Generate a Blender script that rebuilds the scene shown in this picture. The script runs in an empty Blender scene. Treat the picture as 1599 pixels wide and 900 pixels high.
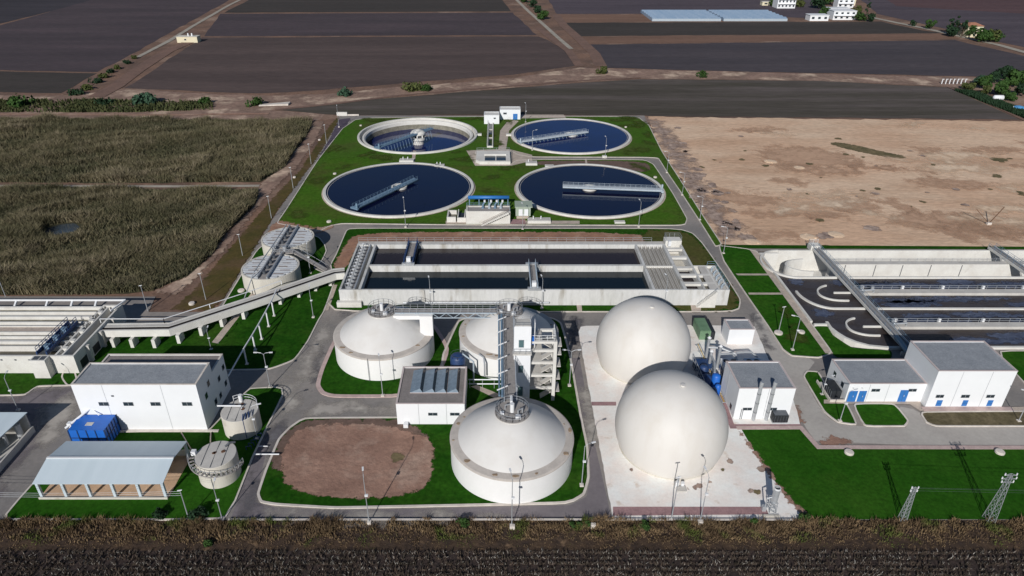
import bpy, bmesh, math, random
import numpy as np
from mathutils import Vector
from mathutils.geometry import tessellate_polygon
random.seed(7)
rng = np.random.default_rng(11)
SC = bpy.context.scene
COL = SC.collection
PI = math.pi

# ------------------------------------------------------------------ camera, sky, sun, exposure
FPX, PCX, PCY, PITCH, CAMH = 1067.0, 775.0, 450.0, math.radians(29.35), 80.0
cd = bpy.data.cameras.new("camera")
cam = bpy.data.objects.new("camera", cd)
COL.objects.link(cam)
cam.location = (0, 0, CAMH)
cam.rotation_euler = (PI / 2 - PITCH, 0, 0)
cd.sensor_width = 36.0
cd.lens = FPX / 1599 * 36.0
cd.shift_x = (799.5 - PCX) / 1599
cd.clip_start = 1.0
cd.clip_end = 12000
SC.camera = cam

SUN_AZ, SUN_EL = math.radians(16), math.radians(28)      # shadows run towards +Y, a little to +X
world = bpy.data.worlds.new("World")
SC.world = world
world.use_nodes = True
wn = world.node_tree
wn.nodes.clear()
sky = wn.nodes.new('ShaderNodeTexSky')
sky.sky_type = 'NISHITA'
sky.sun_disc = False
sky.sun_elevation = SUN_EL
sky.sun_rotation = PI + SUN_AZ
sky.altitude = 50
sky.dust_density = 0.3
sky.ozone_density = 4.5
bg = wn.nodes.new('ShaderNodeBackground')
bg.inputs[1].default_value = 0.05
wo = wn.nodes.new('ShaderNodeOutputWorld')
wn.links.new(sky.outputs[0], bg.inputs[0])
wn.links.new(bg.outputs[0], wo.inputs[0])

sl = bpy.data.lights.new("sun", 'SUN')
sl.energy = 4.0
sl.angle = math.radians(0.5)
sl.color = (1.0, 0.965, 0.92)
sun = bpy.data.objects.new("sun", sl)
COL.objects.link(sun)
ce = math.cos(SUN_EL)
sd = Vector((math.sin(SUN_AZ) * ce, math.cos(SUN_AZ) * ce, -math.sin(SUN_EL)))
sun.rotation_euler = sd.to_track_quat('-Z', 'Y').to_euler()
sun.location = (-60, -60, 150)
SC.view_settings.view_transform = 'Standard'
SC.view_settings.look = 'None'
SC.view_settings.exposure = 0.0
SC.view_settings.gamma = 1.0
SC.view_settings.use_curve_mapping = False
SC.render.engine = 'CYCLES'
SC.cycles.transparent_max_bounces = 32

# ------------------------------------------------------------------ survey: image point -> point of a level plane
_c, _s = math.cos(PITCH), math.sin(PITCH)
def P(px, py, z=0.0):
    u = (px - PCX) / FPX; v = (py - PCY) / FPX
    dy = _c - v * _s; dz = -_s - v * _c
    t = (z - CAMH) / dz
    return (u * t, dy * t)
def PL(pts, z=0.0): return [P(x, y, z) for x, y in pts]
def PX(px, py, z=0.0): return P(px, py, z)[0]
def PY(py, z=0.0): return P(0, py, z)[1]

# ------------------------------------------------------------------ materials
def lin(c):
    c = c / 255.0
    return c / 12.92 if c <= 0.04045 else ((c + 0.055) / 1.055) ** 2.4
KH = 0.70
def hz(r, g, b, k=None):
    k = k or KH
    return tuple(min(0.85, lin(v) / k) for v in (r, g, b))
MATS = {}
def mk(name, c1, c2=None, scale=1.0, rough=0.85, metal=0.0, c3=None, scale3=0.1, bump=0.0, bscale=None,
       stretch=(1, 1, 1), fine=0.0, fscale=6.0, spec=None, lo=0.35, hi=0.65, lo3=0.5, hi3=0.7, detail=6.0, rot=0.0):
    if name in MATS: return MATS[name]
    m = bpy.data.materials.new(name); m.use_nodes = True
    nt = m.node_tree; N = nt.nodes; L = nt.links
    b = N['Principled BSDF']
    b.inputs['Roughness'].default_value = rough
    b.inputs['Metallic'].default_value = metal
    if spec is None and rough > 0.8: spec = 0.2
    if spec is not None: b.inputs['Specular IOR Level'].default_value = spec
    if c2 is None: c2 = tuple(v * 0.9 for v in c1)
    tc = N.new('ShaderNodeTexCoord'); mp = N.new('ShaderNodeMapping')
    mp.inputs['Scale'].default_value = stretch
    mp.inputs['Rotation'].default_value = (0, 0, rot)
    L.new(tc.outputs['Object'], mp.inputs['Vector'])
    def noise(sc, det=detail, ro=0.6):
        n = N.new('ShaderNodeTexNoise'); n.inputs['Scale'].default_value = sc
        n.inputs['Detail'].default_value = det; n.inputs['Roughness'].default_value = ro
        L.new(mp.outputs[0], n.inputs['Vector']); return n
    def ramp(src, a, z):
        r = N.new('ShaderNodeMapRange'); r.inputs['From Min'].default_value = a; r.inputs['From Max'].default_value = z
        L.new(src, r.inputs['Value']); return r.outputs[0]
    def mix(f, A, B, mode='MIX'):
        x = N.new('ShaderNodeMix'); x.data_type = 'RGBA'; x.blend_type = mode
        if isinstance(f, float): x.inputs['Factor'].default_value = f
        else: L.new(f, x.inputs['Factor'])
        for s, i in ((A, 6), (B, 7)):
            if isinstance(s, tuple): x.inputs[i].default_value = (*s, 1)
            else: L.new(s, x.inputs[i])
        return x.outputs[2]
    n1 = noise(scale)
    col = mix(ramp(n1.outputs['Fac'], lo, hi), c1, c2)
    if c3 is not None:
        n3 = noise(scale3)
        col = mix(ramp(n3.outputs['Fac'], lo3, hi3), col, c3)
    if fine > 0:
        nf = noise(fscale, 3.0, 0.7)
        v = N.new('ShaderNodeMapRange'); v.inputs['From Min'].default_value = 0.3; v.inputs['From Max'].default_value = 0.7
        v.inputs['To Min'].default_value = 1 - fine; v.inputs['To Max'].default_value = 1 + fine
        L.new(nf.outputs['Fac'], v.inputs['Value'])
        h = N.new('ShaderNodeVectorMath'); h.operation = 'SCALE'
        L.new(col, h.inputs[0]); L.new(v.outputs[0], h.inputs['Scale']); col = h.outputs[0]
    L.new(col, b.inputs['Base Color'])
    if bump > 0:
        nb = noise(bscale or scale * 4, 5.0, 0.65)
        bp = N.new('ShaderNodeBump'); bp.inputs['Strength'].default_value = min(1.0, bump); bp.inputs['Distance'].default_value = 0.3
        L.new(nb.outputs['Fac'], bp.inputs['Height']); L.new(bp.outputs[0], b.inputs['Normal'])
    MATS[name] = m
    return m

M = {}
M['soil'] = mk('soil', hz(112, 88, 74), hz(86, 70, 62), 0.05, 0.95, c3=hz(140, 120, 105), scale3=0.03, lo3=0.55, hi3=0.75, fine=0.25, fscale=0.6, bump=0.5, bscale=0.5)
M['asphalt'] = mk('asphalt', hz(122, 117, 113), hz(106, 103, 101), 0.09, 0.92, c3=hz(136, 128, 121), scale3=0.05, lo3=0.5, hi3=0.72, fine=0.09, fscale=1.4)
M['asphalt_worn'] = mk('asphalt_worn', hz(150, 145, 138), hz(138, 132, 126), 0.3, 0.92, fine=0.08, fscale=1.5)
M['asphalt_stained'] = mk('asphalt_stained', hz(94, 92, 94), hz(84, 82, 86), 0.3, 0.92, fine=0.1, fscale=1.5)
M['asphalt_pale'] = mk('asphalt_pale', hz(152, 148, 142), hz(143, 138, 133), 0.12, 0.92, fine=0.07, fscale=1.4)
M['asphalt_dark'] = mk('asphalt_dark', hz(110, 104, 106), hz(97, 92, 95), 0.15, 0.92, fine=0.08, fscale=1.5)
M['asphalt_new'] = mk('asphalt_new', hz(60, 54, 66), hz(78, 70, 80), 0.3, 0.92, c3=hz(120, 110, 115), scale3=0.35, lo3=0.62, hi3=0.7)
M['lawn'] = mk('lawn', (0.0105, 0.056, 0.0032), (0.021, 0.078, 0.0055), 0.22, 0.95, c3=(0.036, 0.088, 0.010), scale3=0.07, lo3=0.5, hi3=0.72, fine=0.36, fscale=1.3, spec=0.05)
M['lawn_fresh'] = mk('lawn_fresh', (0.016, 0.078, 0.0045), (0.028, 0.098, 0.007), 0.22, 0.95, c3=(0.04, 0.10, 0.012), scale3=0.07, lo3=0.5, hi3=0.72, fine=0.32, fscale=1.3, spec=0.05)
M['lawn_mid'] = mk('lawn_mid', (0.050, 0.122, 0.0105), (0.066, 0.127, 0.015), 0.12, 0.95, c3=(0.068, 0.082, 0.020), scale3=0.06, lo3=0.5, hi3=0.72, fine=0.25, fscale=1.0, spec=0.05)
M['lawn_worn_sheen'] = mk('lawn_worn_sheen', (0.05, 0.095, 0.014), (0.07, 0.085, 0.02), 0.3, 0.95, fine=0.3, fscale=1.5, spec=0.05)  # yellowish turf for mottling and for sheen painted as colour
M['lawn_far'] = mk('lawn_far', (0.048, 0.122, 0.011), (0.064, 0.116, 0.018), 0.06, 0.95, c3=(0.075, 0.082, 0.026), scale3=0.035, lo3=0.5, hi3=0.72, fine=0.2, fscale=0.9, spec=0.05)
M['lawn_dark'] = mk('lawn_dark', (0.016, 0.074, 0.0045), (0.025, 0.093, 0.007), 0.13, 0.95, c3=(0.033, 0.095, 0.009), scale3=0.06, lo3=0.55, hi3=0.75, fine=0.28, fscale=1.7, spec=0.05)
M['lawn_dry'] = mk('lawn_dry', (0.085, 0.08, 0.026), (0.062, 0.075, 0.018), 0.2, 0.95, c3=(0.115, 0.085, 0.045), scale3=0.1, fine=0.25, fscale=1.2, spec=0.05)
M['lawn_brown'] = mk('lawn_brown', hz(88, 80, 62), hz(72, 66, 48), 0.4, 0.95, fine=0.3, fscale=1.5, spec=0.1)
M['kerb'] = mk('kerb', hz(185, 178, 170), hz(165, 158, 150), 0.5, 0.9)
M['kerb_pink'] = mk('kerb_pink', hz(168, 150, 145), hz(150, 132, 128), 0.5, 0.9, fine=0.1, fscale=3)
M['paving'] = mk('paving', hz(165, 152, 140), hz(145, 135, 126), 0.6, 0.9, fine=0.12, fscale=2)
M['paving_red'] = mk('paving_red', hz(140, 112, 112), hz(122, 98, 100), 0.6, 0.9, fine=0.15, fscale=3)
M['pad'] = mk('pad', hz(213, 206, 199), hz(199, 190, 183), 0.25, 0.9, c3=hz(178, 164, 150), scale3=0.35, lo3=0.62, hi3=0.72, fine=0.06, fscale=2.5)
M['dirt'] = mk('dirt', hz(136, 108, 94), hz(118, 92, 80), 0.2, 0.95, c3=hz(158, 138, 124), scale3=0.12, lo3=0.5, hi3=0.8, fine=0.18, fscale=1.6, bump=0.6, bscale=0.9)
M['dirt_dark'] = mk('dirt_dark', hz(98, 80, 72), hz(84, 70, 62), 0.4, 0.95, fine=0.2, fscale=2)
M['headland'] = mk('headland', hz(108, 86, 76), hz(94, 76, 68), 0.1, 0.95, fine=0.15, fscale=.6)
M['dirt_red'] = mk('dirt_red', hz(138, 104, 84), hz(120, 92, 78), 0.25, 0.95, c3=hz(150, 130, 115), scale3=0.15, fine=0.15, fscale=1.5)
M['sand'] = mk('sand', hz(184, 154, 129), hz(166, 137, 113), 0.045, 0.95, c3=hz(190, 168, 145), scale3=0.03, lo3=0.42, hi3=0.7, fine=0.17, fscale=0.6, bump=0.6, bscale=0.35, stretch=(0.6, 1.4, 1))
M['sand_dark'] = mk('sand_dark', hz(158, 129, 107), hz(166, 137, 114), 0.1, 0.95, fine=0.15, fscale=0.5)
M['sand_pale'] = mk('sand_pale', hz(194, 173, 150), hz(182, 157, 132), 0.12, 0.95, fine=0.12, fscale=0.6)
M['sand_grey'] = mk('sand_grey', hz(156, 138, 126), hz(114, 98, 90), 0.4, 0.95, fine=0.3, fscale=0.9)
M['scrub'] = mk('scrub', hz(104, 92, 68), hz(76, 72, 50), 0.3, 0.95, fine=0.3, fscale=1)
def field(n, a, b, st=(0.25, 2.2, 1), rot=0.0, **k):
    M[n] = mk(n, hz(*a), hz(*b), 0.045, 0.97, c3=tuple(v * 0.86 for v in hz(*b)), scale3=0.02, lo3=0.4, hi3=0.7, fine=0.27, fscale=0.6, stretch=st, rot=rot, bump=0.35, bscale=0.4, **k)
field('field_plum', (72, 62, 65), (62, 55, 58), st=(0.3, 1.6, 1), rot=0.3)
field('field_slate', (58, 54, 58), (50, 47, 51))
field('field_olive', (62, 56, 53), (54, 50, 47))
field('field_brown', (80, 68, 65), (69, 59, 57))
field('field_mauve', (76, 68, 73), (67, 60, 66))
field('field_red', (82, 62, 62), (74, 57, 59))
field('field_tan', (112, 88, 74), (103, 80, 68))
field('field_grey', (69, 63, 66), (60, 56, 60))
field('field_stubble', (88, 80, 78), (62, 58, 50), st=(0.15, 1.6, 1))
M['bank'] = mk('bank', hz(128, 106, 94), hz(104, 86, 76), 0.08, 0.95, c3=hz(168, 148, 130), scale3=0.07, lo3=0.52, hi3=0.66, fine=0.25, fscale=0.5, bump=0.6, bscale=0.4)
M['verge_olive'] = mk('verge_olive', hz(76, 64, 34), hz(60, 56, 26), 0.2, 0.95, c3=hz(84, 66, 50), scale3=.12, fine=.2, fscale=1.5)
M['track'] = mk('track', hz(146, 140, 130), hz(128, 122, 112), 0.2, 0.9)
M['reed_floor'] = mk('reed_floor', hz(60, 58, 42), hz(46, 46, 34), 0.15, 0.95, fine=0.3, fscale=0.8)
M['weed_floor'] = mk('weed_floor', hz(70, 56, 44), hz(46, 38, 34), 0.5, 0.95, c3=hz(110, 90, 70), scale3=0.3, lo3=0.6, hi3=0.7, fine=0.3, fscale=2, bump=0.6, bscale=1.5)
M['crop_floor'] = mk('crop_floor', hz(60, 50, 46), hz(42, 37, 36), 1.2, 0.95, fine=0.35, fscale=4, bump=0.6, bscale=3)
M['concrete'] = mk('concrete', (0.56, 0.54, 0.50), (0.47, 0.45, 0.42), 0.35, 0.85, c3=(0.36, 0.34, 0.31), scale3=0.5, lo3=0.6, hi3=0.78, fine=0.06, fscale=3)
M['concrete_pale'] = mk('concrete_pale', (0.68, 0.67, 0.63), (0.60, 0.58, 0.54), 0.3, 0.85, c3=(0.48, 0.45, 0.40), scale3=0.4, lo3=0.6, hi3=0.8, fine=0.05, fscale=3)
M['concrete_stained'] = mk('concrete_stained', (0.60, 0.60, 0.59), (0.53, 0.53, 0.51), 0.3, 0.85, c3=(0.36, 0.34, 0.30), scale3=0.45, lo3=0.54, hi3=0.72, fine=0.08, fscale=2, stretch=(1, 1, .22))
M['concrete_dark'] = mk('concrete_dark', (0.26, 0.245, 0.2), (0.17, 0.16, 0.13), 0.6, 0.9, fine=0.2, fscale=2.5)
M['concrete_cream'] = mk('concrete_cream', (0.62, 0.59, 0.52), (0.54, 0.51, 0.45), 0.5, 0.85, c3=(0.42, 0.38, 0.31), scale3=0.6, lo3=0.58, hi3=0.75, stretch=(1, 1, 0.4))
M['ledge'] = mk('ledge', (0.56, 0.51, 0.46), (0.47, 0.43, 0.39), 0.6, 0.9, c3=(0.30, 0.20, 0.12), scale3=0.35, lo3=0.66, hi3=0.70, fine=0.06, fscale=3)
M['tank_white'] = mk('tank_white', (0.78, 0.775, 0.765), (0.75, 0.745, 0.73), 0.3, 0.6, fine=0.015, fscale=2, spec=0.2)
M['dome_cream'] = mk('dome_cream', (0.68, 0.665, 0.64), (0.64, 0.625, 0.60), 0.2, 0.6, c3=(0.60, 0.575, 0.54), scale3=0.25, lo3=0.5, hi3=0.8, spec=0.2)
M['membrane'] = mk('membrane', (0.685, 0.66, 0.62), (0.66, 0.635, 0.597), 0.12, 0.5, c3=(0.61, 0.57, 0.515), scale3=0.3, lo3=0.48, hi3=0.85, spec=0.15, stretch=(1, 1, .35))
M['wall_white'] = mk('wall_white', (0.76, 0.775, 0.79), (0.73, 0.745, 0.76), 0.25, 0.7, spec=0.2)
M['wall_cream'] = mk('wall_cream', (0.70, 0.64, 0.46), (0.64, 0.58, 0.42), 0.5, 0.8)
M['roof_gravel'] = mk('roof_gravel', (0.30, 0.32, 0.345), (0.25, 0.27, 0.295), 0.5, 0.95, fine=0.2, fscale=4.5)
M['roof_brown'] = mk('roof_brown', (0.26, 0.235, 0.225), (0.22, 0.2, 0.19), 0.5, 0.95, fine=0.18, fscale=4)
M['coping'] = mk('coping', (0.58, 0.50, 0.48), (0.52, 0.44, 0.42), 0.6, 0.7)
M['roof_metal'] = mk('roof_metal', (0.52, 0.60, 0.65), (0.48, 0.56, 0.61), 0.15, 0.55, spec=0.3, stretch=(3, 0.2, 1))
M['roof_red'] = mk('roof_red', (0.42, 0.2, 0.13), (0.34, 0.16, 0.1), 1.0, 0.9)
M['shed_sand'] = mk('shed_sand', hz(176, 150, 126), hz(158, 132, 108), 0.5, 0.95, fine=.15, fscale=2)
M['lid_grey'] = mk('lid_grey', (0.58, 0.60, 0.62), (0.50, 0.52, 0.54), 0.4, 0.8, c3=(0.42, 0.40, 0.37), scale3=.6, lo3=.55, hi3=.7)
M['leaf_ditch'] = mk('leaf_ditch', (0.075, 0.080, 0.034), (0.045, 0.058, 0.026), 0.25, 0.9, spec=0.05)
M['rust_pale'] = mk('rust_pale', (0.25, 0.17, 0.11), (0.36, 0.28, 0.2), 1.6, 0.9, fine=0.2, fscale=6)
M['glass_dark'] = mk('glass_dark', (0.03, 0.045, 0.055), (0.02, 0.03, 0.04), 1, 0.12)
M['glass_green'] = mk('glass_green', (0.10, 0.17, 0.18), (0.08, 0.14, 0.15), 1, 0.15)
M['skylight'] = mk('skylight', (0.20, 0.26, 0.32), (0.15, 0.20, 0.25), 1.5, 0.25)
M['blue'] = mk('blue', (0.012, 0.13, 0.52), (0.012, 0.11, 0.46), 0.8, 0.45)
M['blue_dark'] = mk('blue_dark', (0.02, 0.05, 0.15), (0.015, 0.04, 0.11), 0.8, 0.5)
M['door_blue'] = mk('door_blue', (0.03, 0.17, 0.48), (0.025, 0.15, 0.43), 1, 0.5)
M['bridge_blue'] = mk('bridge_blue', (0.20, 0.30, 0.40), (0.15, 0.24, 0.33), 1, 0.5, metal=0.2)
M['deck_pale'] = mk('deck_pale', (0.60, 0.64, 0.67), (0.52, 0.56, 0.59), 0.5, 0.7)
M['bridge_pale'] = mk('bridge_pale', (0.45, 0.52, 0.58), (0.40, 0.47, 0.53), 1, 0.5, metal=0.2)
M['steel'] = mk('steel', (0.50, 0.52, 0.54), (0.42, 0.44, 0.46), 1, 0.45, metal=0.4)
M['steel_dark'] = mk('steel_dark', (0.12, 0.13, 0.15), (0.09, 0.1, 0.11), 1, 0.5, metal=0.3)
M['grating'] = mk('grating', (0.33, 0.31, 0.29), (0.27, 0.25, 0.24), 1.5, 0.8, fine=0.2, fscale=8)
M['white_metal'] = mk('white_metal', (0.74, 0.75, 0.76), (0.7, 0.71, 0.72), 1, 0.5)
M['green_box'] = mk('green_box', (0.16, 0.27, 0.16), (0.12, 0.21, 0.12), 0.6, 0.6)
M['grey_green'] = mk('grey_green', (0.36, 0.42, 0.34), (0.32, 0.38, 0.31), 0.6, 0.6)
M['black'] = mk('black', (0.025, 0.028, 0.032), (0.018, 0.02, 0.024), 1, 0.5)
M['yellow'] = mk('yellow', (0.55, 0.38, 0.10), (0.5, 0.34, 0.09), 1, 0.6)
M['rust'] = mk('rust', (0.16, 0.085, 0.05), (0.11, 0.06, 0.04), 2, 0.9)
M['poly_film'] = mk('poly_film', (0.26, 0.37, 0.50), (0.34, 0.44, 0.56), 0.2, 0.4, stretch=(3, 0.2, 1))
M['bark'] = mk('bark', (0.10, 0.075, 0.055), (0.07, 0.05, 0.04), 2, 0.95)
M['leaf_green'] = mk('leaf_green', (0.045, 0.095, 0.02), (0.025, 0.058, 0.014), 0.7, 0.8, spec=0.2)
M['leaf_dark'] = mk('leaf_dark', (0.022, 0.05, 0.022), (0.014, 0.034, 0.016), 0.7, 0.8, spec=0.2)
M['leaf_olive'] = mk('leaf_olive', (0.085, 0.10, 0.03), (0.055, 0.07, 0.022), 0.7, 0.8, spec=0.2)
M['leaf_teal'] = mk('leaf_teal', (0.05, 0.10, 0.06), (0.035, 0.075, 0.045), 0.7, 0.8, spec=0.2)
M['reed'] = mk('reed', (0.20, 0.17, 0.10), (0.088, 0.09, 0.042), 0.07, 0.95, c3=(0.26, 0.215, 0.15), scale3=0.22, lo3=0.5, hi3=0.7, spec=0.05, fine=0.7, fscale=2.2)
M['weed'] = mk('weed', (0.235, 0.165, 0.092), (0.10, 0.068, 0.042), 0.3, 0.9, c3=(0.09, 0.11, 0.03), scale3=0.2, lo3=0.54, hi3=0.62, spec=0.1, fine=0.5, fscale=3)
M['crop'] = mk('crop', (0.105, 0.078, 0.062), (0.05, 0.042, 0.032), 0.9, 0.9, spec=0.1, fine=0.6, fscale=5)
M['cotton'] = mk('cotton', (0.52, 0.50, 0.46), (0.40, 0.37, 0.33), 2, 0.9)

def water(name, c, rough=0.06, c2=None, bump=0.03, bs=1.2, spec=0.5, scale=0.05, stretch=(1, 1, 1)):
    M[name] = mk(name, c, c2 or tuple(v * 0.8 for v in c), scale, rough, bump=bump, bscale=bs, spec=spec, stretch=stretch)
water('water_navy', (0.002, 0.005, 0.030), 0.05, (0.005, 0.007, 0.028), spec=0.28)
water('water_blue', (0.003, 0.014, 0.10), 0.06, (0.003, 0.009, 0.065), spec=0.35)
water('water_teal', (0.007, 0.013, 0.018), 0.08, spec=0.3)
water('water_brown', (0.032, 0.024, 0.026), 0.15, spec=0.3)
water('water_olive', (0.07, 0.065, 0.045), 0.15, (0.10, 0.085, 0.06), spec=0.3, scale=0.5)
water('channel_water', (0.03, 0.023, 0.019), 0.3, spec=0.2)
water('water_sludge', (0.045, 0.034, 0.030), 0.5, (0.06, 0.055, 0.062), bump=0.5, bs=1.5, spec=0.35, scale=0.35, stretch=(0.5, 1.2, 1))
M['foam'] = mk('foam', hz(72, 80, 98), hz(48, 54, 72), 1.2, .6, c3=hz(96, 102, 118), scale3=2.5, lo3=.6, hi3=.7, stretch=(.35, 1.2, 1), fine=.2, fscale=3, bump=.5, bscale=2)
water('water_pond', (0.05, 0.07, 0.09), 0.1)

# ------------------------------------------------------------------ mesh helper
WL = {}
class MB:
    def __init__(s): s.v = []; s.f = []
    def add(s, vs, fs):
        o = len(s.v); s.v += [tuple(v) for v in vs]; s.f += [tuple(i + o for i in f) for f in fs]; return s
    def box(s, x0, x1, y0, y1, z0, z1):
        return s.add([(x0, y0, z0), (x1, y0, z0), (x1, y1, z0), (x0, y1, z0), (x0, y0, z1), (x1, y0, z1), (x1, y1, z1), (x0, y1, z1)],
                     [(0, 3, 2, 1), (4, 5, 6, 7), (0, 1, 5, 4), (1, 2, 6, 5), (2, 3, 7, 6), (3, 0, 4, 7)])
    def hexa(s, lo, hi):          # two quads, bottom and top, each four points counter-clockwise
        return s.add(list(lo) + list(hi), [(0, 3, 2, 1), (4, 5, 6, 7), (0, 1, 5, 4), (1, 2, 6, 5), (2, 3, 7, 6), (3, 0, 4, 7)])
    def prism(s, poly, z0, z1):
        n = len(poly); a = sum(poly[i][0] * poly[(i + 1) % n][1] - poly[(i + 1) % n][0] * poly[i][1] for i in range(n))
        if a < 0: poly = poly[::-1]
        tri = tessellate_polygon([[Vector((x, y, 0)) for x, y in poly]])
        vs = [(x, y, z1) for x, y in poly] + [(x, y, z0) for x, y in poly]
        fs = []
        for t in tri:
            A, B, C = [poly[i] for i in t]
            cr = (B[0] - A[0]) * (C[1] - A[1]) - (B[1] - A[1]) * (C[0] - A[0])
            t = t if cr > 0 else t[::-1]
            fs.append(tuple(t)); fs.append(tuple(i + n for i in t[::-1]))
        for i in range(n):
            j = (i + 1) % n; fs.append((i + n, j + n, j, i))
        return s.add(vs, fs)
    def bar(s, a, b, w, h=None):
        a = Vector(a); b = Vector(b); d = b - a
        if d.length < 1e-6: return s
        h = h or w; d.normalize()
        up = Vector((0, 0, 1)) if abs(d.z) < 0.95 else Vector((0, 1, 0))
        r = d.cross(up).normalized() * w / 2; u = r.cross(d).normalized() * h / 2
        vs = [a - r - u, a + r - u, a + r + u, a - r + u, b - r - u, b + r - u, b + r + u, b - r + u]
        return s.add(vs, [(0, 1, 2, 3), (7, 6, 5, 4), (0, 4, 5, 1), (1, 5, 6, 2), (2, 6, 7, 3), (3, 7, 4, 0)])
    def tube(s, pts, r, n=8, cap=True):
        pts = [Vector(p) for p in pts]; rs = r if isinstance(r, (list, tuple)) else [r] * len(pts)
        o = len(s.v); prev = None
        for i, p in enumerate(pts):
            d = (pts[min(i + 1, len(pts) - 1)] - pts[max(i - 1, 0)]).normalized()
            up = prev if prev is not None else (Vector((0, 0, 1)) if abs(d.z) < 0.9 else Vector((1, 0, 0)))
            x = d.cross(up).normalized(); y = x.cross(d).normalized(); prev = y
            for k in range(n):
                a = 2 * PI * k / n; q = p + (x * math.cos(a) + y * math.sin(a)) * rs[i]; s.v.append(tuple(q))
        for i in range(len(pts) - 1):
            for k in range(n):
                a = o + i * n + k; b = o + i * n + (k + 1) % n; s.f.append((a, b, b + n, a + n))
        if cap:
            s.f.append(tuple(o + k for k in range(n))[::-1]); s.f.append(tuple(o + (len(pts) - 1) * n + k for k in range(n)))
        return s
    def lathe(s, cx, cy, prof, n=64, a0=0.0, a1=2 * PI):
        o = len(s.v); full = abs(a1 - a0 - 2 * PI) < 1e-6; m = n if full else n + 1
        for r, z in prof:
            for k in range(m):
                a = a0 + (a1 - a0) * k / n; s.v.append((cx + r * math.cos(a), cy + r * math.sin(a), z))
        for i in range(len(prof) - 1):
            for k in range(n):
                k2 = (k + 1) % m if full else k + 1
                s.f.append((o + i * m + k, o + i * m + k2, o + (i + 1) * m + k2, o + (i + 1) * m + k))
        return s
    def disc(s, cx, cy, r, z, n=64):
        return s.add([(cx + r * math.cos(2 * PI * k / n), cy + r * math.sin(2 * PI * k / n), z) for k in range(n)], [tuple(range(n))])
    def cyl(s, cx, cy, r, z0, z1, n=24):
        return s.lathe(cx, cy, [(0.0001, z0), (r, z0), (r, z1), (0.0001, z1)], n)
    def ribbon(s, pts, w, z0, z1, closed=False, side=0.0):
        n = len(pts); L = []; R = []
        for i in range(n):
            p = Vector(pts[i])
            a = Vector(pts[(i - 1) % n]) if (closed or i > 0) else None
            b = Vector(pts[(i + 1) % n]) if (closed or i < n - 1) else None
            d1 = (p - a).normalized() if a is not None and (p - a).length > 1e-6 else None
            d2 = (b - p).normalized() if b is not None and (b - p).length > 1e-6 else None
            if d1 is None: d1 = d2
            if d2 is None: d2 = d1
            n1 = Vector((-d1.y, d1.x)); n2 = Vector((-d2.y, d2.x)); m = n1 + n2
            m = m.normalized() if m.length > 1e-3 else n1
            k = 1 / max(0.5, m.dot(n1))
            L.append(p + m * k * w * (0.5 + side)); R.append(p - m * k * w * (0.5 - side))
        o = len(s.v)
        for i in range(n):
            for q, z in ((L[i], z0), (R[i], z0), (R[i], z1), (L[i], z1)): s.v.append((q.x, q.y, z))
        for i in range(n if closed else n - 1):
            j = (i + 1) % n; A = o + 4 * i; B = o + 4 * j
            s.f += [(A + 3, A + 2, B + 2, B + 3), (A + 1, B + 1, B + 2, A + 2), (B, A, A + 3, B + 3), (A, B, B + 1, A + 1)]
        if not closed:
            s.f += [(o, o + 1, o + 2, o + 3), (o + 4 * n - 1, o + 4 * n - 2, o + 4 * n - 3, o + 4 * n - 4)]
        return s
    def rail(s, pts, h=1.1, step=2.0, t=0.06, rails=2, closed=False):
        pts = [Vector(p) for p in pts]; seg = list(zip(pts, pts[1:] + ([pts[0]] if closed else [])))
        if not closed: seg = seg[:len(pts) - 1]
        for a, b in seg:
            n = max(1, int((b - a).length / step))
            for i in range(n + 1):
                p = a.lerp(b, i / n); s.bar(p, p + Vector((0, 0, h)), t)
            for r in range(rails):
                z = h * (r + 1) / rails; s.bar(a + Vector((0, 0, z)), b + Vector((0, 0, z)), t)
        return s
    def build(s, name, mat, parent=None, smooth=False, origin=None, **tags):
        off = WL[parent.name] if parent is not None else Vector(origin or (0, 0, 0))
        me = bpy.data.meshes.new(name)
        me.from_pydata([(v[0] - off.x, v[1] - off.y, v[2] - off.z) for v in s.v], [], s.f)
        me.materials.append(mat if not isinstance(mat, str) else M[mat])
        if smooth is True:
            me.polygons.foreach_set('use_smooth', [True] * len(me.polygons))
        me.update()
        o = bpy.data.objects.new(name, me); COL.objects.link(o)
        if parent is not None: o.parent = parent
        else: o.location = off
        WL[o.name] = off
        for k, v in tags.items(): o[k] = v
        return o
def thing(name, label, cat, loc, group=None):
    o = bpy.data.objects.new(name, None); COL.objects.link(o)
    o.location = (loc[0], loc[1], loc[2] if len(loc) > 2 else 0); o.empty_display_size = 0.5
    o['label'] = label; o['category'] = cat
    if group: o['group'] = group
    WL[o.name] = Vector(o.location)
    return o
def single(mb, name, mat, label, cat, origin, group=None, smooth=False):
    o = mb.build(name, mat, None, smooth, origin=(origin[0], origin[1], origin[2] if len(origin) > 2 else 0), label=label, category=cat)
    if group: o['group'] = group
    return o
def struct(mb, name, mat, smooth=False): return mb.build(name, mat, None, smooth, kind='structure')
def dup(root, loc, label=None, group=None):
    r = root.copy(); COL.objects.link(r); r.location = loc
    if label: r['label'] = label
    if group: r['group'] = group
    for ch in root.children:
        c = ch.copy(); COL.objects.link(c); c.parent = r
        for g in ch.children:
            d = g.copy(); COL.objects.link(d); d.parent = c
    WL[r.name] = Vector(loc)
    return r

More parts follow.
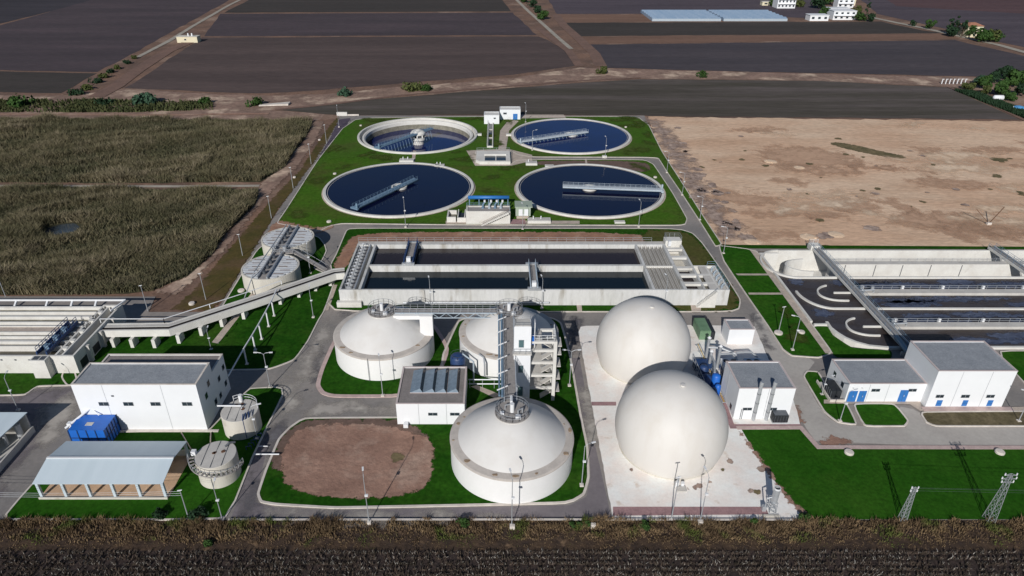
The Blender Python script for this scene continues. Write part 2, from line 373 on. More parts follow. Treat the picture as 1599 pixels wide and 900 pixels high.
def sheet(name, mat, poly, z, holes=(), kind='structure', grid=False):
    loops = [[Vector((x, y, 0)) for x, y in poly]] + [[Vector((x, y, 0)) for x, y in h] for h in holes]
    tri = tessellate_polygon(loops); pts = [p for l in loops for p in l]
    fs = []
    for t in tri:
        A, B, C = [pts[i] for i in t]
        cr = (B.x - A.x) * (C.y - A.y) - (B.y - A.y) * (C.x - A.x)
        fs.append(tuple(t) if cr > 0 else tuple(t[::-1]))
    mb = MB(); mb.add([(p.x, p.y, z) for p in pts], fs)
    return mb.build(name, mat, None, kind=kind)
def rag(poly, amp=0.6, step=2.0, seed=1):
    r = random.Random(seed); out = []
    n = len(poly)
    for i in range(n):
        a = Vector(poly[i]); b = Vector(poly[(i + 1) % n]); k = max(1, int((b - a).length / step))
        for j in range(k):
            p = a.lerp(b, j / k); out.append((p.x + r.uniform(-amp, amp), p.y + r.uniform(-amp, amp)))
    return out
def smoothpoly(poly, it=2, closed=True):
    for _ in range(it):
        out = []
        n = len(poly)
        for i in range(n if closed else n - 1):
            a = poly[i]; b = poly[(i + 1) % n]
            out += [(a[0] * .75 + b[0] * .25, a[1] * .75 + b[1] * .25), (a[0] * .25 + b[0] * .75, a[1] * .25 + b[1] * .75)]
        poly = out
    return poly
def circle(cx, cy, r, n=64): return [(cx + r * math.cos(2 * PI * k / n), cy + r * math.sin(2 * PI * k / n)) for k in range(n)]

def fuzzmat(mat, width):
    soft = width >= 2.5
    key = mat + ('_faded' if soft else '_ragged')
    if key in M: return M[key]
    m = M[mat].copy(); m.name = key; nt = m.node_tree; N = nt.nodes; L = nt.links
    b = N['Principled BSDF']; out = [n for n in N if n.type == 'OUTPUT_MATERIAL'][0]
    at = N.new('ShaderNodeAttribute'); at.attribute_name = 'fade'
    tc = N.new('ShaderNodeTexCoord'); no = N.new('ShaderNodeTexNoise'); no.inputs['Scale'].default_value = 0.16 if soft else 0.7; no.inputs['Detail'].default_value = 8; no.inputs['Roughness'].default_value = 0.68
    L.new(tc.outputs['Object'], no.inputs['Vector'])
    a = N.new('ShaderNodeMath'); a.operation = 'MULTIPLY_ADD'; a.inputs[1].default_value = 4.0 if soft else 2.8; a.inputs[2].default_value = -2.1 if soft else -1.4
    L.new(no.outputs['Fac'], a.inputs[0])
    s = N.new('ShaderNodeMath'); s.operation = 'ADD'; L.new(a.outputs[0], s.inputs[0]); L.new(at.outputs['Fac'], s.inputs[1])
    r = N.new('ShaderNodeMapRange'); r.inputs['From Min'].default_value = 0.05 if soft else 0.36; r.inputs['From Max'].default_value = 0.95 if soft else 0.64; L.new(s.outputs[0], r.inputs['Value'])
    tr = N.new('ShaderNodeBsdfTransparent'); mx = N.new('ShaderNodeMixShader')
    L.new(r.outputs[0], mx.inputs[0]); L.new(tr.outputs[0], mx.inputs[1]); L.new(b.outputs[0], mx.inputs[2]); L.new(mx.outputs[0], out.inputs[0])
    M[key] = m; return m
def fuzzy(name, mat, polys, z, width=1.0, cell=0.5):
    """soil or grass patches with ragged, broken edges: a fine grid that carries how deep each vertex lies inside"""
    if isinstance(polys[0][0], (int, float)): polys = [polys]
    V = []; F = []; A = []
    for pk, poly in enumerate(polys):
        zz = z + 0.004 * (pk % 9)
        x0 = min(p[0] for p in poly) - width; x1 = max(p[0] for p in poly) + width; y0 = min(p[1] for p in poly) - width; y1 = max(p[1] for p in poly) + width
        c = max(cell, (x1 - x0) / 260, (y1 - y0) / 260)
        xs = np.arange(x0, x1 + c, c); ys = np.arange(y0, y1 + c, c); X, Y = np.meshgrid(xs, ys); P_ = np.c_[X.ravel(), Y.ravel()]
        d = np.full(len(P_), 1e9); n = len(poly)
        for i in range(n):
            a = np.array(poly[i]); b = np.array(poly[(i + 1) % n]); ab = b - a; L2 = max(1e-9, ab @ ab)
            t = np.clip(((P_ - a) @ ab) / L2, 0, 1); d = np.minimum(d, np.hypot(*(P_ - a - t[:, None] * ab).T))
        sd = np.where(inside(P_, poly), d, -d); fade = np.clip(0.5 + sd / (2 * width), 0, 1) * 1.6 - 0.3
        keep = sd > -width; nx = len(xs); o = len(V)
        for k in range(len(P_)): V.append((P_[k, 0], P_[k, 1], zz))
        A += list(fade)
        for j in range(len(ys) - 1):
            for i in range(nx - 1):
                q = j * nx + i
                if keep[q] or keep[q + 1] or keep[q + nx] or keep[q + nx + 1]: F.append((o + q, o + q + 1, o + q + nx + 1, o + q + nx))
    me = bpy.data.meshes.new(name); me.from_pydata(V, [], F); me.materials.append(fuzzmat(mat, width))
    at = me.attributes.new('fade', 'FLOAT', 'POINT'); at.data.foreach_set('value', np.array(A, dtype=np.float32))
    me.update(); o = bpy.data.objects.new(name, me); COL.objects.link(o); o['kind'] = 'structure'
    return o
def inside(pts, poly):
    x, y = pts[:, 0], pts[:, 1]; r = np.zeros(len(pts), bool); n = len(poly)
    for i in range(n):
        x0, y0 = poly[i]; x1, y1 = poly[(i + 1) % n]
        if y0 == y1: continue
        c = ((y0 > y) != (y1 > y)) & (x < (x1 - x0) * (y - y0) / (y1 - y0) + x0); r ^= c
    return r

# ------------------------------------------------------------------ ground, fields
TLC = (-31.0, 265.2); TRC = (29.4, 264.6); BLC = (-31.2, 207.4); BRC = (29.8, 206.4)
XA0 = 68.6           # left edge of the aeration basin
YA = [PY(y, 0.6) for y in (391, 433, 482, 541)]       # back, then dividing walls, front
AERHOLE = [(XA0 + 0.1, YA[3] - 0.2), (170, YA[3] - 0.2), (170, YA[0] + 0.2), (XA0 + 0.1, YA[0] + 0.2)]
HTL = circle(*TLC, 23.0, 72)
sheet('ground', 'soil', [(-3500, -600), (3500, -600), (3500, 6000), (-3500, 6000)], 0.0, [HTL, AERHOLE])
zf = [0.02]
def fieldp(name, mat, pts, amp=0.8, step=12, seed=1, z=None):
    zf[0] += 0.004
    return sheet(name, mat, rag(PL(pts), amp, step, seed), z or zf[0])
fieldp('bank', 'bank', [(-500, 143), (110, 150), (190, 140), (400, 150), (500, 147), (620, 137), (800, 122), (905, 106), (940, 107), (1300, 116), (1525, 121), (1640, 124),
                        (1640, 150), (1480, 136), (1280, 126), (1000, 123), (900, 129), (600, 153), (420, 172), (505, 178), (500, 188), (-500, 186)], 1.2, 8, 3)
fieldp('field', 'field_slate', [(-700, 60), (-100, 50), (0, 37), (160, -1), (60, -30), (-700, -30)])
fieldp('field', 'field_plum', [(-700, 112), (0, 110), (150, 113), (205, 86), (250, 60), (355, 2), (420, -30), (180, -10), (0, 40), (-100, 53), (-700, 63)])
fieldp('field', 'field_olive', [(-700, 114), (0, 112), (150, 115), (95, 146), (0, 144), (-700, 144)])
fieldp('field', 'field_brown', [(316, 59), (840, 57), (882, 76), (900, 103), (800, 117), (620, 131), (500, 141), (400, 147), (195, 138)], 0.9)
fieldp('field', 'field_plum', [(345, 22), (800, 20), (838, 55), (318, 57)], 0.6)
fieldp('field', 'field_olive', [(430, -30), (760, -30), (798, 18), (350, 20), (390, 0)], 0.6)
fieldp('field', 'field_mauve', [(845, -20), (1210, -30), (1330, 30), (1010, 22), (870, 22)])
fieldp('field', 'field_tan', [(868, 24), (1020, 23), (1020, 34), (880, 35)])
fieldp('field', 'field_olive', [(878, 36), (1375, 34), (1440, 48), (1475, 52), (900, 57)])
fieldp('field', 'field_tan', [(902, 58), (1475, 53), (1500, 61), (916, 69)])
fieldp('field', 'field_grey', [(918, 70), (1490, 63), (1599, 88), (1800, 125), (1800, 132), (1640, 123), (1525, 120), (1300, 115), (1100, 111), (938, 106)])
fieldp('field', 'field_mauve', [(1370, 22), (1310, -30), (2100, -30), (2100, 150), (1800, 120), (1640, 83), (1560, 66), (1480, 46)])
fieldp('field', 'field_red', [(1400, 10), (1340, -30), (2300, -40), (2300, 60), (1600, 22)])
fieldp('field', 'field_stubble', [(430, 172), (520, 162), (600, 154), (900, 130), (1000, 124), (1280, 127), (1480, 137), (1592, 187), (1015, 182), (1000, 180), (528, 180), (505, 178)], 0.6, 10)
sheet('farm_track', 'track', rag([p for p in MB().ribbon(PL([(383, -4), (355, 10), (300, 42), (265, 64), (215, 90)]), 3.2, 0, 0).v and
      (lambda v: [(v[4 * i][0], v[4 * i][1]) for i in range(5)] + [(v[4 * i + 1][0], v[4 * i + 1][1]) for i in range(4, -1, -1)])(MB().ribbon(PL([(383, -4), (355, 10), (300, 42), (265, 64), (215, 90)]), 3.2, 0, 0).v)], 0.2, 20), 0.2)
def strip(name, mat, px, w, z):
    return struct(MB().ribbon(PL(px), w, z - 0.03, z), name, mat)
strip('farm_track', 'track', [(800, -6), (825, 18), (850, 40), (872, 60), (892, 77)], 3.0, 0.21)
strip('road', 'track', [(1362, 28), (1400, 36), (1440, 44), (1480, 53), (1560, 71), (1599, 82), (1800, 130)], 5.0, 0.22)
strip('farm_track', 'headland', [(158, 118), (110, 148)], 7.0, 0.2)
strip('farm_track', 'headland', [(305, 62), (262, 80), (215, 110), (180, 136), (150, 152)], 8.0, 0.2)
strip('farm_track', 'headland', [(868, 24), (880, 40), (905, 62), (928, 84), (938, 104)], 7.0, 0.21)
strip('farm_track', 'headland', [(905, 104), (888, 80), (860, 60), (840, 44)], 5.0, 0.205)
strip('farm_track', 'headland', [(430, 172), (520, 163), (620, 150), (760, 138), (900, 127), (1000, 122)], 2.5, 0.21)
strip('farm_track', 'headland', [(1480, 136), (1540, 160), (1599, 188), (1700, 235)], 2.0, 0.2)
strip('farm_track', 'dirt', [(-500, 180), (0, 179), (250, 180), (420, 178)], 2.0, 0.2)
# sandy lot to the right of the clarifiers
sheet('sandy_lot', 'sand', rag(PL([(1012, 183), (1592, 190), (2300, 205), (2300, 391), (1600, 388), (1128, 383), (1100, 342), (1058, 274), (1034, 237)]), 0.9, 3, 5), 0.12)
r0 = random.Random(3)
fuzzy('rubble_strip', 'sand_grey', (PL([(1013, 186), (1030, 190), (1060, 222), (1080, 260), (1112, 310), (1150, 355), (1160, 375), (1140, 380), (1104, 342), (1062, 274), (1038, 237)])), 0.124, 4.5, 0.7)
fuzzy('stones', 'sand_grey', [circle(*P(1030 + q * 118 + r0.uniform(-22, 26), 195 + q * 178), r0.uniform(.6, 2.2), 8) for q in [r0.random() for _ in range(60)]], 0.17, 1.1, 0.5)
r_ = random.Random(5); pal = []; drk = []; scr = []; gry = []
for i in range(46):
    x, y = P(r_.uniform(1060, 1700), 190 + 195 * r_.random() ** 0.8); a = r_.uniform(4, 16); b = a * r_.uniform(.12, .4); th = r_.uniform(-.5, .35)
    q = [(x + a * math.cos(t) * math.cos(th) - b * math.sin(t) * math.sin(th), y + a * math.cos(t) * math.sin(th) + b * math.sin(t) * math.cos(th)) for t in np.linspace(0, 2 * PI, 14)[:-1]]
    (pal if i % 2 else drk).append(q)
for i in range(44):
    x, y = P(r_.uniform(1080, 1700), r_.choice([r_.uniform(190, 385), r_.uniform(295, 308), r_.uniform(232, 262)])); a = r_.uniform(.4, 1.4)
    (scr if i % 3 else gry).append(circle(x, y, a, 9))
LOT = PL([(1040, 187), (1592, 194), (2300, 208), (2300, 386), (1600, 384), (1150, 378), (1085, 270)])
ok = lambda L_, w_: [q for q in L_ if all(inside(np.array(q), LOT))]
fuzzy('bare_earth', 'sand_pale', ok(pal, 1), 0.222, 5, 0.9); fuzzy('bare_earth', 'sand_dark', ok(drk, 1), 0.224, 5, 0.9)
fuzzy('scrub_patch', 'scrub', ok(scr, 1), 0.262, .8, 0.4); fuzzy('stones', 'sand_grey', ok(gry, 1), 0.264, .8, 0.4)
for i, q in enumerate([[(1094, 302), (1160, 298), (1220, 312), (1200, 320), (1120, 316)], [(1300, 312), (1340, 313), (1385, 326), (1380, 332), (1320, 330), (1298, 328)],
                       [(1180, 362), (1230, 364), (1236, 374), (1190, 374)], [(1420, 228), (1470, 235), (1440, 242)], [(1420, 338), (1560, 334), (1620, 350), (1600, 378), (1470, 370), (1440, 350)],
                       [(1170, 240), (1250, 225), (1340, 250), (1350, 262), (1230, 262)], [(1370, 310), (1400, 316), (1440, 334), (1430, 336), (1390, 322)]]):
    fuzzy('bare_earth', 'sand_dark', smoothpoly(PL(q)), 0.128 + 0.004 * i, 6.0, 0.9)
for i, q in enumerate([[(1297, 222), (1330, 226), (1380, 238), (1420, 246), (1400, 249), (1350, 240), (1300, 228)], [(1345, 352), (1372, 354), (1376, 362), (1350, 360)],
                       [(1548, 273), (1565, 274), (1563, 279), (1550, 278)], [(1272, 366), (1300, 362), (1308, 372), (1280, 376)], [(1545, 246), (1575, 249), (1570, 254), (1548, 252)]]):
    fuzzy('scrub_patch', 'scrub' if i in (0, 2, 4) else 'sand_grey', smoothpoly(PL(q), 1), 0.16 + 0.004 * i, 1.0, 0.4)

# ------------------------------------------------------------------ works: paved base, roads
PLANT = [(-700, 462), (243, 464), (232, 488), (335, 488), (350, 468), (390, 400), (434, 330), (497, 240), (530, 186), (528, 181), (1006, 181), (1034, 237), (1058, 274),
         (1100, 342), (1128, 383), (2300, 391), (2300, 813), (-700, 813)]
sheet('road', 'asphalt', PL(PLANT), 0.10, [circle(*TLC, 23.1, 72), AERHOLE])
sheet('road', 'asphalt_dark', PL([(408, 740), (398, 785), (430, 793), (520, 798), (890, 790), (916, 776), (922, 745), (920, 699), (908, 650), (893, 560), (905, 560), (930, 700), (955, 810), (360, 812), (402, 700), (420, 690)]), 0.106)
sheet('road', 'asphalt_pale', smoothpoly(PL([(1176, 490), (1188, 492), (1232, 557), (1275, 562), (1262, 580), (1252, 588), (1286, 648), (1310, 664), (1400, 670), (1420, 668), (1396, 634), (1436, 642), (1446, 662), (1460, 669), (2200, 669), (2200, 700), (1280, 700), (1252, 660), (1212, 580), (1180, 520)]), 1), 0.112)
sheet('road', 'asphalt_new', rag(PL([(530, 187), (548, 185), (520, 232), (494, 272), (478, 300), (466, 300), (490, 262), (512, 222)]), 0.25, 2, 9), 0.108)
fuzzy('road_patch', 'asphalt_dark', PL([(-100, 624), (60, 612), (120, 606), (100, 650), (20, 740), (-20, 800), (-80, 800)]), 0.105, 3.0, 0.8)

fuzzy('road_patch', 'asphalt_worn', [PL(q) for q in ([(488, 632), (560, 630), (618, 634), (600, 646), (520, 648), (488, 645)], [(470, 560), (498, 520), (508, 500), (512, 520), (490, 570), (478, 600), (462, 590)],
      [(430, 600), (470, 596), (470, 640), (440, 650)], [(60, 640), (110, 620), (118, 640), (70, 700)], [(905, 600), (925, 600), (940, 690), (925, 690)], [(420, 798), (600, 802), (800, 803), (800, 809), (500, 810)])], 0.1125, 2.6, 0.6)
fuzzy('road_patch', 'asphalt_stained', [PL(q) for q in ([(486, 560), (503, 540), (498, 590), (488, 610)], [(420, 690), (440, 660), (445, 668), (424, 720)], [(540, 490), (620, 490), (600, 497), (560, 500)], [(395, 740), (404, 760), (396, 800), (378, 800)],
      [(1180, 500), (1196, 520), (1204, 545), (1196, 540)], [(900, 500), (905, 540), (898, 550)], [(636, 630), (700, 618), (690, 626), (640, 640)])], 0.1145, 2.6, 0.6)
fuzzy('road_patch', 'dirt', [PL(q) for q in ([(1278, 690), (1300, 682), (1330, 690), (1320, 697), (1285, 697)], [(1232, 640), (1246, 636), (1256, 660), (1246, 662)])], 0.116, 1.2, 0.4)
lz = [0.18]
def lawn(mat, px, amp=0.0, holes=(), kerbw=0.28, kerb='kerb', sm=1, world_pts=None):
    lz[0] += 0.004
    poly = world_pts or PL(px)
    if sm: poly = smoothpoly(poly, sm)
    sheet('lawn', mat, poly, lz[0], holes)
    if kerb:
        a = sum(poly[i][0] * poly[(i + 1) % len(poly)][1] - poly[(i + 1) % len(poly)][0] * poly[i][1] for i in range(len(poly)))
        struct(MB().ribbon(poly, kerbw, 0.09, lz[0] + 0.06, True), 'kerb', kerb)
    return lz[0]
def corner(pts, k=0.12):        # duplicate points near corners so that smoothing keeps the shape
    out = []; n = len(pts)
    for i in range(n):
        p = pts[i]; a = pts[i - 1]; b = pts[(i + 1) % n]
        out += [(p[0] + (a[0] - p[0]) * k, p[1] + (a[1] - p[1]) * k), (p[0] + (b[0] - p[0]) * k, p[1] + (b[1] - p[1]) * k)]
    return out
LA = [(549, 184), (1006, 182), (1033, 237), (1057, 274), (1100, 342), (1127, 383), (1117, 386), (1098, 355), (1065, 304), (1041, 269), (1028, 247.5), (1005, 246.5), (831, 246), (810, 243), (797, 236),
      (742, 236), (742, 259), (797, 259), (806, 251.5), (831, 250), (1006, 250.5), (1020, 257), (1050, 302), (1073, 343), (1070, 351), (1060, 353), (700, 352), (531, 350), (512, 355), (500, 362), (470, 356), (432, 350), (446, 330), (497, 250)]
lawn('lawn_far', corner(LA, 0.08), holes=[circle(*TLC, 23.1, 72)])
# greener near half of the clarifier lawn
fuzzy('lawn', 'lawn_mid', smoothpoly(PL([(446, 332), (500, 250), (560, 246), (640, 255), (742, 262), (800, 262), (860, 262), (960, 268), (1045, 300), (1068, 344), (1055, 351), (700, 350), (531, 348), (500, 358), (470, 352), (436, 346)]), 1), 0.205, 2.0, 0.4)
fuzzy('bare_earth', 'dirt_dark', smoothpoly(PL([(830, 252), (1000, 252), (1018, 262), (1010, 270), (985, 268), (930, 262), (880, 260), (832, 258)])), 0.209, 0.9, 0.4)
LB = [(541, 361), (549, 357.5), (1058, 358), (1081, 365), (1096, 380), (1130, 428), (1156, 469), (1154, 483), (1139, 488), (506, 488), (523, 440), (516, 415), (525, 399)]
zB = lawn('lawn', corner(LB, 0.1))
fuzzy('lawn', 'lawn_dry', smoothpoly(PL([(998, 361), (1056, 360), (1079, 367), (1094, 381), (1128, 430), (1153, 469), (1151, 481), (1136, 486), (1050, 486), (1010, 470), (1000, 400)]), 1), zB + 0.008, 2.0, 0.4)
fuzzy('bare_earth', 'dirt_red', smoothpoly(PL([(552, 366), (700, 363), (996, 364), (1008, 379), (1005, 384), (900, 388), (556, 388), (538, 425), (518, 424), (531, 396), (540, 384)]), 1), zB + 0.012, 0.9, 0.4)
sheet('path', 'paving', PL([(900, 477), (908, 477), (909, 489), (902, 489)]), zB + 0.016)
sheet('path', 'paving', PL([(1078, 476), (1095, 476), (1094, 489), (1080, 489)]), zB + 0.02)
LC = [(402, 390), (358, 462), (340, 492), (300, 503), (160, 506), (130, 530), (112, 556), (96, 590), (105, 603), (125, 603), (300, 590), (345, 579), (357, 579), (421, 578), (460, 563.5), (481, 534), (498, 500), (506, 488), (522, 443), (513, 430), (489, 420), (503, 408), (510, 393), (507, 383), (497, 370), (440, 365)]
zC = lawn('lawn', corner(LC, 0.12), kerb='kerb')
fuzzy('bare_earth', 'dirt_red', smoothpoly(PL([(430, 346), (470, 342), (505, 350), (527, 352), (503, 364), (490, 366), (440, 364), (415, 375), (420, 360)])), lz[0] + 0.01, 0.9, 0.4)
sheet('path', 'paving', PL([(396, 455), (404, 457), (341, 538), (331, 536)]), zC + 0.006)
sheet('path', 'paving', PL([(521, 446), (527, 446), (513, 486), (505, 486)]), zC + 0.012)
lawn('lawn', corner([(-600, 560), (60, 560), (115, 575), (123, 603), (59, 604), (40, 618), (-10, 619), (-600, 622)], 0.1))
D1 = [(524, 530), (503, 578), (496, 603), (504, 615), (520, 620), (622, 620), (660, 606), (690, 575), (700, 545), (672, 500), (560, 500)]
lawn('lawn', corner(D1, 0.15), kerbw=0.8, kerb='kerb_pink')
LE = [(475, 654), (453, 669), (435.6, 687), (415.6, 735.5), (403, 773), (408, 785), (430, 789), (522, 794.5), (600, 793), (888, 787), (912, 773), (919, 747), (917, 699), (907, 653), (890, 556), (876, 505), (860, 497), (735, 497), (716, 502), (692, 555), (690, 575), (700, 600), (700, 640), (680, 653), (620, 653.5)]
zE = lawn('lawn', corner(LE, 0.1), kerbw=0.4)
fuzzy('bare_earth', 'dirt_dark', smoothpoly(PL([(477, 656), (618, 655), (648, 666), (677, 692), (640, 690), (560, 680), (480, 690), (452, 712), (445, 735), (417, 734), (437, 688), (455, 670)]), 1), zE + 0.008, 0.9, 0.4)
fuzzy('bare_earth', 'dirt', smoothpoly(PL([(470, 670), (500, 664), (600, 664), (640, 676), (677, 690), (676, 740), (664, 766), (610, 778), (530, 780), (462, 768), (444, 752), (439, 720), (448, 690)]), 1), zE + 0.014, 0.9, 0.4)
fuzzy('scrub_patch', 'scrub', smoothpoly(PL([(609, 712), (620, 708), (632, 713), (628, 723), (613, 723)])), zE + 0.02, 1.0, 0.4)
sheet('path', 'paving', PL([(735, 605), (745, 603), (800, 625), (792, 633)]), zE + 0.008)
LF = [(391, 608), (430, 606), (440, 608), (442, 618), (411, 681), (396, 712), (356, 813), (4, 813), (27, 785), (112, 690), (190, 676), (326, 674.5), (340, 660), (372, 625)]
lawn('lawn_dark', corner(LF, 0.06))
G1 = [(1157, 672), (1250, 671), (1276, 701), (2300, 703), (2300, 812), (1262, 813), (1225, 775), (1180, 710)]
zG = lawn('lawn_dark', corner(G1, 0.02), kerb=None)
strip('kerb', 'kerb_pink', [(1150, 670), (1250, 669.5), (1277, 700), (2300, 702)], 0.9, 0.26)
fuzzy('bare_earth', 'dirt', PL([(1157, 676), (1184, 710), (1229, 775), (1266, 812), (1256, 812), (1222, 775), (1177, 710), (1152, 676)]), zG + 0.006, 0.9, 0.4)
lawn('lawn_fresh', corner([(1254, 589), (1260, 581), (1277, 582), (1290, 605), (1299, 627), (1322, 632), (1338, 665), (1308, 661), (1287, 645)], 0.1))
lawn('lawn_fresh', corner([(1331, 632), (1396, 632), (1418, 659), (1412, 667), (1400, 667), (1349, 667)], 0.1))
lawn('lawn_brown', corner([(1436, 645), (1599, 644), (2200, 644), (2200, 667), (1599, 667), (1460, 667), (1446, 661)], 0.08))
lawn('lawn_fresh', corner([(1122, 384.5), (1182, 392), (1300, 553), (1278, 560), (1236, 557), (1222, 547), (1198, 509), (1160, 454), (1130, 409)], 0.06))
lawn('lawn', [(1122, 383.5), (2300, 391.2), (2300, 393), (1180, 389.5), (1126, 388)], sm=0, kerb=None)
lawn('lawn_fresh', corner([(1270, 511), (1292, 511), (1300, 525), (1330, 545), (1392, 549), (1392, 562), (1306, 560), (1299, 553)], 0.08), kerb=None)
lawn('lawn_fresh', corner([(1552, 549), (2200, 549), (2200, 640), (1640, 640), (1599, 600)], 0.05))
for py in (431.6, 461.7):
    a = P(1140, py); sheet('path', 'paving', [(59.5 if py < 440 else 59.2, a[1]), (XA0 - 0.5, a[1]), (XA0 - 0.5, a[1] + 0.9), (59.2, a[1] + 0.9)], lz[0] + 0.02)
sheet('path', 'paving', [(XA0 - 1.6, YA[3] - 2), (XA0 - 0.05, YA[3] - 2), (XA0 - 0.05, YA[0] + 1), (XA0 - 1.6, YA[0] + 1)], lz[0] + 0.024)
sheet('path', 'paving', PL([(1286, 626), (1436, 626), (1438, 640), (1599, 637), (2000, 637), (2000, 643), (1436, 643.5), (1420, 633), (1286, 632)]), lz[0] + 0.03)
sheet('path', 'paving', PL([(795, 187), (810, 190), (795, 205), (790, 235), (778, 235), (781, 205)]), 0.212)
sheet('path', 'paving', PL([(728, 236), (795, 234), (831, 243), (831, 252), (798, 260), (742, 260)]), 0.216)
sheet('path', 'paving', PL([(812, 180), (880, 180), (884, 185), (806, 186)]), 0.22)
sheet('path', 'paving', PL([(645, 236), (650, 237), (647, 258), (642, 258)]), 0.22)
sheet('path', 'paving', PL([(913, 249), (916, 249), (918, 263), (915, 263)]), 0.22)
sheet('path', 'paving', PL([(696, 346), (905, 346), (905, 351), (696, 351)]), 0.224)
r_ = random.Random(21); wp = []
for poly, n_, big in ((LA, 34, 6.0), ([(1190, 470), (1230, 470), (1270, 545), (1240, 550)], 7, 2.0), (D1, 4, 2.0)):
    W = PL(poly); xs_ = [p[0] for p in W if p[0] < 120]; ys_ = [p[1] for p in W]; c_ = 0
    for _ in range(4000):
        x = r_.uniform(min(xs_), max(xs_)); y = r_.uniform(min(ys_), max(ys_)); a = r_.uniform(.4, 1) * big; b = a * r_.uniform(.2, .6); th = r_.uniform(0, 3.1)
        q = [(x + a * math.cos(t) * math.cos(th) - b * math.sin(t) * math.sin(th), y + a * math.cos(t) * math.sin(th) + b * math.sin(t) * math.cos(th)) for t in np.linspace(0, 2 * PI, 11)[:-1]]
        if all(inside(np.array(q), W)) and all(math.hypot(x - C[0], y - C[1]) > R_ + 1 + a for C, R_ in ((TLC, 23), (TRC, 23), (BLC, 23.5), (BRC, 23.5), ((2.5, 84.6), 9.5), ((2.5, 115.5), 9.5))): wp.append(q); c_ += 1
        if c_ >= n_: break
fuzzy('worn_grass_sheen', 'lawn_worn_sheen', wp, 0.262, 2.51, 0.7)  # soft mottled patches; sheen streaks of the mown lawn put into the colour
# gas holder pad
PAD = [(903, 520), (907, 512), (915, 510), (1090, 509), (1178, 511), (1200, 562), (1235, 613), (1247, 655), (1250, 669), (1157, 670), (1180, 710), (1225, 775), (1260, 812), (957, 812)]
sheet('concrete_pad', 'pad', rag(PL(PAD), 0.08, 1.0, 19), 0.2)
sheet('concrete_pad', 'paving_red', PL([(957, 793), (1195, 793), (1200, 805), (957, 807)]), 0.206)
sheet('concrete_pad', 'paving_red', PL([(923, 629), (962, 629), (962, 635), (924, 635)]), 0.206)
sheet('concrete_pad', 'paving_red', PL([(1118, 615), (1130, 620), (1146, 664), (1250, 664), (1250, 671), (1140, 671)]), 0.21)
for i in range(16):
    x, y = [(990, 720), (980, 715), (1000, 726), (1108, 754), (1128, 735), (1140, 722), (1075, 765), (1172, 768), (1182, 770), (1150, 742), (985, 735), (1188, 735), (1032, 757), (1085, 763), (1092, 760), (1005, 785)][i]
    fuzzy('stain', 'scrub' if i % 4 == 0 else 'sand_grey', circle(*P(x, y), 0.2 + 0.2 * (i % 3), 8), 0.215 + 0.002 * i, 0.35, 0.4)
# low boundary wall line in front of the works
strip('kerb', 'kerb', [(357, 814.5), (600, 814.5), (957, 814.5), (1240, 814.8)], 0.35, 0.45)

# ------------------------------------------------------------------ plants that nobody could count
def blades(name, mat, pts, h, w, lean=0.35, kind='stuff', z=0.0, tone=None):
    """pts Nx2 ground points, h and w arrays; each blade is a bent two-segment leaf"""
    n = len(pts); a = rng.uniform(0, 2 * PI, n); b = rng.uniform(0, 2 * PI, n); l = rng.uniform(0.1, lean, n) * h
    dx, dy = np.cos(a) * w / 2, np.sin(a) * w / 2
    V = np.zeros((n, 5, 3))
    x, y = pts[:, 0], pts[:, 1]
    V[:, 0] = np.c_[x - dx, y - dy, np.full(n, z)]; V[:, 1] = np.c_[x + dx, y + dy, np.full(n, z)]
    mx, my = x + np.cos(b) * l * 0.3, y + np.sin(b) * l * 0.3
    V[:, 2] = np.c_[mx + dx * .8, my + dy * .8, z + h * 0.6]; V[:, 3] = np.c_[mx - dx * .8, my - dy * .8, z + h * 0.6]
    V[:, 4] = np.c_[x + np.cos(b) * l, y + np.sin(b) * l, z + h]
    me = bpy.data.meshes.new(name)
    me.vertices.add(n * 5); me.vertices.foreach_set('co', V.reshape(-1))
    base = (np.arange(n) * 5)[:, None]
    idx = np.concatenate([base + np.array([[0, 1, 2, 3]]), base + np.array([[3, 2, 4]])], axis=1).reshape(-1)
    me.loops.add(n * 7); me.loops.foreach_set('vertex_index', idx.astype(np.int32))
    me.polygons.add(n * 2)
    ls = np.c_[np.arange(n) * 7, np.arange(n) * 7 + 4].reshape(-1); lt = np.tile([4, 3], n)
    me.polygons.foreach_set('loop_start', ls.astype(np.int32)); me.polygons.foreach_set('loop_total', lt.astype(np.int32))
    if tone is not None:
        at = me.attributes.new('tone', 'FLOAT', 'POINT'); at.data.foreach_set('value', np.repeat(tone, 5).astype(np.float32))
    me.materials.append(M[mat]); me.update(calc_edges=True); me.validate()
    o = bpy.data.objects.new(name, me); COL.objects.link(o)
    if kind: o['kind'] = kind
    return o
def inside(pts, poly):
    x, y = pts[:, 0], pts[:, 1]; r = np.zeros(len(pts), bool); n = len(poly)
    for i in range(n):
        x0, y0 = poly[i]; x1, y1 = poly[(i + 1) % n]
        if y0 == y1: continue
        c = ((y0 > y) != (y1 > y)) & (x < (x1 - x0) * (y - y0) / (y1 - y0) + x0); r ^= c
    return r
def vnoise(x, y, sc, seed):
    g = np.random.default_rng(seed).random((64, 64)); u = x / sc; v = y / sc
    i = np.floor(u).astype(int); j = np.floor(v).astype(int); fu = u - i; fv = v - j
    fu = fu * fu * (3 - 2 * fu); fv = fv * fv * (3 - 2 * fv)
    G = lambda a, b: g[a % 64, b % 64]
    return (G(i, j) * (1 - fu) + G(i + 1, j) * fu) * (1 - fv) + (G(i, j + 1) * (1 - fu) + G(i + 1, j + 1) * fu) * fv
R1 = PL([(-500, 188), (300, 189), (488, 191), (478, 214), (460, 236), (445, 262), (428, 272), (405, 284), (250, 286), (-500, 285)])
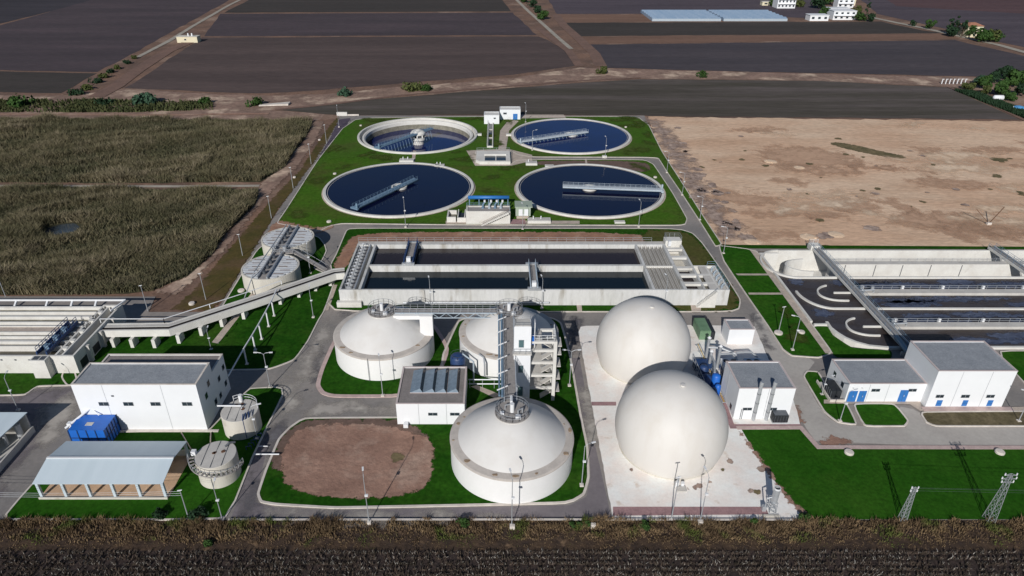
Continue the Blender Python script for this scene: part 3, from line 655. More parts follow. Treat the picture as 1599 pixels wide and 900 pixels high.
R2 = PL([(-500, 297), (300, 298), (404, 299), (396, 322), (350, 368), (330, 400), (290, 432), (240, 455), (160, 461), (-500, 461)])
POND = P(96, 360)
strip('farm_track', 'track', [(-500, 291), (100, 291.5), (300, 292), (405, 291)], 1.8, 0.19)
fuzzy('verge', 'verge_olive', PL([(527, 184), (516, 196), (500, 218), (470, 266), (428, 308), (392, 350), (345, 405), (300, 458), (268, 484), (330, 486), (350, 466), (434, 328), (497, 245), (528, 190)]), 0.14, 1.0, .5)
fuzzy('bank', 'bank', PL([(490, 190), (480, 214), (458, 238), (428, 270), (403, 292), (396, 324), (350, 370), (330, 402), (290, 434), (240, 457), (276, 460), (300, 440), (350, 392), (412, 312), (468, 256), (494, 218), (506, 190)]), 0.135, 1.6, .5)
for k, R in enumerate((R1, R2)):
    sheet('reed_bed_floor', 'reed_floor', rag(R, 0.8, 4, 30 + k), 0.13 + 0.01 * k)
sheet('pond', 'water_pond', rag(circle(POND[0], POND[1], 4.2, 24), 0.5, 1, 33), 0.18)
def tonemat(name, a, b, c):
    m = M[name]; nt = m.node_tree; N = nt.nodes; L = nt.links; bs = N['Principled BSDF']
    at = N.new('ShaderNodeAttribute'); at.attribute_name = 'tone'; r = N.new('ShaderNodeValToRGB')
    r.color_ramp.elements[0].color = (*a, 1); r.color_ramp.elements[1].color = (*c, 1); e = r.color_ramp.elements.new(.5); e.color = (*b, 1)
    L.new(at.outputs['Fac'], r.inputs['Fac'])
    src = bs.inputs['Base Color'].links[0].from_socket; x = N.new('ShaderNodeMix'); x.data_type = 'RGBA'; x.inputs['Factor'].default_value = .7
    L.new(src, x.inputs[6]); L.new(r.outputs['Color'], x.inputs[7]); L.new(x.outputs[2], bs.inputs['Base Color'])
tonemat('reed', (0.058, 0.066, 0.040), (0.165, 0.142, 0.085), (0.36, 0.30, 0.215))
def reeds(poly, n, seed):
    x0, x1 = min(p[0] for p in poly), max(p[0] for p in poly); y0, y1 = min(p[1] for p in poly), max(p[1] for p in poly)
    x0 = max(x0, -255)
    p = np.c_[rng.uniform(x0, x1, n), rng.uniform(y0, y1, n)]
    p = p[inside(p, poly)]
    p = p[(p[:, 0] > -0.82 * p[:, 1] - 35)]
    rx = (p[:, 0] + 400) * .9 + p[:, 1] * .45; ry = -(p[:, 0] + 400) * .45 + p[:, 1] * .9 + 900
    f1 = vnoise(rx * .55, ry, 7, seed); f2 = vnoise(p[:, 0] + 400, p[:, 1] * 1.6, 2.4, seed + 1); f3 = vnoise(rx * .6, ry, 22, seed + 2)
    d = np.hypot(p[:, 0] - POND[0], (p[:, 1] - POND[1]) * 1.2)
    g_ = np.clip((f1 * .6 + f3 * .6 - .38) * 3, 0, 1)
    keep = (rng.random(len(p)) < (0.16 + 0.8 * f2) * (.35 + .65 * g_)) & (d > 6)
    rd = 1 - np.abs(2 * vnoise(rx * .35, ry, 9, seed + 7) - 1)
    h = 0.25 + 1.7 * f1 * (.4 + .6 * g_) + 0.8 * f2 + 0.6 * f3 + 2.4 * rd ** 3
    tone = np.clip(.12 + .5 * f2 * f1 + .45 * rd ** 2 - .25 * vnoise(rx, ry, 30, seed + 9) + rng.normal(0, .17, len(p)), 0, 1)
    tone *= np.clip(1.25 - .7 * (vnoise(p[:, 0] + 400, p[:, 1], 17, seed + 11) > .62), 0, 1)
    h *= rng.uniform(0.5, 1.0, len(p))
    return p[keep], h[keep], tone[keep]
for k, (R, n) in enumerate(((R1, 640000), (R2, 860000))):
    p, h, tn = reeds(R, n, 5 + k)
    blades('reeds', 'reed', p, h, np.full(len(p), 0.19), 0.95, tone=tn)
# dry weeds between works and crop field
sheet('verge', 'weed_floor', rag([(-90, 66.2), (110, 66.2), (140, 71.9), (-110, 71.9)], 0.12, 1.0, 34), 0.06)
sheet('crop_field', 'crop_floor', [(-140, 30), (160, 30), (150, 66.6), (-120, 66.6)], 0.04)
n = 120000
p = np.c_[rng.uniform(-75, 95, n), rng.uniform(66.4, 71.6, n)]
f = vnoise(p[:, 0] + 200, p[:, 1] * 2, 1.3, 44); g = vnoise(p[:, 0] + 200, p[:, 1], 6, 45)
edge = np.clip((p[:, 1] - 66.4) / 2.5, 0.25, 1)
top_ = np.clip((p[:, 1] - 69.2) / 1.2, 0, 1); k = rng.random(n) < (0.08 + 1.3 * f * f + .25 * g) * (.45 * edge + .75 * top_ * g)
h = (0.22 + 0.6 * f * (0.5 + g) + .5 * top_ * f) * rng.uniform(0.5, 1.1, n) * edge
blades('dry_weeds', 'weed', p[k], h[k], np.full(k.sum(), 0.11), 0.8, z=0.05)
# cotton stubble rows
rows = np.arange(54, 66.6, 0.9); pp = []
for ry in rows:
    xs = np.arange(-72, 90, 0.28); xs = xs + rng.uniform(-.1, .1, len(xs))
    xs = xs[rng.random(len(xs)) < .35 + .9 * vnoise(xs + 300, np.full(len(xs), ry * 2), 2.2, 77)]
    for q in range(7): pp.append(np.c_[xs + rng.uniform(-.14, .14, len(xs)), ry + 0.04 * np.sin(xs / 6) + rng.uniform(-.17, .17, len(xs))])
pp = np.concatenate(pp)
blades('cotton_crop', 'crop', pp, rng.uniform(0.25, 0.65, len(pp)), np.full(len(pp), 0.13), 0.9, z=0.03)
q = pp[rng.random(len(pp)) < 0.2]
blades('cotton_bolls', 'cotton', q, rng.uniform(0.3, 0.6, len(q)), np.full(len(q), 0.055), 1.2, z=0.05)

# ------------------------------------------------------------------ trees and bushes
def crown_mesh(cx, cy, z0, z1, r, n, seed, cone=0.0, leaf=0.6):
    g = np.random.default_rng(seed); nb = 9
    hh = z1 - z0; mid = (z0 + z1) / 2
    t = g.uniform(0.12, 0.88, nb); rad = r * (1 - cone * t) * np.sin(PI * np.clip(t, .1, .95)) ** 0.5
    ang = g.uniform(0, 2 * PI, nb); off = g.uniform(0.2, 0.75, nb) * rad
    C = np.c_[cx + np.cos(ang) * off, cy + np.sin(ang) * off, z0 + t * hh]; br = np.clip(rad * g.uniform(0.4, 0.62, nb), leaf * 0.6, None)
    k = g.integers(0, nb, n); d = g.normal(size=(n, 3)); d /= np.linalg.norm(d, axis=1)[:, None]
    c = C[k] + d * (br[k] * g.uniform(0.55, 1.08, n))[:, None] * np.array([1, 1, 0.9])
    c[:, 2] = np.maximum(c[:, 2], z0 * 0.8 + 0.05)
    u = g.normal(size=(n, 3)); u -= 0.4 * d * (u * d).sum(1)[:, None]; u /= np.linalg.norm(u, axis=1)[:, None]
    v = np.cross(d + g.normal(size=(n, 3)) * 0.5, u); v /= np.linalg.norm(v, axis=1)[:, None]
    s = (leaf * g.uniform(0.5, 1.1, n))[:, None] / 2
    mb = MB(); V = np.stack([c - u * s - v * s, c + u * s - v * s, c + u * s + v * s, c - u * s + v * s], 1).reshape(-1, 3)
    mb.v = [tuple(a) for a in V]; mb.f = [(4 * i, 4 * i + 1, 4 * i + 2, 4 * i + 3) for i in range(n)]
    return mb
TREEN = [0]
def tree(px, py, h, r, mat, label, name='tree', cat='tree', group=None, cone=0.0, n=420, bush=False):
    TREEN[0] += 1; x, y = P(px, py)
    t = thing(name, label, cat, (x, y, 0.1), group)
    if bush:
        MB().tube([(x, y, 0.05), (x + .1, y, h * 0.5)], [0.12, 0.05], 5).build('stem', 'bark', t)
        crown_mesh(x, y, 0.15, h, r, n, 100 + TREEN[0], cone, leaf=max(0.18, r * 0.2)).build('foliage', mat, t)
    else:
        b = MB().tube([(x, y, 0.0), (x + .15, y, h * 0.35), (x, y + .1, h * 0.7)], [0.04 * h, 0.028 * h, 0.01 * h], 6)
        for a in (0.4, 2.5, 4.4): b.tube([(x + .1, y, h * 0.33), (x + math.cos(a) * r * .6, y + math.sin(a) * r * .6, h * 0.62)], [0.018 * h, 0.006 * h], 5)
        b.build('trunk', 'bark', t)
        crown_mesh(x, y, h * 0.16, h, r, n, 100 + TREEN[0], cone, leaf=max(0.4, r * 0.22)).build('crown', mat, t)
    return t
gv = 'trees around the village houses'
tree(1278, 14, 9, 7, 'leaf_dark', 'broad dark green tree beside the tall white apartment house', group=gv, n=600)
tree(1291, 8, 9, 7, 'leaf_green', 'broad green tree just right of the largest dark tree by the village', group=gv)
tree(1286, 26, 7, 4.5, 'leaf_green', 'rounded green tree between the long white shed and the terraced house', group=gv)
tree(1248, 11, 5, 5, 'leaf_olive', 'low green trees right against the tall white apartment house', group=gv)
tree(1207, 10, 5, 4, 'leaf_green', 'small green tree left of the tall white apartment house', group=gv)
tree(1338, 22, 6, 4.5, 'leaf_olive', 'olive green tree right behind the terraced white house', group=gv)
tree(1352, 26, 14, 2.6, 'leaf_dark', 'tall narrow poplar at the right end of the village', 'poplar_tree', group=gv, cone=0.3)
tree(1344, 33, 6, 5, 'leaf_green', 'low green tree on the field edge right of the terraced house', group=gv)
tree(1357, 34, 6, 4, 'leaf_dark', 'dark green tree where the country road leaves the village', group=gv)
gr = 'trees along the country road'
tree(1426, 41, 4, 3, 'leaf_dark', 'small dark bush by the country road, nearest the village', 'bush', 'bush', gr, bush=True)
tree(1451, 46, 6.5, 4, 'leaf_green', 'lone bright green round tree by the country road', group=gr)
for px_, py_, h_, lb in ((1479, 54, 12, 'leftmost tall dark conifer beside the cream house'), (1490, 56, 13.5, 'tallest dark conifer beside the cream house'), (1501, 58, 12, 'tall dark conifer closest to the cream house')):
    tree(px_, py_, h_, 3.6, 'leaf_dark', lb, 'conifer_tree', group=gr, cone=0.5, n=600)
tree(1486, 58, 6, 4.5, 'leaf_dark', 'low dark tree at the foot of the conifers by the cream house', group=gr)
tree(1513, 59, 8, 3.5, 'leaf_green', 'green tree in front of the cream house wall', group=gr)
tree(1532, 66, 8, 6, 'leaf_green', 'broad green tree right of the cream house', group=gr, n=600)
tree(1546, 65, 7, 5.5, 'leaf_olive', 'olive green tree second to the right of the cream house', group=gr)
tree(1556, 66, 5, 4, 'leaf_green', 'low green tree at the right end of the cream house garden', group=gr)
gg = 'trees of the garden plot at the right edge'
for px_, py_, h_, r_, m_, lb in ((1537, 140, 9, 6, 'leaf_green', 'tall green tree at the left end of the garden plot'), (1512, 140, 4, 5, 'leaf_olive', 'low yellowish bush by the white gate posts of the garden plot'),
                                 (1548, 131, 8, 5, 'leaf_dark', 'dark green tree behind the tall green tree of the garden plot'), (1577, 136, 11, 8, 'leaf_green', 'largest dense green tree of the garden plot'),
                                 (1597, 137, 11, 8, 'leaf_green', 'dense green tree cut by the right edge of the picture'), (1559, 150, 9, 6, 'leaf_green', 'round green tree just above the white parked tank trailer'),
                                 (1538, 148, 5, 4, 'leaf_olive', 'small yellow green tree in the middle of the garden plot'), (1574, 158, 5, 5, 'leaf_green', 'low bushy green tree between the white tank and the blue tarpaulin'),
                                 (1568, 124, 8, 7, 'leaf_dark', 'dark tree at the back of the garden plot'), (1590, 150, 7, 5, 'leaf_dark', 'dark green tree behind the blue tarpaulin'), (1530, 133, 5, 6, 'leaf_teal', 'bluish low tree left of the tall green garden tree')):
    tree(px_, py_, h_ * .75, r_ * .62, m_, lb, group=gg, n=900)
gh = 'bushes along the far tracks'
tree(817, 4, 6, 5, 'leaf_green', 'green bush at the top end of the straight farm track', 'bush', 'bush', gh, bush=True)
tree(831, 12, 6, 5, 'leaf_dark', 'dark green bush in the middle of the row on the farm track', 'bush', 'bush', gh, bush=True)
tree(840, 20, 5, 5, 'leaf_dark', 'dark green bush third along the farm track row', 'bush', 'bush', gh, bush=True)
tree(849, 31, 6, 5.5, 'leaf_green', 'bright round green bush at the near end of the farm track row', 'bush', 'bush', gh, bush=True, n=600)
tree(228, 163, 3.6, 5.5, 'leaf_teal', 'large bluish reed clump by the far ditch on the left', 'bush', 'bush', gh, bush=True, n=800)
tree(165, 164, 2.2, 4, 'leaf_dark', 'dark low bush left of the bluish reed clump', 'bush', 'bush', gh, bush=True)
tree(35, 165, 3, 6, 'leaf_green', 'low green bush by the ditch near the left edge', 'bush', 'bush', gh, bush=True)
tree(322, 163, 2.4, 3.6, 'leaf_green', 'yellowish green bush by the ditch right of the bluish clump', 'bush', 'bush', gh, bush=True)
tree(398, 165, 3, 4, 'leaf_green', 'small green bush beside the pale slab of the ditch', 'bush', 'bush', gh, bush=True)
tree(645, 141, 2.0, 5, 'leaf_olive', 'wide olive bush on the pale ditch bank behind the clarifiers', 'bush', 'bush', gh, bush=True, n=600)
tree(665, 141, 2.0, 3.8, 'leaf_green', 'green bush right next to the wide olive bush on the pale bank', 'bush', 'bush', gh, bush=True)
tree(538, 149, 2.5, 4, 'leaf_teal', 'small bluish bush on the pale ditch bank, left of the olive bush', 'bush', 'bush', gh, bush=True)
tree(1097, 121, 3, 3, 'leaf_green', 'single small green bush on the pale ditch bank to the right', 'bush', 'bush', gh, bush=True)
tree(940, 115, 3, 4, 'leaf_olive', 'olive bush where the farm tracks meet the ditch', 'bush', 'bush', gh, bush=True)
for i, (px_, py_) in enumerate([(120, 148), (135, 140), (150, 130), (163, 122), (172, 114), (185, 108), (198, 100), (210, 92)]):
    tree(px_, py_, 1.8, 3.6 - 0.2 * i, 'leaf_olive' if i % 2 else 'leaf_dark', ('lowest olive scrub clump at the foot of the concrete track|dark scrub clump second from the foot of the concrete track|olive scrub clump third up the concrete track verge|dark scrub clump fourth up the concrete track verge|olive scrub clump fifth up the concrete track verge|dark scrub clump sixth up the concrete track verge|olive scrub clump seventh up the concrete track verge|dark scrub clump where the pale concrete track begins').split('|')[i], 'bush', 'bush', 'scrub along the concrete track', bush=True)
# low greenery of the ditch on the left
DITCH = PL([(-400, 160), (0, 158), (150, 157), (330, 160), (335, 172), (200, 176), (0, 176), (-400, 177)])
nn = 26000; pp = np.c_[rng.uniform(min(p[0] for p in DITCH), max(p[0] for p in DITCH), nn), rng.uniform(min(p[1] for p in DITCH), max(p[1] for p in DITCH), nn)]
pp = pp[inside(pp, DITCH)]; f = vnoise(pp[:, 0] + 900, pp[:, 1], 8, 51); pp = pp[rng.random(len(pp)) < f * 1.2]
blades('ditch_plants', 'leaf_ditch', pp, rng.uniform(0.5, 1.8, len(pp)), np.full(len(pp), 0.7), 0.8)
HEDGE = PL([(1490, 142), (1520, 145), (1600, 175), (1640, 195), (1600, 186), (1530, 158)])
pp = np.c_[rng.uniform(min(p[0] for p in HEDGE), max(p[0] for p in HEDGE), 9000), rng.uniform(min(p[1] for p in HEDGE), max(p[1] for p in HEDGE), 9000)]
pp = pp[inside(pp, HEDGE)]
blades('hedge', 'leaf_dark', pp, rng.uniform(0.6, 1.8, len(pp)), np.full(len(pp), 0.6), 0.8)
gw = 'green weeds at the foot of the works boundary'
for px_, py_, h_, r_, lb in ((722, 822, 1.3, 1.0, 'round green weed bush in front of the front road, left of the front lamp'), (893, 823, 0.8, 0.5, 'small green weed left of the pale marker by the front road'), (905, 823, 0.8, 0.5, 'middle small green weed by the end of the front road'),
                             (918, 823, 1.0, 0.55, 'bushiest small green weed by the corner of the front road'), (1005, 826, 1.2, 1.0, 'green bush at the foot of the gas holder pad'), (1177, 818, 0.9, 0.7, 'green bush before the flare stack on the gas holder pad'),
                             (250, 810, 1.3, 1.2, 'dark bush at the lawn edge below the open shed'), (310, 812, 1.4, 1.6, 'dark leafy bush between the thin pole and the lamp at lower left'), (1255, 812, 1.0, 1.0, 'dark bush at the corner of the gas holder pad and the lawn'), (325, 853, 0.8, 0.8, 'bright green weed among the crop rows at lower left')):
    tree(px_, py_, h_, r_, 'leaf_green' if r_ < 1.15 else 'leaf_dark', lb, 'bush', 'bush', gw, bush=True, n=500)

# ------------------------------------------------------------------ clarifiers
def clarifier(C, R, label, wmat, zw, deep=False):
    t = thing('clarifier_tank', label, 'tank', (C[0], C[1], 0), 'circular clarifier tanks')
    cx, cy = C
    if not deep:
        MB().lathe(cx, cy, [(R - 0.9, -0.5), (R - 0.9, 0.75), (R - 0.1, 0.75), (R, 0.68), (R, 0.0)], 128).build('rim', 'concrete_pale', t)
        MB().lathe(cx, cy, [(R - 1.45, -0.5), (R - 1.45, zw + 0.04), (R - 1.33, zw + 0.04), (R - 1.33, -0.5)], 128).build('weir', 'concrete', t)
        MB().lathe(cx, cy, [(R + 0.02, 0.235), (R + 0.45, 0.235)], 96).build('apron', 'paving', t)
        MB().disc(cx, cy, R - 0.85, zw, 128).build('water', wmat, t)
    else:
        MB().lathe(cx, cy, [(R - 3.0, -4), (R - 3.0, -0.1), (R - 2.5, 0.25), (R - 1.9, 0.25), (R - 1.9, -0.8), (R - 0.8, -0.8), (R - 0.8, 0.8), (R - 0.1, 0.8), (R, 0.7), (R, 0.0)], 128).build('rim', 'concrete_pale', t)
        MB().lathe(cx, cy, [(R - 3.02, -4), (R - 3.02, -1.3)], 128).build('lower_wall', 'concrete_dark', t)  # darker grey-brown band round the lower inner wall
        MB().disc(cx, cy, R - 2.95, zw, 128).build('water', wmat, t)
    return t
clarifier(BLC, 24.0, 'round clarifier nearest on the left, filled with navy water', 'water_navy', 0.45)
clarifier(BRC, 23.6, 'round clarifier nearest on the right, filled with navy water', 'water_navy', 0.45)
clarifier(TRC, 23.4, 'far right round clarifier with bright blue water to the brim', 'water_blue', 0.45)
tt = clarifier(TLC, 23.6, 'far left round tank with lowered water and a big round centre drum', 'water_blue', -3.2, deep=True)
def centre(C, label, r=2.0, z=1.0):
    t = thing('centre_well', label, 'centre well', (C[0], C[1], 0), 'ring wells at the clarifier centres')
    MB().lathe(C[0], C[1], [(r, -.2), (r, z), (r + .5, z), (r + .5, -.2)], 40).build('ring', 'concrete_pale', t)
    MB().cyl(C[0], C[1], 0.45, 0, z + 0.4, 16).build('column', 'concrete_pale', t)
centre(BLC, 'pale ring well at the centre of the near left clarifier'); centre(BRC, 'pale ring well at the centre of the near right clarifier'); centre(TRC, 'pale ring well at the centre of the far right clarifier')
cx, cy = TLC
t = thing('centre_drum', 'big pale round drum with openings at the centre of the far left tank', 'drum', (cx, cy, -3))
MB().lathe(cx, cy, [(2.2, -4), (2.2, -1.5)], 32).build('column', 'concrete_pale', t, True)
MB().lathe(cx, cy, [(2.2, -1.5), (2.9, -1.4), (2.9, -0.3)], 32).build('drum_base', 'concrete_pale', t)
for k in range(8):
    a = 2 * PI * k / 8; MB().bar((cx + 2.7 * math.cos(a), cy + 2.7 * math.sin(a), -0.3), (cx + 2.7 * math.cos(a), cy + 2.7 * math.sin(a), 0.7), 0.5).build('pillar', 'concrete_pale', t)
MB().lathe(cx, cy, [(2.2, -.3), (2.2, .7)], 32).build('core', 'steel_dark', t)
MB().lathe(cx, cy, [(2.95, 0.7), (2.95, 1.3), (2.3, 2.0), (0.6, 2.6), (0.001, 2.6)], 32).build('cap', 'concrete_pale', t)

def bridge(px0, px1, z, label, mat, name='scraper_bridge', w=1.7, fins=False, gap=0.0, zlow=0.0):
    a = Vector((*P(*px0, z), z)); b = Vector((*P(*px1, z), z)); d = (b - a).normalized(); n = Vector((-d.y, d.x, 0))
    t = thing(name, label, 'bridge', (a.x, a.y, z), 'scraper bridges across the clarifiers')
    m = MB()
    m.bar(a, b, w, 0.14); m.build('deck', 'deck_pale' if mat == 'bridge_pale' else mat, t)
    g = MB(); L = (b - a).length; k = int(L / 1.6)
    for s in (-1, 1):
        o = n * s * (w / 2 + 0.06)
        g.bar(a + o - Vector((0, 0, .15)), b + o - Vector((0, 0, .15)), 0.12, 0.3)
    g.build('girder', mat, t)
    r = MB()
    for s in (-1, 1):
        o = n * s * (w / 2); r.bar(a + o + Vector((0, 0, .95)), b + o + Vector((0, 0, .95)), 0.06)
        r.bar(a + o + Vector((0, 0, .55)), b + o + Vector((0, 0, .5)), 0.045)
        for i in range(k + 1):
            q = a.lerp(b, i / k) + o; r.bar(q, q + Vector((0, 0, .95)), 0.05)
    r.build('railing', mat, t)
    e = MB(); e.bar(a - n * 1.4 + Vector((0, 0, -.3)), a + n * 1.4 + Vector((0, 0, -.3)), 0.7, 0.5); e.bar(a - n * 0.9, a - n * 0.9 + Vector((0, 0, 1.4)), 0.5)
    e.build('end_carriage', mat, t)
    if fins:
        f = MB()
        for i in range(2, k):
            q = a.lerp(b, i / k) - n * 0.6; f.bar(q - Vector((0, 0, .4)), q - Vector((0, 0, fins)) - n * 0.8, 0.09)
        f.build('scraper_arm', mat, t)
    return t
bridge((553.6, 324), (648.5, 279), 1.5, 'blue grey walkway bridge running diagonally over the near left clarifier', 'bridge_blue')
bridge((1034, 296.5), (879, 290.5), 1.8, 'pale steel bridge running almost level over the near right clarifier', 'bridge_pale', w=2.0)
bridge((811, 221), (917, 205.5), 1.5, 'pale steel bridge running to the left rim of the far right clarifier', 'bridge_pale', fins=1.0)
bridge((589, 230), (674, 200), 1.6, 'blue grey bridge resting on the drum of the far left tank', 'bridge_blue', fins=3.6)

# ------------------------------------------------------------------ small works buildings at the far end
def house(name, x0, x1, y0, y1, h, label, cat='building', wall='wall_white', roof='roof_gravel', loc=None, group=None, coping='coping', para=0.35):
    t = thing(name, label, cat, (x0, y0, 0), group)
    MB().box(x0, x1, y0, y1, 0.0, h - 0.02).build('wall', wall, t)
    w = 0.3
    m = MB(); m.box(x0 - .04, x1 + .04, y0 - .04, y0 + w, h - .02, h + 0.06).box(x0 - .04, x1 + .04, y1 - w, y1 + .04, h - .02, h + 0.06)
    m.box(x0 - .04, x0 + w, y0 + w, y1 - w, h - .02, h + 0.06).box(x1 - w, x1 + .04, y0 + w, y1 - w, h - .02, h + 0.06)
    m.build('coping', coping, t)
    return t
def roofed(name, x0, x1, y0, y1, h, label, cat='building', wall='wall_white', roof='roof_gravel', group=None, coping='coping', para=0.12):
    """flat roofed block: four walls up to the coping, roof membrane sunk behind a parapet"""
    t = thing(name, label, cat, (x0, y0, 0), group); w = 0.25
    m = MB(); m.box(x0, x1, y0, y0 + w, 0, h).box(x0, x1, y1 - w, y1, 0, h).box(x0, x0 + w, y0 + w, y1 - w, 0, h).box(x1 - w, x1, y0 + w, y1 - w, 0, h)
    m.build('wall', wall, t)
    MB().box(x0 + w, x1 - w, y0 + w, y1 - w, h - para - 0.2, h - para).build('roof', roof, t)
    e = 0.05; W = w + 0.03
    m = MB(); m.box(x0 - e, x1 + e, y0 - e, y0 + W, h, h + 0.07).box(x0 - e, x1 + e, y1 - W, y1 + e, h, h + 0.07)
    m.box(x0 - e, x0 + W, y0 + W, y1 - W, h, h + 0.07).box(x1 - W, x1 + e, y0 + W, y1 - W, h, h + 0.07)
    m.build('coping', coping, t)
    return t
def win_front(t, y, x0, x1, z0, z1, mat='glass_dark', name='window', frame=True, frmat='steel'):
    """opening in a wall facing the camera: reveal, frame and pane"""
    if name == 'door':
        o = MB().box(x0, x1, y - 0.05, y + 0.02, z0, z1).build('door', mat, t)
        MB().bar(((x0 + x1) / 2 + 0.12, y - 0.09, z0 + (z1 - z0) * .47), ((x0 + x1) / 2 + 0.12, y - 0.09, z0 + (z1 - z0) * .58), 0.06).build('handle', 'white_metal', o)
        MB().box((x0 + x1) / 2 - .02, (x0 + x1) / 2 + .02, y - 0.055, y - 0.051, z0, z1).build('leaf_joint', 'steel_dark', o)
        return o
    o = MB().box(x0 - .06, x1 + .06, y - 0.04, y + 0.01, z0 - .06, z1 + .06).build(name, frmat, t)
    MB().box(x0, x1, y - 0.055, y - 0.042, z0, z1).build('pane', mat, o)
    if frame:
        m = MB(); xm = (x0 + x1) / 2; m.box(xm - .03, xm + .03, y - .07, y - .056, z0, z1); m.build('mullion', frmat, o)
    return o
def win_side(t, x, sgn, y0, y1, z0, z1, mat='glass_dark', name='window', frmat='steel'):
    a, b = (x - .01, x + .04) if sgn > 0 else (x - .04, x + .01)
    o = MB().box(a, b, y0 - .06, y1 + .06, z0 - .06, z1 + .06).build(name, frmat, t)
    a, b = (x + .042, x + .055) if sgn > 0 else (x - .055, x - .042)
    MB().box(a, b, y0, y1, z0, z1).build('pane', mat, o)
    return o
def joint(t, y, x, z0, z1): MB().box(x - .035, x + .035, y - .012, y + .005, z0, z1).build('panel_joint', 'steel', t)

w1 = roofed('pump_house', PX(756, 194.5), PX(779.5, 194.5), PY(194.5), PY(194.5) + 5.5, 3.8, 'small white windowless hut at the head of the narrow outlet channel', 'hut', roof='concrete_pale', coping='wall_white', para=.1)
win_front(w1, PY(194.5), PX(771, 194.5), PX(774, 194.5), 2.3, 2.8)
w2 = roofed('service_hut', PX(780.5, 187.5), PX(812.5, 187.5), PY(187.5), PY(187.5) + 5, 4.3, 'small white hut with a blue door behind the clarifiers', 'hut', roof='concrete_pale', coping='wall_white', para=.1)
win_front(w2, PY(187.5), PX(786, 187.5), PX(791, 187.5), 2.4, 3.1)
win_front(w2, PY(187.5), PX(801, 187.5), PX(808, 187.5), 0.1, 2.6, 'door_blue', 'door')
win_front(w2, PY(187.5), PX(793, 187.5), PX(797, 187.5), 0.1, 0.9, 'white_metal', 'hatch')
t = thing('outlet_channel', 'narrow concrete channel with dark water running from the small white hut', 'channel', (*P(760, 231), 0))
ya, yb = PY(231.5), PY(194.5) - .05; xa, xb = PX(760.5, 231), PX(770, 231)
MB().box(xa, xa + .4, ya, yb, 0, 0.8).box(xb - .4, xb, ya, yb, 0, 0.8).box(xa + .4, xb - .4, ya, ya + .4, 0, .8).build('wall', 'concrete_pale', t)
MB().box(xa + .4, xb - .4, ya + .4, yb, 0, 0.25).build('water', 'water_teal', t)
for q in (0.35, 0.7): MB().box(xa + .4, xb - .4, ya + (yb - ya) * q, ya + (yb - ya) * q + .3, .3, .7).build('crossbeam', 'concrete', t)
MB().rail([(xa - .05, ya, .8), (xa - .05, yb, .8)], 1.1, 2.5).build('railing', 'steel', t)
t = thing('sludge_chamber', 'low concrete chamber with two dark openings between the four clarifiers', 'chamber', (*P(745, 258), 0))
x0, x1 = PX(743, 258), PX(797, 258); y0, y1 = PY(258), PY(241)
f = MB().prism([(x0, y0 + 2), (x0 + 1.5, y0), (x1, y0), (x1, y1), (x0, y1)], 0.1, 1.3).build('block', 'concrete_pale', t)
for a, b in ((757, 773.5), (775, 790)):
    MB().box(PX(a, 250, 1.3), PX(b, 250, 1.3), PY(251, 1.3), PY(243.5, 1.3), 1.0, 1.306).build('opening', 'glass_dark', t)
MB().box(PX(756, 250, 1.3), PX(791, 250, 1.3), PY(243.5, 1.3), PY(243.5, 1.3) + .3, 1.3, 1.9).build('upstand', 'concrete_pale', t)
MB().rail([(x0 + .1, y1 - .1, 1.3), (x1 - .1, y1 - .1, 1.3), (x1 - .1, y0 + .1, 1.3)], 1.1, 2).build('railing', 'steel', t)
gvb = 'valve chambers beside the clarifiers'
def valve(px, py, w, d, h, label, pipes=2):
    x, y = P(px, py); t = thing('valve_chamber', label, 'valve chamber', (x, y, 0), gvb)
    MB().box(x - w / 2, x + w / 2, y, y + d, 0.1, h).build('block', 'concrete_pale', t)
    MB().box(x - w / 2 + .3, x + w / 2 - .3, y + .3, y + d - .3, h, h + .05).build('lid', 'concrete', t)
    for i in range(pipes):
        q = x - w / 4 + i * w / 3
        MB().tube([(q, y + d * .6, h), (q, y + d * .6, h + .9)], .16, 8).build('valve', 'white_metal', t)
valve(634.5, 255, 5, 2.6, .9, 'valve chamber between the two left clarifiers')
valve(686, 262, 3.4, 2.0, .7, 'valve chamber on the rim of the near left clarifier')
valve(830, 259.5, 4, 3.2, .9, 'valve chamber right of the chamber between the clarifiers', 1)
valve(858, 263, 3, 2.0, .7, 'valve chamber on the rim of the near right clarifier', 0)
valve(794.5, 213.5, 2, 1.6, .8, 'small pale block on the left rim of the far right clarifier', 0)
valve(748, 213, 2, 1.6, .8, 'small pale block on the right rim of the far left tank', 0)
valve(944, 247.5, 1.6, 1.2, .8, 'small pale block in front of the far right clarifier', 0)
valve(968, 350.5, 3, 1.5, .6, 'small pale block in front of the near right clarifier', 0)
valve(842, 350.5, 6.6, 2.6, 1.0, 'long low valve chamber with pipes right of the grey green kiosk', 2)
t = thing('entrance_gate', 'low concrete gate base at the top end of the left perimeter road', 'gate', (*P(540, 184), 0))
x, y = P(526, 181.5); MB().box(x, x + 4.5, y, y + .8, .1, 1.6).build('gate_pier', 'concrete_pale', t)
MB().box(x + 4.5, x + 9.5, y + .2, y + .5, .1, .7).build('sill', 'kerb', t)

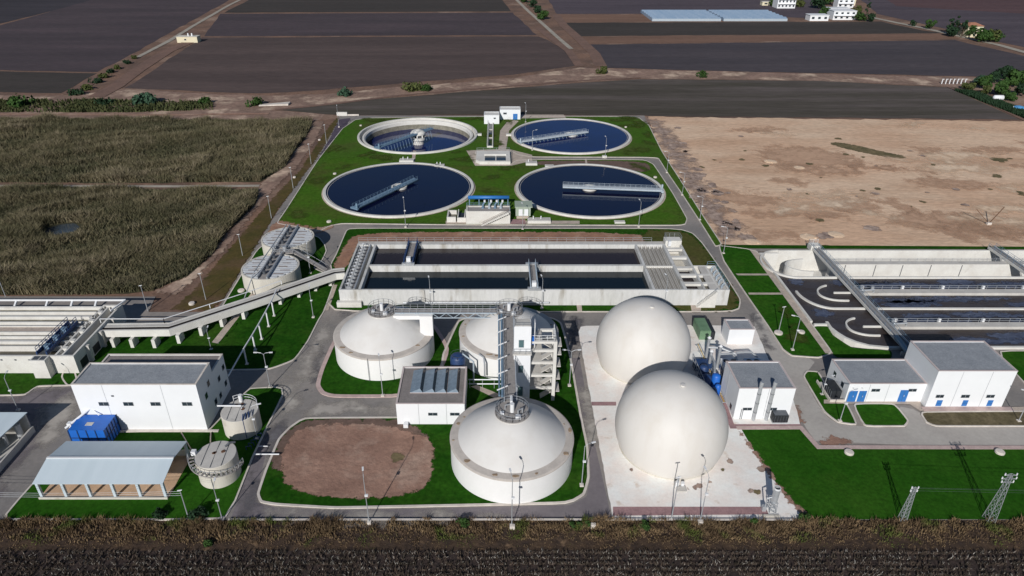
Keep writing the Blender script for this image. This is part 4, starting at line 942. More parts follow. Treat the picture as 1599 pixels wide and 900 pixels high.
# ------------------------------------------------------------------ recirculation pump station
yf = PY(351); x0, x1 = PX(728, 351), PX(796.5, 351)
t = thing('pump_station', 'pale concrete pump station block with four pumps on its top and a front stair', 'pump station', (x0, yf, 0))
h = 4.1; yb = PY(322.5, h)
MB().box(x0, x1, yf, yb, 0, h).build('block', 'concrete_pale', t)
MB().box(x0, x0 + .5, yf - .0, yb, h, h + .25).box(x0 + .5, x1, yb - .3, yb, h, h + .25).build('upstand', 'concrete', t)
MB().box(x0 + .5, x1 - .2, yf + .15, yb - .8, h, h + .03).build('deck', 'grating', t)
for i, px_ in enumerate((754, 764, 773, 782)):
    x = PX(px_, 328, h); m = MB(); m.tube([(x, yf + 2.2, h), (x, yf + 2.2, h + 1.1), (x + .5, yf + 2.8, h + 1.7)], .26, 8).cyl(x, yf + 2.2, .42, h, h + .4, 10)
    p_ = m.build('pump', 'bridge_pale' if i % 2 else 'bridge_blue', t)
    MB().cyl(x + .5, yf + 2.8, .3, h + 1.6, h + 2.3, 10).build('motor', 'white_metal', p_)
m = MB(); n_ = 16; xs0, xs1 = x1 - 8.2, x1 - .4
for i in range(n_):
    a = xs0 + (xs1 - xs0) * i / n_; m.box(a, a + (xs1 - xs0) / n_, yf - 1.1, yf - .01, (h - .3) * i / n_, h * (i + 1) / n_)
m.build('stair', 'concrete_pale', t)
MB().bar((xs0, yf - 1.1, 1.1), (xs1, yf - 1.1, h + 1.1), .07).bar((xs0, yf - 1.1, .6), (xs1, yf - 1.1, h + .6), .06).build('stair_railing', 'rust', t)
MB().rail([(x0 + .1, yb - .1, h), (x1 - .1, yb - .1, h), (x1 - .1, yf + .1, h)], 1.1, 1.8, .07).build('railing', 'bridge_blue', t)
t = thing('pipe_bridge', 'bright blue horizontal pipe on legs behind the pump station', 'pipe', (PX(729, 318), PY(318), 0))
zp = 3.6; a = P(731, 308.5, zp); b = P(795, 308.5, zp)
MB().tube([(a[0], a[1], zp), (b[0], b[1], zp)], .55, 10).build('pipe', 'door_blue', t, True)
for q in np.linspace(0.03, .97, 5): MB().bar((a[0] + (b[0] - a[0]) * q, a[1], 0.1), (a[0] + (b[0] - a[0]) * q, a[1], zp - .5), .3).build('leg', 'bridge_blue', t)
t = thing('inlet_trough', 'pale open concrete trough box left of the pump station', 'trough', (PX(698, 349), PY(349), 0))
xa, xb, ya, yb2 = PX(698, 348), PX(712, 348), PY(348.5), PY(337)
MB().box(xa, xb, ya, ya + .4, .1, 1.8).box(xa, xa + .4, ya + .4, yb2, .1, 1.8).box(xa + .4, xb, yb2 - .4, yb2, .1, 1.8).build('wall', 'concrete_pale', t)
MB().box(xa + .4, xb - .1, ya + .4, yb2 - .4, .1, .6).build('floor', 'concrete_dark', t)
t = thing('screen_box', 'small concrete box with dark openings against the left side of the pump station', 'box', (PX(713, 349), PY(349), 0))
xa, xb = PX(714, 348), PX(728, 348) - .05
MB().box(xa, xb, ya, ya + .35, .1, 1.6).box(xa, xa + .3, ya + .35, yb2 + 1, .1, 1.6).box(xa + 2, xa + 2.3, ya + .35, yb2 + 1, .1, 1.6).build('wall', 'concrete_pale', t)
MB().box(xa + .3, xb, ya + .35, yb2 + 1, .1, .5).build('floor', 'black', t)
t = thing('kiosk', 'grey green metal kiosk with two pale doors raised on a base', 'kiosk', (PX(804, 349), PY(349), 0))
yk = PY(338, 1.0) - 0.3; xa, xb = PX(805, 330, 2), PX(828, 330, 2)
MB().box(xa + .3, xb - .3, yk + .4, yk + 4, 0.1, 1.2).build('base', 'paving', t)
MB().box(xa, xb, yk, yk + 4.2, 1.2, 3.9).build('body', 'grey_green', t)
MB().box(xa - .25, xb + .5, yk - .25, yk + 4.4, 3.9, 4.15).build('roof', 'grey_green', t)
for q in (.2, .58): MB().box(xa + (xb - xa) * q, xa + (xb - xa) * (q + .26), yk - .05, yk, 1.3, 3.3).build('door', 'wall_white', t)
MB().box(xa - 3, xb - 1.5, yk - 3.4, yk - .1, .1, .26).build('apron', 'paving_red', t)

# ------------------------------------------------------------------ main settling basin
H = 4.2
YF, YB = 133.92, 157.9; YD0, YD1 = PY(415.5, H), PY(413.2, H)
X0, X1 = -35.5, 52.6; XE = 47.15
t = thing('settling_basin', 'long concrete basin with two dark ponds in the middle of the works', 'basin', (X0, YF, 0))
w = .45
m = MB()
m.box(X0, X1, YF, YF + w, 0, H)                                        # front wall
m.box(X0, 43.2, YB - .5, YB, 0, H)                                     # back wall
m.box(X0, X0 + w, YF + w, YB - .5, 0, H)
m.box(-32.3, -31.9, YF + w, YB - .5, 0, H).box(-31.2, -30.6, YF + w, YB - .5, 0, H)
m.box(-30.6, 35.3, YD0, YD1, 0, H)
m.box(35.3, 35.9, YF + w, YB - .5, 0, H)
m.box(42.4, 43.1, YF + w, YB - .5, 0, H)
m.box(46.8, 47.3, YF + w, YB - .5, 0, H)
m.build('wall', 'concrete_stained', t)
MB().box(X0, 43.0, YB, YB + 1.6, H - .35, H - .1).build('rear_walkway', 'concrete', t)
MB().rail([(X0, YB + 1.5, H - .1), (40, YB + 1.5, H - .1)], 1.1, 2.4, .06).build('rear_railing', 'steel', t)
MB().box(-30.6, 35.3, YD1, YB - .5, 0.5, 3.05).build('rear_water', 'water_brown', t)
MB().box(-30.6, 35.3, YF + w, YD0, 0.5, 2.6).build('front_water', 'water_teal', t)
MB().box(X0 + w, -32.3, YF + w, YB - .5, .4, 2.0).build('inlet_water', 'black', t)
MB().box(35.9, 42.4, YF + w, YB - .5, .4, 2.9).build('outlet_water', 'water_teal', t)
MB().box(-31.9, -31.2, YF + w, YB - .5, .4, 2.0).build('slot_water', 'black', t)
for i in range(6):                                                      # collecting launders
    x = 36.3 + i * 1.03
    MB().box(x, x + .13, YF + w, YB - .5, 2.9, 3.75).box(x + .4, x + .53, YF + w, YB - .5, 2.9, 3.75).build('launder', 'concrete', t)
    MB().box(x + .13, x + .4, YF + w, YB - .5, 2.95, 3.1).build('launder_floor', 'water_brown', t)
MB().box(35.9, 42.4, YD0 + .2, YD1 - .2, 3.5, 4.0).build('launder_beam', 'concrete_pale', t)
for py_ in (388, 401, 417.6, 429, 442):
    y = PY(py_, H); MB().box(43.1, 46.8, y - .5, y + .5, H - .6, H - .005).build('crossbeam', 'concrete_pale', t)
MB().box(43.1, 46.8, YF + w, YD1, .4, 2.2).build('cell_water', 'water_brown', t)
MB().box(43.1, 46.8, YD1, YB - .5, .4, 1.6).build('cell_floor', 'concrete_cream', t)
YR = PY(416, H)
m = MB(); m.box(47.3, X1, YR, YR + .45, 0, H).box(X1 - .45, X1, YF + w, YR, 0, H).box(50.0, 50.4, YF + w, YR, 0, H)
m.build('outlet_wall', 'concrete_pale', t)
for py_ in (429, 442): y = PY(py_, H); MB().box(47.3, 50.0, y - .45, y + .45, H - .6, H - .005).build('crossbeam', 'concrete_pale', t)
MB().box(47.3, 50.0, YF + w, YR, .4, 1.5).build('outlet_floor', 'concrete_dark', t)
MB().box(50.4, X1 - .45, YF + w, YR, .4, H - .5).build('valve_floor', 'concrete', t)
MB().box(48.3, 50.0, YF + w, YR, H - .25, H - .012).build('walkway', 'concrete', t)
MB().rail([(50.6, YR + .3, H), (X1 - .2, YR + .3, H), (X1 - .2, YF + .2, H)], 1.1, 1.6, .07).build('railing', 'bridge_blue', t)
# NE stair block
m = MB(); m.box(43.2, 47.3, YB - .2, YB + 2.3, 0, H + .9); m.build('stair_block', 'concrete_pale', t)
MB().rail([(43.3, YB - .1, H + .9), (43.3, YB + 2.2, H + .9), (47.2, YB + 2.2, H + .9), (47.2, YB - .1, H + .9)], 1.1, 1.3, .06).build('stair_railing', 'steel', t)
MB().box(43.6, 44.3, YB - 1.6, YB - .8, H, H + 1.4).build('control_box', 'white_metal', t)
# lower ledge along the front and its pipe
MB().box(X0 - .6, PX(566, 478), YF - 1.0, YF - .002, 0.1, 1.5).build('front_ledge', 'concrete_pale', t)
MB().tube([(PX(630, 470, 1.3), YF - .6, 1.2), (12, YF - .6, 1.2)], .22, 8).build('front_pipe', 'steel', t)
m = MB(); n_ = 14; xs0, xs1 = PX(1085, 477), PX(1122, 453, H) - .5
for i in range(n_):
    a = xs0 + (xs1 - xs0) * i / n_; m.box(a, a + (xs1 - xs0) / n_, YF - 1.1, YF - .01, 0.1, H * (i + 1) / n_)
m.build('stair', 'concrete_pale', t)
MB().bar((xs0, YF - 1.1, 1.1), (xs1, YF - 1.1, H + 1.1), .07).build('handrail', 'steel', t)
MB().bar((PX(663, 465, 2), YF - .2, .2), (PX(663, 465, 2), YF - .2, H), .25).build('buttress', 'concrete', t)
# equipment: aerator gear in the inlet channel, many small frames
for i in range(13):
    y = YF + 1.6 + i * 1.72; x = -33.5
    g = thing('channel_gate', 'sluice gate %s, in the left end channel of the long basin' % ['nearest the front', 'second from the front', 'third from the front', 'fourth from the front', 'fifth from the front', 'sixth from the front', 'in the middle', 'sixth from the back', 'fifth from the back', 'fourth from the back', 'third from the back', 'second from the back', 'nearest the back'][i], 'gate', (x, y, H - .8), 'sluice gates along the left end channel')
    if i == 0:
        GF = MB().bar((x - .8, y, H - .9), (x - .8, y, H + .8), .09).bar((x + .5, y, H - .9), (x + .5, y, H + .8), .09).bar((x - .8, y, H + .75), (x + .5, y, H + .75), .1).bar((x - .8, y, H - .1), (x + .5, y + .5, H - .1), .1).build('frame', 'steel', g)
        GP = MB().box(x - .65, x + .35, y + .02, y + .1, H - 1.2, H - .1).build('plate', 'steel', g)
        GW = MB().cyl(x - .15, y, .3, H + .8, H + .9, 10).build('handwheel', 'white_metal', g)
    else:
        for o in (GF, GP, GW):
            c = o.copy(); COL.objects.link(c); c.parent = g
MB().box(-32.25, -31.95, YF + w, YB - .5, H + .01, H + .06).build('edge_strip', 'steel', t)
g = MB().box(-33.4, -32.35, YF + w, YB - .5, H - .95, H - .88); g.build('inlet_grating', 'grating', t)
for i in range(8):
    y = YF + 1.2 + i * 2.1; x = 51.5
    if y > YR - 1: break
    m = MB().tube([(x - .4, y, H - .5), (x - .4, y, H + .6), (x + .2, y + .3, H + .9)], .15, 6).cyl(x - .4, y, .35, H + .1, H + .2, 8).bar((x - .6, y - .4, H + .3), (x + .5, y + .5, H + .5), .1)
    single(m, 'valve_gear', 'bridge_pale', 'grey valve spindle %s on the right end of the long basin' % ['nearest the front wall', 'second from the front wall', 'third from the front wall', 'fourth from the front wall', 'fifth from the front wall', 'sixth from the front wall', 'seventh from the front wall', 'farthest from the front'][i], 'valve', (x, y, H - .5), 'valve spindles on the basin end')
def basin_bridge(px, y0, y1, label, mat, w):
    x = px; t = thing('travelling_bridge', label, 'bridge', (x, y0, H), 'travelling bridges over the basin')
    MB().box(x - w / 2, x - w / 2 + .25, y0, y1, H + .25, H + .75).box(x + w / 2 - .25, x + w / 2, y0, y1, H + .25, H + .75).build('girder', mat, t)
    MB().box(x - w / 2 + .25, x + w / 2 - .25, y0, y1, H + .3, H + .36).build('deck', 'grating', t)
    MB().rail([(x - w / 2 + .1, y0, H + .75), (x - w / 2 + .1, y1, H + .75)], 1, 1.5, .07).rail([(x + w / 2 - .1, y0, H + .75), (x + w / 2 - .1, y1, H + .75)], 1, 1.5, .07).build('railing', mat, t)
    MB().box(x - 1.5, x + 1.5, y0 - .5, y0 + .3, H + .02, H + .6).build('wheel_carriage', 'steel', t)
    MB().box(x - 1.5, x + 1.5, y1 - .3, y1 + .5, H + .02, H + .6).build('wheel_carriage', 'steel', t)
    MB().box(x - .5, x + .5, y0 + .6, y0 + 1.6, H + .36, H + 1.5).build('cabinet', 'white_metal', t)
    MB().bar((x + w / 2, y0 + 1, H - .2), (x + w / 2, y1 - 1, H - .2), .3).build('scraper_blade', 'steel_dark', t)
basin_bridge(PX(641, 400, H), YD1 - .2, YB, 'dark blue travelling bridge over the rear brown pond', 'blue_dark', 2.4)
basin_bridge(PX(832, 430, H), YF + .1, YD0 + .3, 'pale travelling bridge over the front teal pond', 'bridge_pale', 1.8)

# ------------------------------------------------------------------ aqueduct channel on legs
ZA = 3.7
path = [P(160, 511, ZA), P(264, 509.5, ZA), P(400, 465.5, ZA), P(522, 424, ZA), P(538, 422.5, ZA)]
t = thing('feed_channel', 'raised concrete channel on legs running from the left basins to the long basin', 'channel', (path[0][0], path[0][1], 0))
Wc = 2.9
MB().ribbon(path, Wc, ZA - 1.55, ZA - 1.25).build('floor', 'concrete_pale', t)
MB().ribbon(path, .42, ZA - 1.25, ZA, side=2.95).ribbon(path, .42, ZA - 1.25, ZA, side=-2.95).ribbon(path, .16, ZA - 1.25, ZA - .04, side=.2).build('wall', 'concrete_pale', t)
MB().ribbon(path, 1.15, ZA - 1.25, ZA - .1, side=-.46).build('water', 'channel_water', t)
MB().ribbon(path, 1.0, ZA - .3, ZA - .06, side=.62).build('walkway', 'concrete', t)
off = [Vector((p[0], p[1])) for p in path]
legs = [(178, 544), (207, 546), (243, 546), (281, 540), (314, 527), (347, 512), (379, 496), (404, 479), (466, 466), (492, 456), (517, 448)]
for px_, py_ in [(178, 544), (207.5, 544.5), (242, 545), (280, 538), (315, 526), (347, 512), (381, 500), (438, 477), (467, 466), (493, 456), (516, 448)]:
    x, y = P(px_, py_); MB().box(x - .35, x + .35, y, y + 2.2, 0.1, ZA - 1.55).build('leg', 'concrete_pale', t)
MB().rail([(*P(158, 504.5, ZA), ZA), (*P(257, 504.5, ZA), ZA), (*P(395, 460, ZA), ZA), (*P(440, 444.5, ZA), ZA)], 1.0, 7, .13, 1).build('railing', 'white_metal', t)

# ------------------------------------------------------------------ grit basins at the left edge
t = thing('grit_basin', 'large low concrete basin with parallel troughs at the left edge', 'basin', (-88, 108, 0))
H2 = 4.2; XR = -81.3; XL = -135
ys = dict(back=127.3)
m = MB(); m.box(XL, -85.2, 108.05, 108.5, 0, H2)
for y, w_ in ((111.4, .3), (113.1, .55), (114.9, .3), (116.5, .3), (118.7, .35), (120.3, .3), (122.4, .6), (124.3, .3), (126.3, .5)):
    m.box(XL, -85.4 if y < 117 else -84.6, y, y + w_, 1.2, H2)
m.build('trough_wall', 'concrete_pale', t)
for a, b, mt in ((108.5, 111.4, 'water_olive'), (111.7, 113.1, 'concrete_dark'), (113.65, 114.9, 'water_olive'), (115.2, 116.5, 'concrete_dark'), (116.8, 118.7, 'paving'), (119.05, 120.3, 'water_olive'), (120.6, 122.4, 'concrete_dark'), (123.0, 124.3, 'water_olive'), (124.6, 126.3, 'concrete_dark')):
    MB().box(XL, -85.4, a, b, 1.0, 3.0 if mt == 'water_olive' else (3.5 if mt == 'concrete_dark' else 4.0)).build('trough_bed', mt, t)
m = MB(); m.box(XR - .4, XR, 108.05, 127.7, 0, H2).box(-83.9, -83.55, 108.5, 126.3, 0, H2).box(-85.2, -84.8, 108.5, 126.3, 0, H2)
m.box(-85.2, XR - .4, 108.05, 108.5, 0, H2).box(-85.2, XR - .4, 126.9, 127.4, 0, H2)
m.build('end_wall', 'concrete_pale', t)
for y in (110.5, 113.2, 116.6, 120.6, 124.0): MB().box(-84.78, -83.92, y, y + .8, 2.6, H2 + .1).build('crossbeam', 'concrete_pale', t)
MB().box(-83.5, XR - .45, 108.55, 126.85, .5, 2.0).build('end_channel', 'water_olive', t)
for y in (112, 117, 122): MB().box(XR, XR + .7, y, y + .6, 0, H2 - .3).build('buttress', 'concrete', t)
for y in (109.3, 114): MB().box(XR + .005, XR + .03, y, y + 2.4, .4, 2.2).build('opening', 'black', t)
MB().box(-88.9, -85.9, 106.4, 108.04, 0, 4.3).build('front_chamber', 'concrete_pale', t)
MB().box(-88.6, -87.4, 106.7, 107.9, 4.3, 4.32).box(-87.2, -86.2, 106.7, 107.9, 4.3, 4.32).build('hatch', 'steel_dark', t)
for i in range(5): MB().box(-101 + i * 2.7, -100.6 + i * 2.7, 108.01, 108.048, 3.2, 3.5).build('vent', 'steel_dark', t)
m = MB()
m.bar((XL, 128.2, 4.9), (-80.6, 128.2, 4.9), .35)
m.bar((-80.6, 128.2, 4.9), (-82.0, 124.2, 4.6), .3)
m.build('overhead_pipe', 'white_metal', t)
for x in (-118, -111, -104.4, -97.6, -92.2, -87): MB().bar((x, 128.2, 4.7), (x + .2, 126.6, 3.9), .35).build('bracket', 'white_metal', t)
t2 = thing('grit_bridge', 'dark blue travelling bridge lying across the troughs of the left basin', 'bridge', (-88, 109, H2))
for dx in (-.95, .95): MB().box(-87.4 + dx - .12, -87.4 + dx + .12, 108.3, 119.6, H2 + .1, H2 + .8).build('girder', 'blue_dark', t2)
MB().box(-88.2, -86.6, 108.4, 119.5, H2 + .2, H2 + .26).build('deck', 'steel_dark', t2)
MB().rail([(-88.3, 108.4, H2 + .8), (-88.3, 119.5, H2 + .8)], 1, 1.1, .08).rail([(-86.5, 108.4, H2 + .8), (-86.5, 119.5, H2 + .8)], 1, 1.1, .08).build('railing', 'blue_dark', t2)
for y in (110, 113, 116): MB().box(-87.9, -86.9, y, y + .9, H2 + .26, H2 + 1.1).build('winch', 'bridge_blue', t2)

# ------------------------------------------------------------------ two slotted round tanks
def slot_tank(cx, cy, r, h, label):
    t = thing('round_tank', label, 'tank', (cx, cy, 0), 'twin slotted round tanks')
    MB().lathe(cx, cy, [(r, 0), (r, h), (r - .35, h + .02), (r - .35, h - .3)], 72).build('wall', 'concrete_cream', t, False)
    m = MB(); n = 13
    for i in range(n):
        a = -r + 2 * r * (i + .5) / n; hw = 2 * r / n / 2 - .06
        L = math.sqrt(max(0, (r - .3) ** 2 - (abs(a) + hw) ** 2)) if abs(a) + hw < r - .3 else 0
        if L > .5: m.box(cx - L, cx + L, cy + a - hw, cy + a + hw, h - .2, h)
    m.build('lid_plank', 'lid_grey', t)
    MB().disc(cx, cy, r - .33, h - .22, 48).build('lid_base', 'steel', t)
    rr = random.Random(int(cx * 7 + cy))
    for sx in (-1, 1):
        for i in range(5):
            a = -r * .55 + i * r * .27; x = cx + sx * r * rr.uniform(.42, .6); l = r * rr.uniform(.13, .2)
            MB().box(x - l, x + l, cy + a - .13, cy + a + .13, h + .004, h + .02).build('slot', 'rust', t)
    MB().box(cx - 1.25, cx - .95, cy - r + .2, cy + r - .2, h, h + .7).box(cx + .95, cx + 1.25, cy - r + .2, cy + r - .2, h, h + .7).build('channel_side', 'steel', t)
    MB().box(cx - .9, cx + .9, cy - r + .2, cy + r - .2, h + .002, h + .12).build('channel_floor', 'grating', t)
    m = MB()
    for i in range(4): m.cyl(cx - .2, cy - r * .6 + i * r * .4, .4, h + .12, h + .9, 10)
    m.build('mixer', 'steel_dark', t)
    return t
slot_tank(-54.3, 161.6, 6.7, 4.3, 'rear of the two twin round tanks with slotted plank lids')
slot_tank(-54.1, 145.2, 6.75, 4.3, 'front of the two twin round tanks with slotted plank lids')
t = thing('link_walkway', 'steel stair and landing between the two slotted round tanks', 'walkway', (-51, 152, 0))
MB().box(-56, -50.6, 152.3, 154.8, 4.1, 4.35).build('landing', 'grating', t)
MB().hexa([(-50.6, 152.6, 4.1), (-42.6, 150.2, 0.1), (-42.2, 151.6, 0.1), (-50.4, 154.2, 4.1)], [(-50.6, 152.6, 4.3), (-42.6, 150.2, 0.3), (-42.2, 151.6, 0.3), (-50.4, 154.2, 4.3)]).build('stair_flight', 'grating', t)
MB().bar((-50.6, 152.5, 5.3), (-42.6, 150.1, 1.3), .08).bar((-50.4, 154.3, 5.3), (-42.2, 151.7, 1.3), .08).rail([(-56, 152.3, 4.35), (-50.6, 152.3, 4.35)], 1, 1, .07).rail([(-56, 154.8, 4.35), (-50.6, 154.8, 4.35)], 1, 1, .07).build('railing', 'steel', t)
for k, xx in enumerate((-52.8, -55.6)): MB().cyl(xx, 153.5, .5, 4.35, 5.6, 10).build('gearbox', 'steel', t)
t = thing('roof_pipe', 'long thin galvanised pipe across both slotted tanks down to the channel', 'pipe', (-56, 140, 0))
MB().tube([(-55.9, 167, 5.5), (-55.9, 153, 5.6), (-56.4, 140.5, 5.3), (-57.8, 133.5, .6)], .13, 6).build('pipe', 'steel', t)
MB().bar((-55.9, 166, 4.4), (-55.9, 166, 5.5), .1).bar((-56.2, 142, 4.4), (-56.2, 142, 5.4), .1).build('support', 'steel', t)

# ------------------------------------------------------------------ inclined gas pipe on legs
t = thing('overhead_pipe', 'thin pale pipe on slanting legs over the lawn beside the large white building', 'pipe', (-48, 108, 0))
leg_px = [(386, 570, 3.9), (399, 548, 3.9), (409, 531, 4.0), (420, 511, 4.1), (428.5, 494.5, 4.1)]
pp_ = [(*P(356, 588, 3.2), 3.2)]
for px_, py_, z_ in leg_px:
    x, y = P(px_, py_); pp_.append((x, y, z_)); MB().tube([(x, y, 0.1), (x, y, z_ - .1)], .17, 8).build('leg', 'white_metal', t)
    MB().box(x - .3, x + .3, y - .3, y + .3, .1, .35).build('footing', 'concrete', t)
pp_.append((*P(432, 452, 4.3), 4.3))
MB().tube(pp_, .14, 8).build('pipe', 'white_metal', t)

# ------------------------------------------------------------------ digesters
def digester(cx, cy, label):
    t = thing('digester_tank', label, 'digester', (cx, cy, 0), 'white domed digester tanks')
    R = 9.9; hr = 5.2
    MB().lathe(cx, cy, [(R + .02, 0.1), (R, hr - .35)], 128).build('wall', 'tank_white', t, True)
    MB().lathe(cx, cy, [(R, hr - .35), (R + .12, hr - .3), (R + .12, hr - .1), (R - .1, hr), (R - 1.25, hr + .12)], 128).build('ledge', 'ledge', t)
    prof = []
    for i in range(19):
        q = i / 18; r = (R - 1.25) * (1 - q) + 2.5 * q; z = hr + .12 + 4.25 * (1 - (1 - q) ** 1.22)
        prof.append((r, z))
    MB().lathe(cx, cy, prof, 128).build('dome', 'dome_cream', t, True)
    MB().lathe(cx, cy, [(2.5, prof[-1][1]), (2.45, 10.0), (2.3, 10.0)], 48).build('neck', 'dome_cream', t)
    MB().lathe(cx, cy, [(2.75, 9.85), (2.75, 10.02), (0.001, 10.02)], 40).build('platform', 'grating', t)
    m = MB()
    m.rail([(cx + 2.65 * math.cos(2 * PI * k / 16), cy + 2.65 * math.sin(2 * PI * k / 16), 10.02) for k in range(16)], 1.1, 3, .06, 2, True)
    m.build('railing', 'steel', t)
    MB().cyl(cx, cy, .35, 10.02, 11.6, 12).build('gas_dome', 'white_metal', t)
    MB().tube([(cx + .9, cy - .9, 10.0), (cx + .9, cy - .9, 11.0), (cx + 1.6, cy - .4, 11.0), (cx + 1.6, cy - .4, 10.1)], .13, 6).tube([(cx - 1.1, cy + .6, 10.), (cx - 1.1, cy + .6, 10.8), (cx - .2, cy + .9, 10.8)], .12, 6).build('pipework', 'steel', t)
    MB().box(cx + .5, cx + 1.3, cy - 1.9, cy - 1.2, 10.02, 10.5).box(cx - 1.9, cx - 1.3, cy - .9, cy - .3, 10.02, 10.4).build('hatch', 'wall_white', t)
    return t
def ledge_stains(t, z, pts, seed):
    for i, (px_, py_, a_, b_) in enumerate(pts):
        x, y = P(px_, py_, z); e_ = [(x + a_ * math.cos(q), y + b_ * math.sin(q)) for q in np.linspace(0, 2 * PI, 9)[:-1]]
        MB().prism(rag(e_, .09, .25, seed + i), 5.18, 5.31).build('rust_stain', 'rust_pale', t)
g1 = digester(-22.6, 115.5, 'rear left white domed digester tank beside the grey roofed engine house')
g2 = digester(2.5, 115.5, 'rear middle white domed digester tank partly hidden by the lift tower')
g3 = digester(2.5, 84.6, 'front white domed digester tank, nearest to the viewer')
ledge_stains(g3, 5.2, [(890, 672, .28, .6), (884, 709, .4, .35), (729, 720, .5, .35), (773, 742, .45, .22), (716, 662, .3, .3), (725, 652, .25, .2), (805, 744, .6, .2), (708, 688, .15, .15), (838, 740, .3, .15), (881, 663, .15, .15)], 300)
ledge_stains(g1, 5.2, [(535, 543, .6, .25), (652, 540, .5, .25), (557, 494, .35, .2), (548, 551, .4, .15)], 320)
ledge_stains(g2, 5.2, [(764, 554, .7, .2), (776, 556, .4, .2), (724, 526, .3, .2), (727, 507, .2, .2), (733, 502, .2, .2), (864, 520, .25, .3), (860, 508, .3, .3)], 340)
def outline_pipe(path, r, mat, name, label, cat='pipe'):
    single(MB().tube(path, r, 8), name, mat, label, cat, (path[0][0], path[0][1], 0.1))
# solid support wall on the rear left dome
t = thing('support_wall', 'white pier and beam on the right shoulder of the rear left digester', 'pier', (-14.5, 112, 5.2))
xw0, xw1 = PX(653, 520, 8), PX(673.5, 520, 8); yw = 113.6
MB().box(xw0, xw1, yw, yw + 1.5, 5.2, 9.75).build('pier', 'tank_white', t)
MB().box(-20.2, xw0, yw + .2, yw + 1.3, 8.9, 9.75).build('beam', 'tank_white', t)
# walkway bridges
def truss(a, b, w, label, n=14):
    a = Vector(a); b = Vector(b); d = (b - a).normalized(); nn_ = Vector((-d.y, d.x, 0)) * w / 2
    t = thing('walkway_bridge', label, 'walkway', tuple(a), 'steel walkways between the digesters')
    MB().bar(a, b, w, .12).build('deck', 'grating', t)
    m = MB()
    for s in (-1, 1):
        o = nn_ * s; up = Vector((0, 0, -1.1)); m.bar(a + o, b + o, .16); m.bar(a + o + up, b + o + up, .16)
        for i in range(n):
            p, q = a.lerp(b, i / n) + o, a.lerp(b, (i + 1) / n) + o
            m.bar(p, q + up, .1) if i % 2 else m.bar(p + up, q, .1)
    m.build('truss', 'bridge_pale', t)
    r = MB(); r.rail([a + nn_, b + nn_], 1.1, 1.4, .06).rail([a - nn_, b - nn_], 1.1, 1.4, .06); r.build('railing', 'steel', t)
    return t
truss((-19.9, 115.3, 10.0), (0.2, 115.3, 10.0), 1.7, 'long steel truss walkway from the rear left digester to the rear middle digester')
tb = truss((2.3, 112.9, 10.0), (2.3, 87.0, 10.0), 2.0, 'steel walkway running forward from the rear middle digester to the front digester')
MB().tube([(1.0, 113.5, 10.3), (1.0, 88.0, 10.3)], .22, 8).tube([(.5, 113.5, 10.1), (.5, 88.5, 10.1)], .17, 8).build('gas_pipe', 'bridge_blue', tb)
for k in range(6):
    y = 111 - k * 4.3; MB().bar((.1, y, 10.45), (1.9, y + .5, 11.0), .15).build('pipe_bracket', 'white_metal', tb)
MB().tube([(2.4, 86.4, 10.2), (2.4, 86.4, 11.6), (2.4, 85.2, 11.6), (2.4, 84.9, 10.3)], .22, 8).build('swan_neck', 'white_metal', tb)
# lift tower
YT = 98.7; xt0, xt1 = PX(803, 511, 16.9), PX(830, 511, 16.9); ht = 16.9; ybk = PY(498, ht)
t = thing('lift_tower', 'tall white lift tower between the digesters', 'tower', (xt0, YT, 0))
MB().box(xt0, xt1, YT, ybk, 0, ht).build('shaft', 'wall_white', t)
MB().box(xt0 + .15, xt1 - .15, YT + .15, ybk - .15, ht, ht + .08).build('roof', 'concrete', t)
MB().rail([(xt0 + .05, YT + .05, ht), (xt1 - .05, YT + .05, ht), (xt1 - .05, ybk - .05, ht), (xt0 + .05, ybk - .05, ht)], .7, 1.2, .05, 2, True).build('railing', 'steel', t)
for z0_, z1_ in ((12.6, 14.2), (7.2, 8.8), (2.0, 4.1)):
    o = MB().box(xt0 + .8, xt0 + 1.75, YT - .04, YT + .01, z0_, z1_).build('window' if z0_ > 3 else 'door', 'steel', t)
    MB().box(xt0 + .86, xt0 + 1.69, YT - .055, YT - .042, z0_ + .06, z1_ - .06).build('pane', 'glass_green', o)
MB().box(xt0 - .2, xt1 + .1, YT - 1.0, YT - .01, 11.6, 11.85).build('landing', 'concrete', t)
MB().rail([(xt0 - .2, YT - .95, 11.85), (xt1 + .1, YT - .95, 11.85)], 1, 1, .05).build('landing_railing', 'steel', t)
MB().box(xt1 + .01, xt1 + .6, YT + 1.0, YT + 2.0, 12.6, 14.0).build('electric_box', 'blue', t)
MB().rail([(xt1 + .7, YT + 1.0, 11.8), (xt1 + .7, YT + 2.4, 11.8)], 5.2, .4, .07, 6).build('ladder_cage', 'white_metal', t)
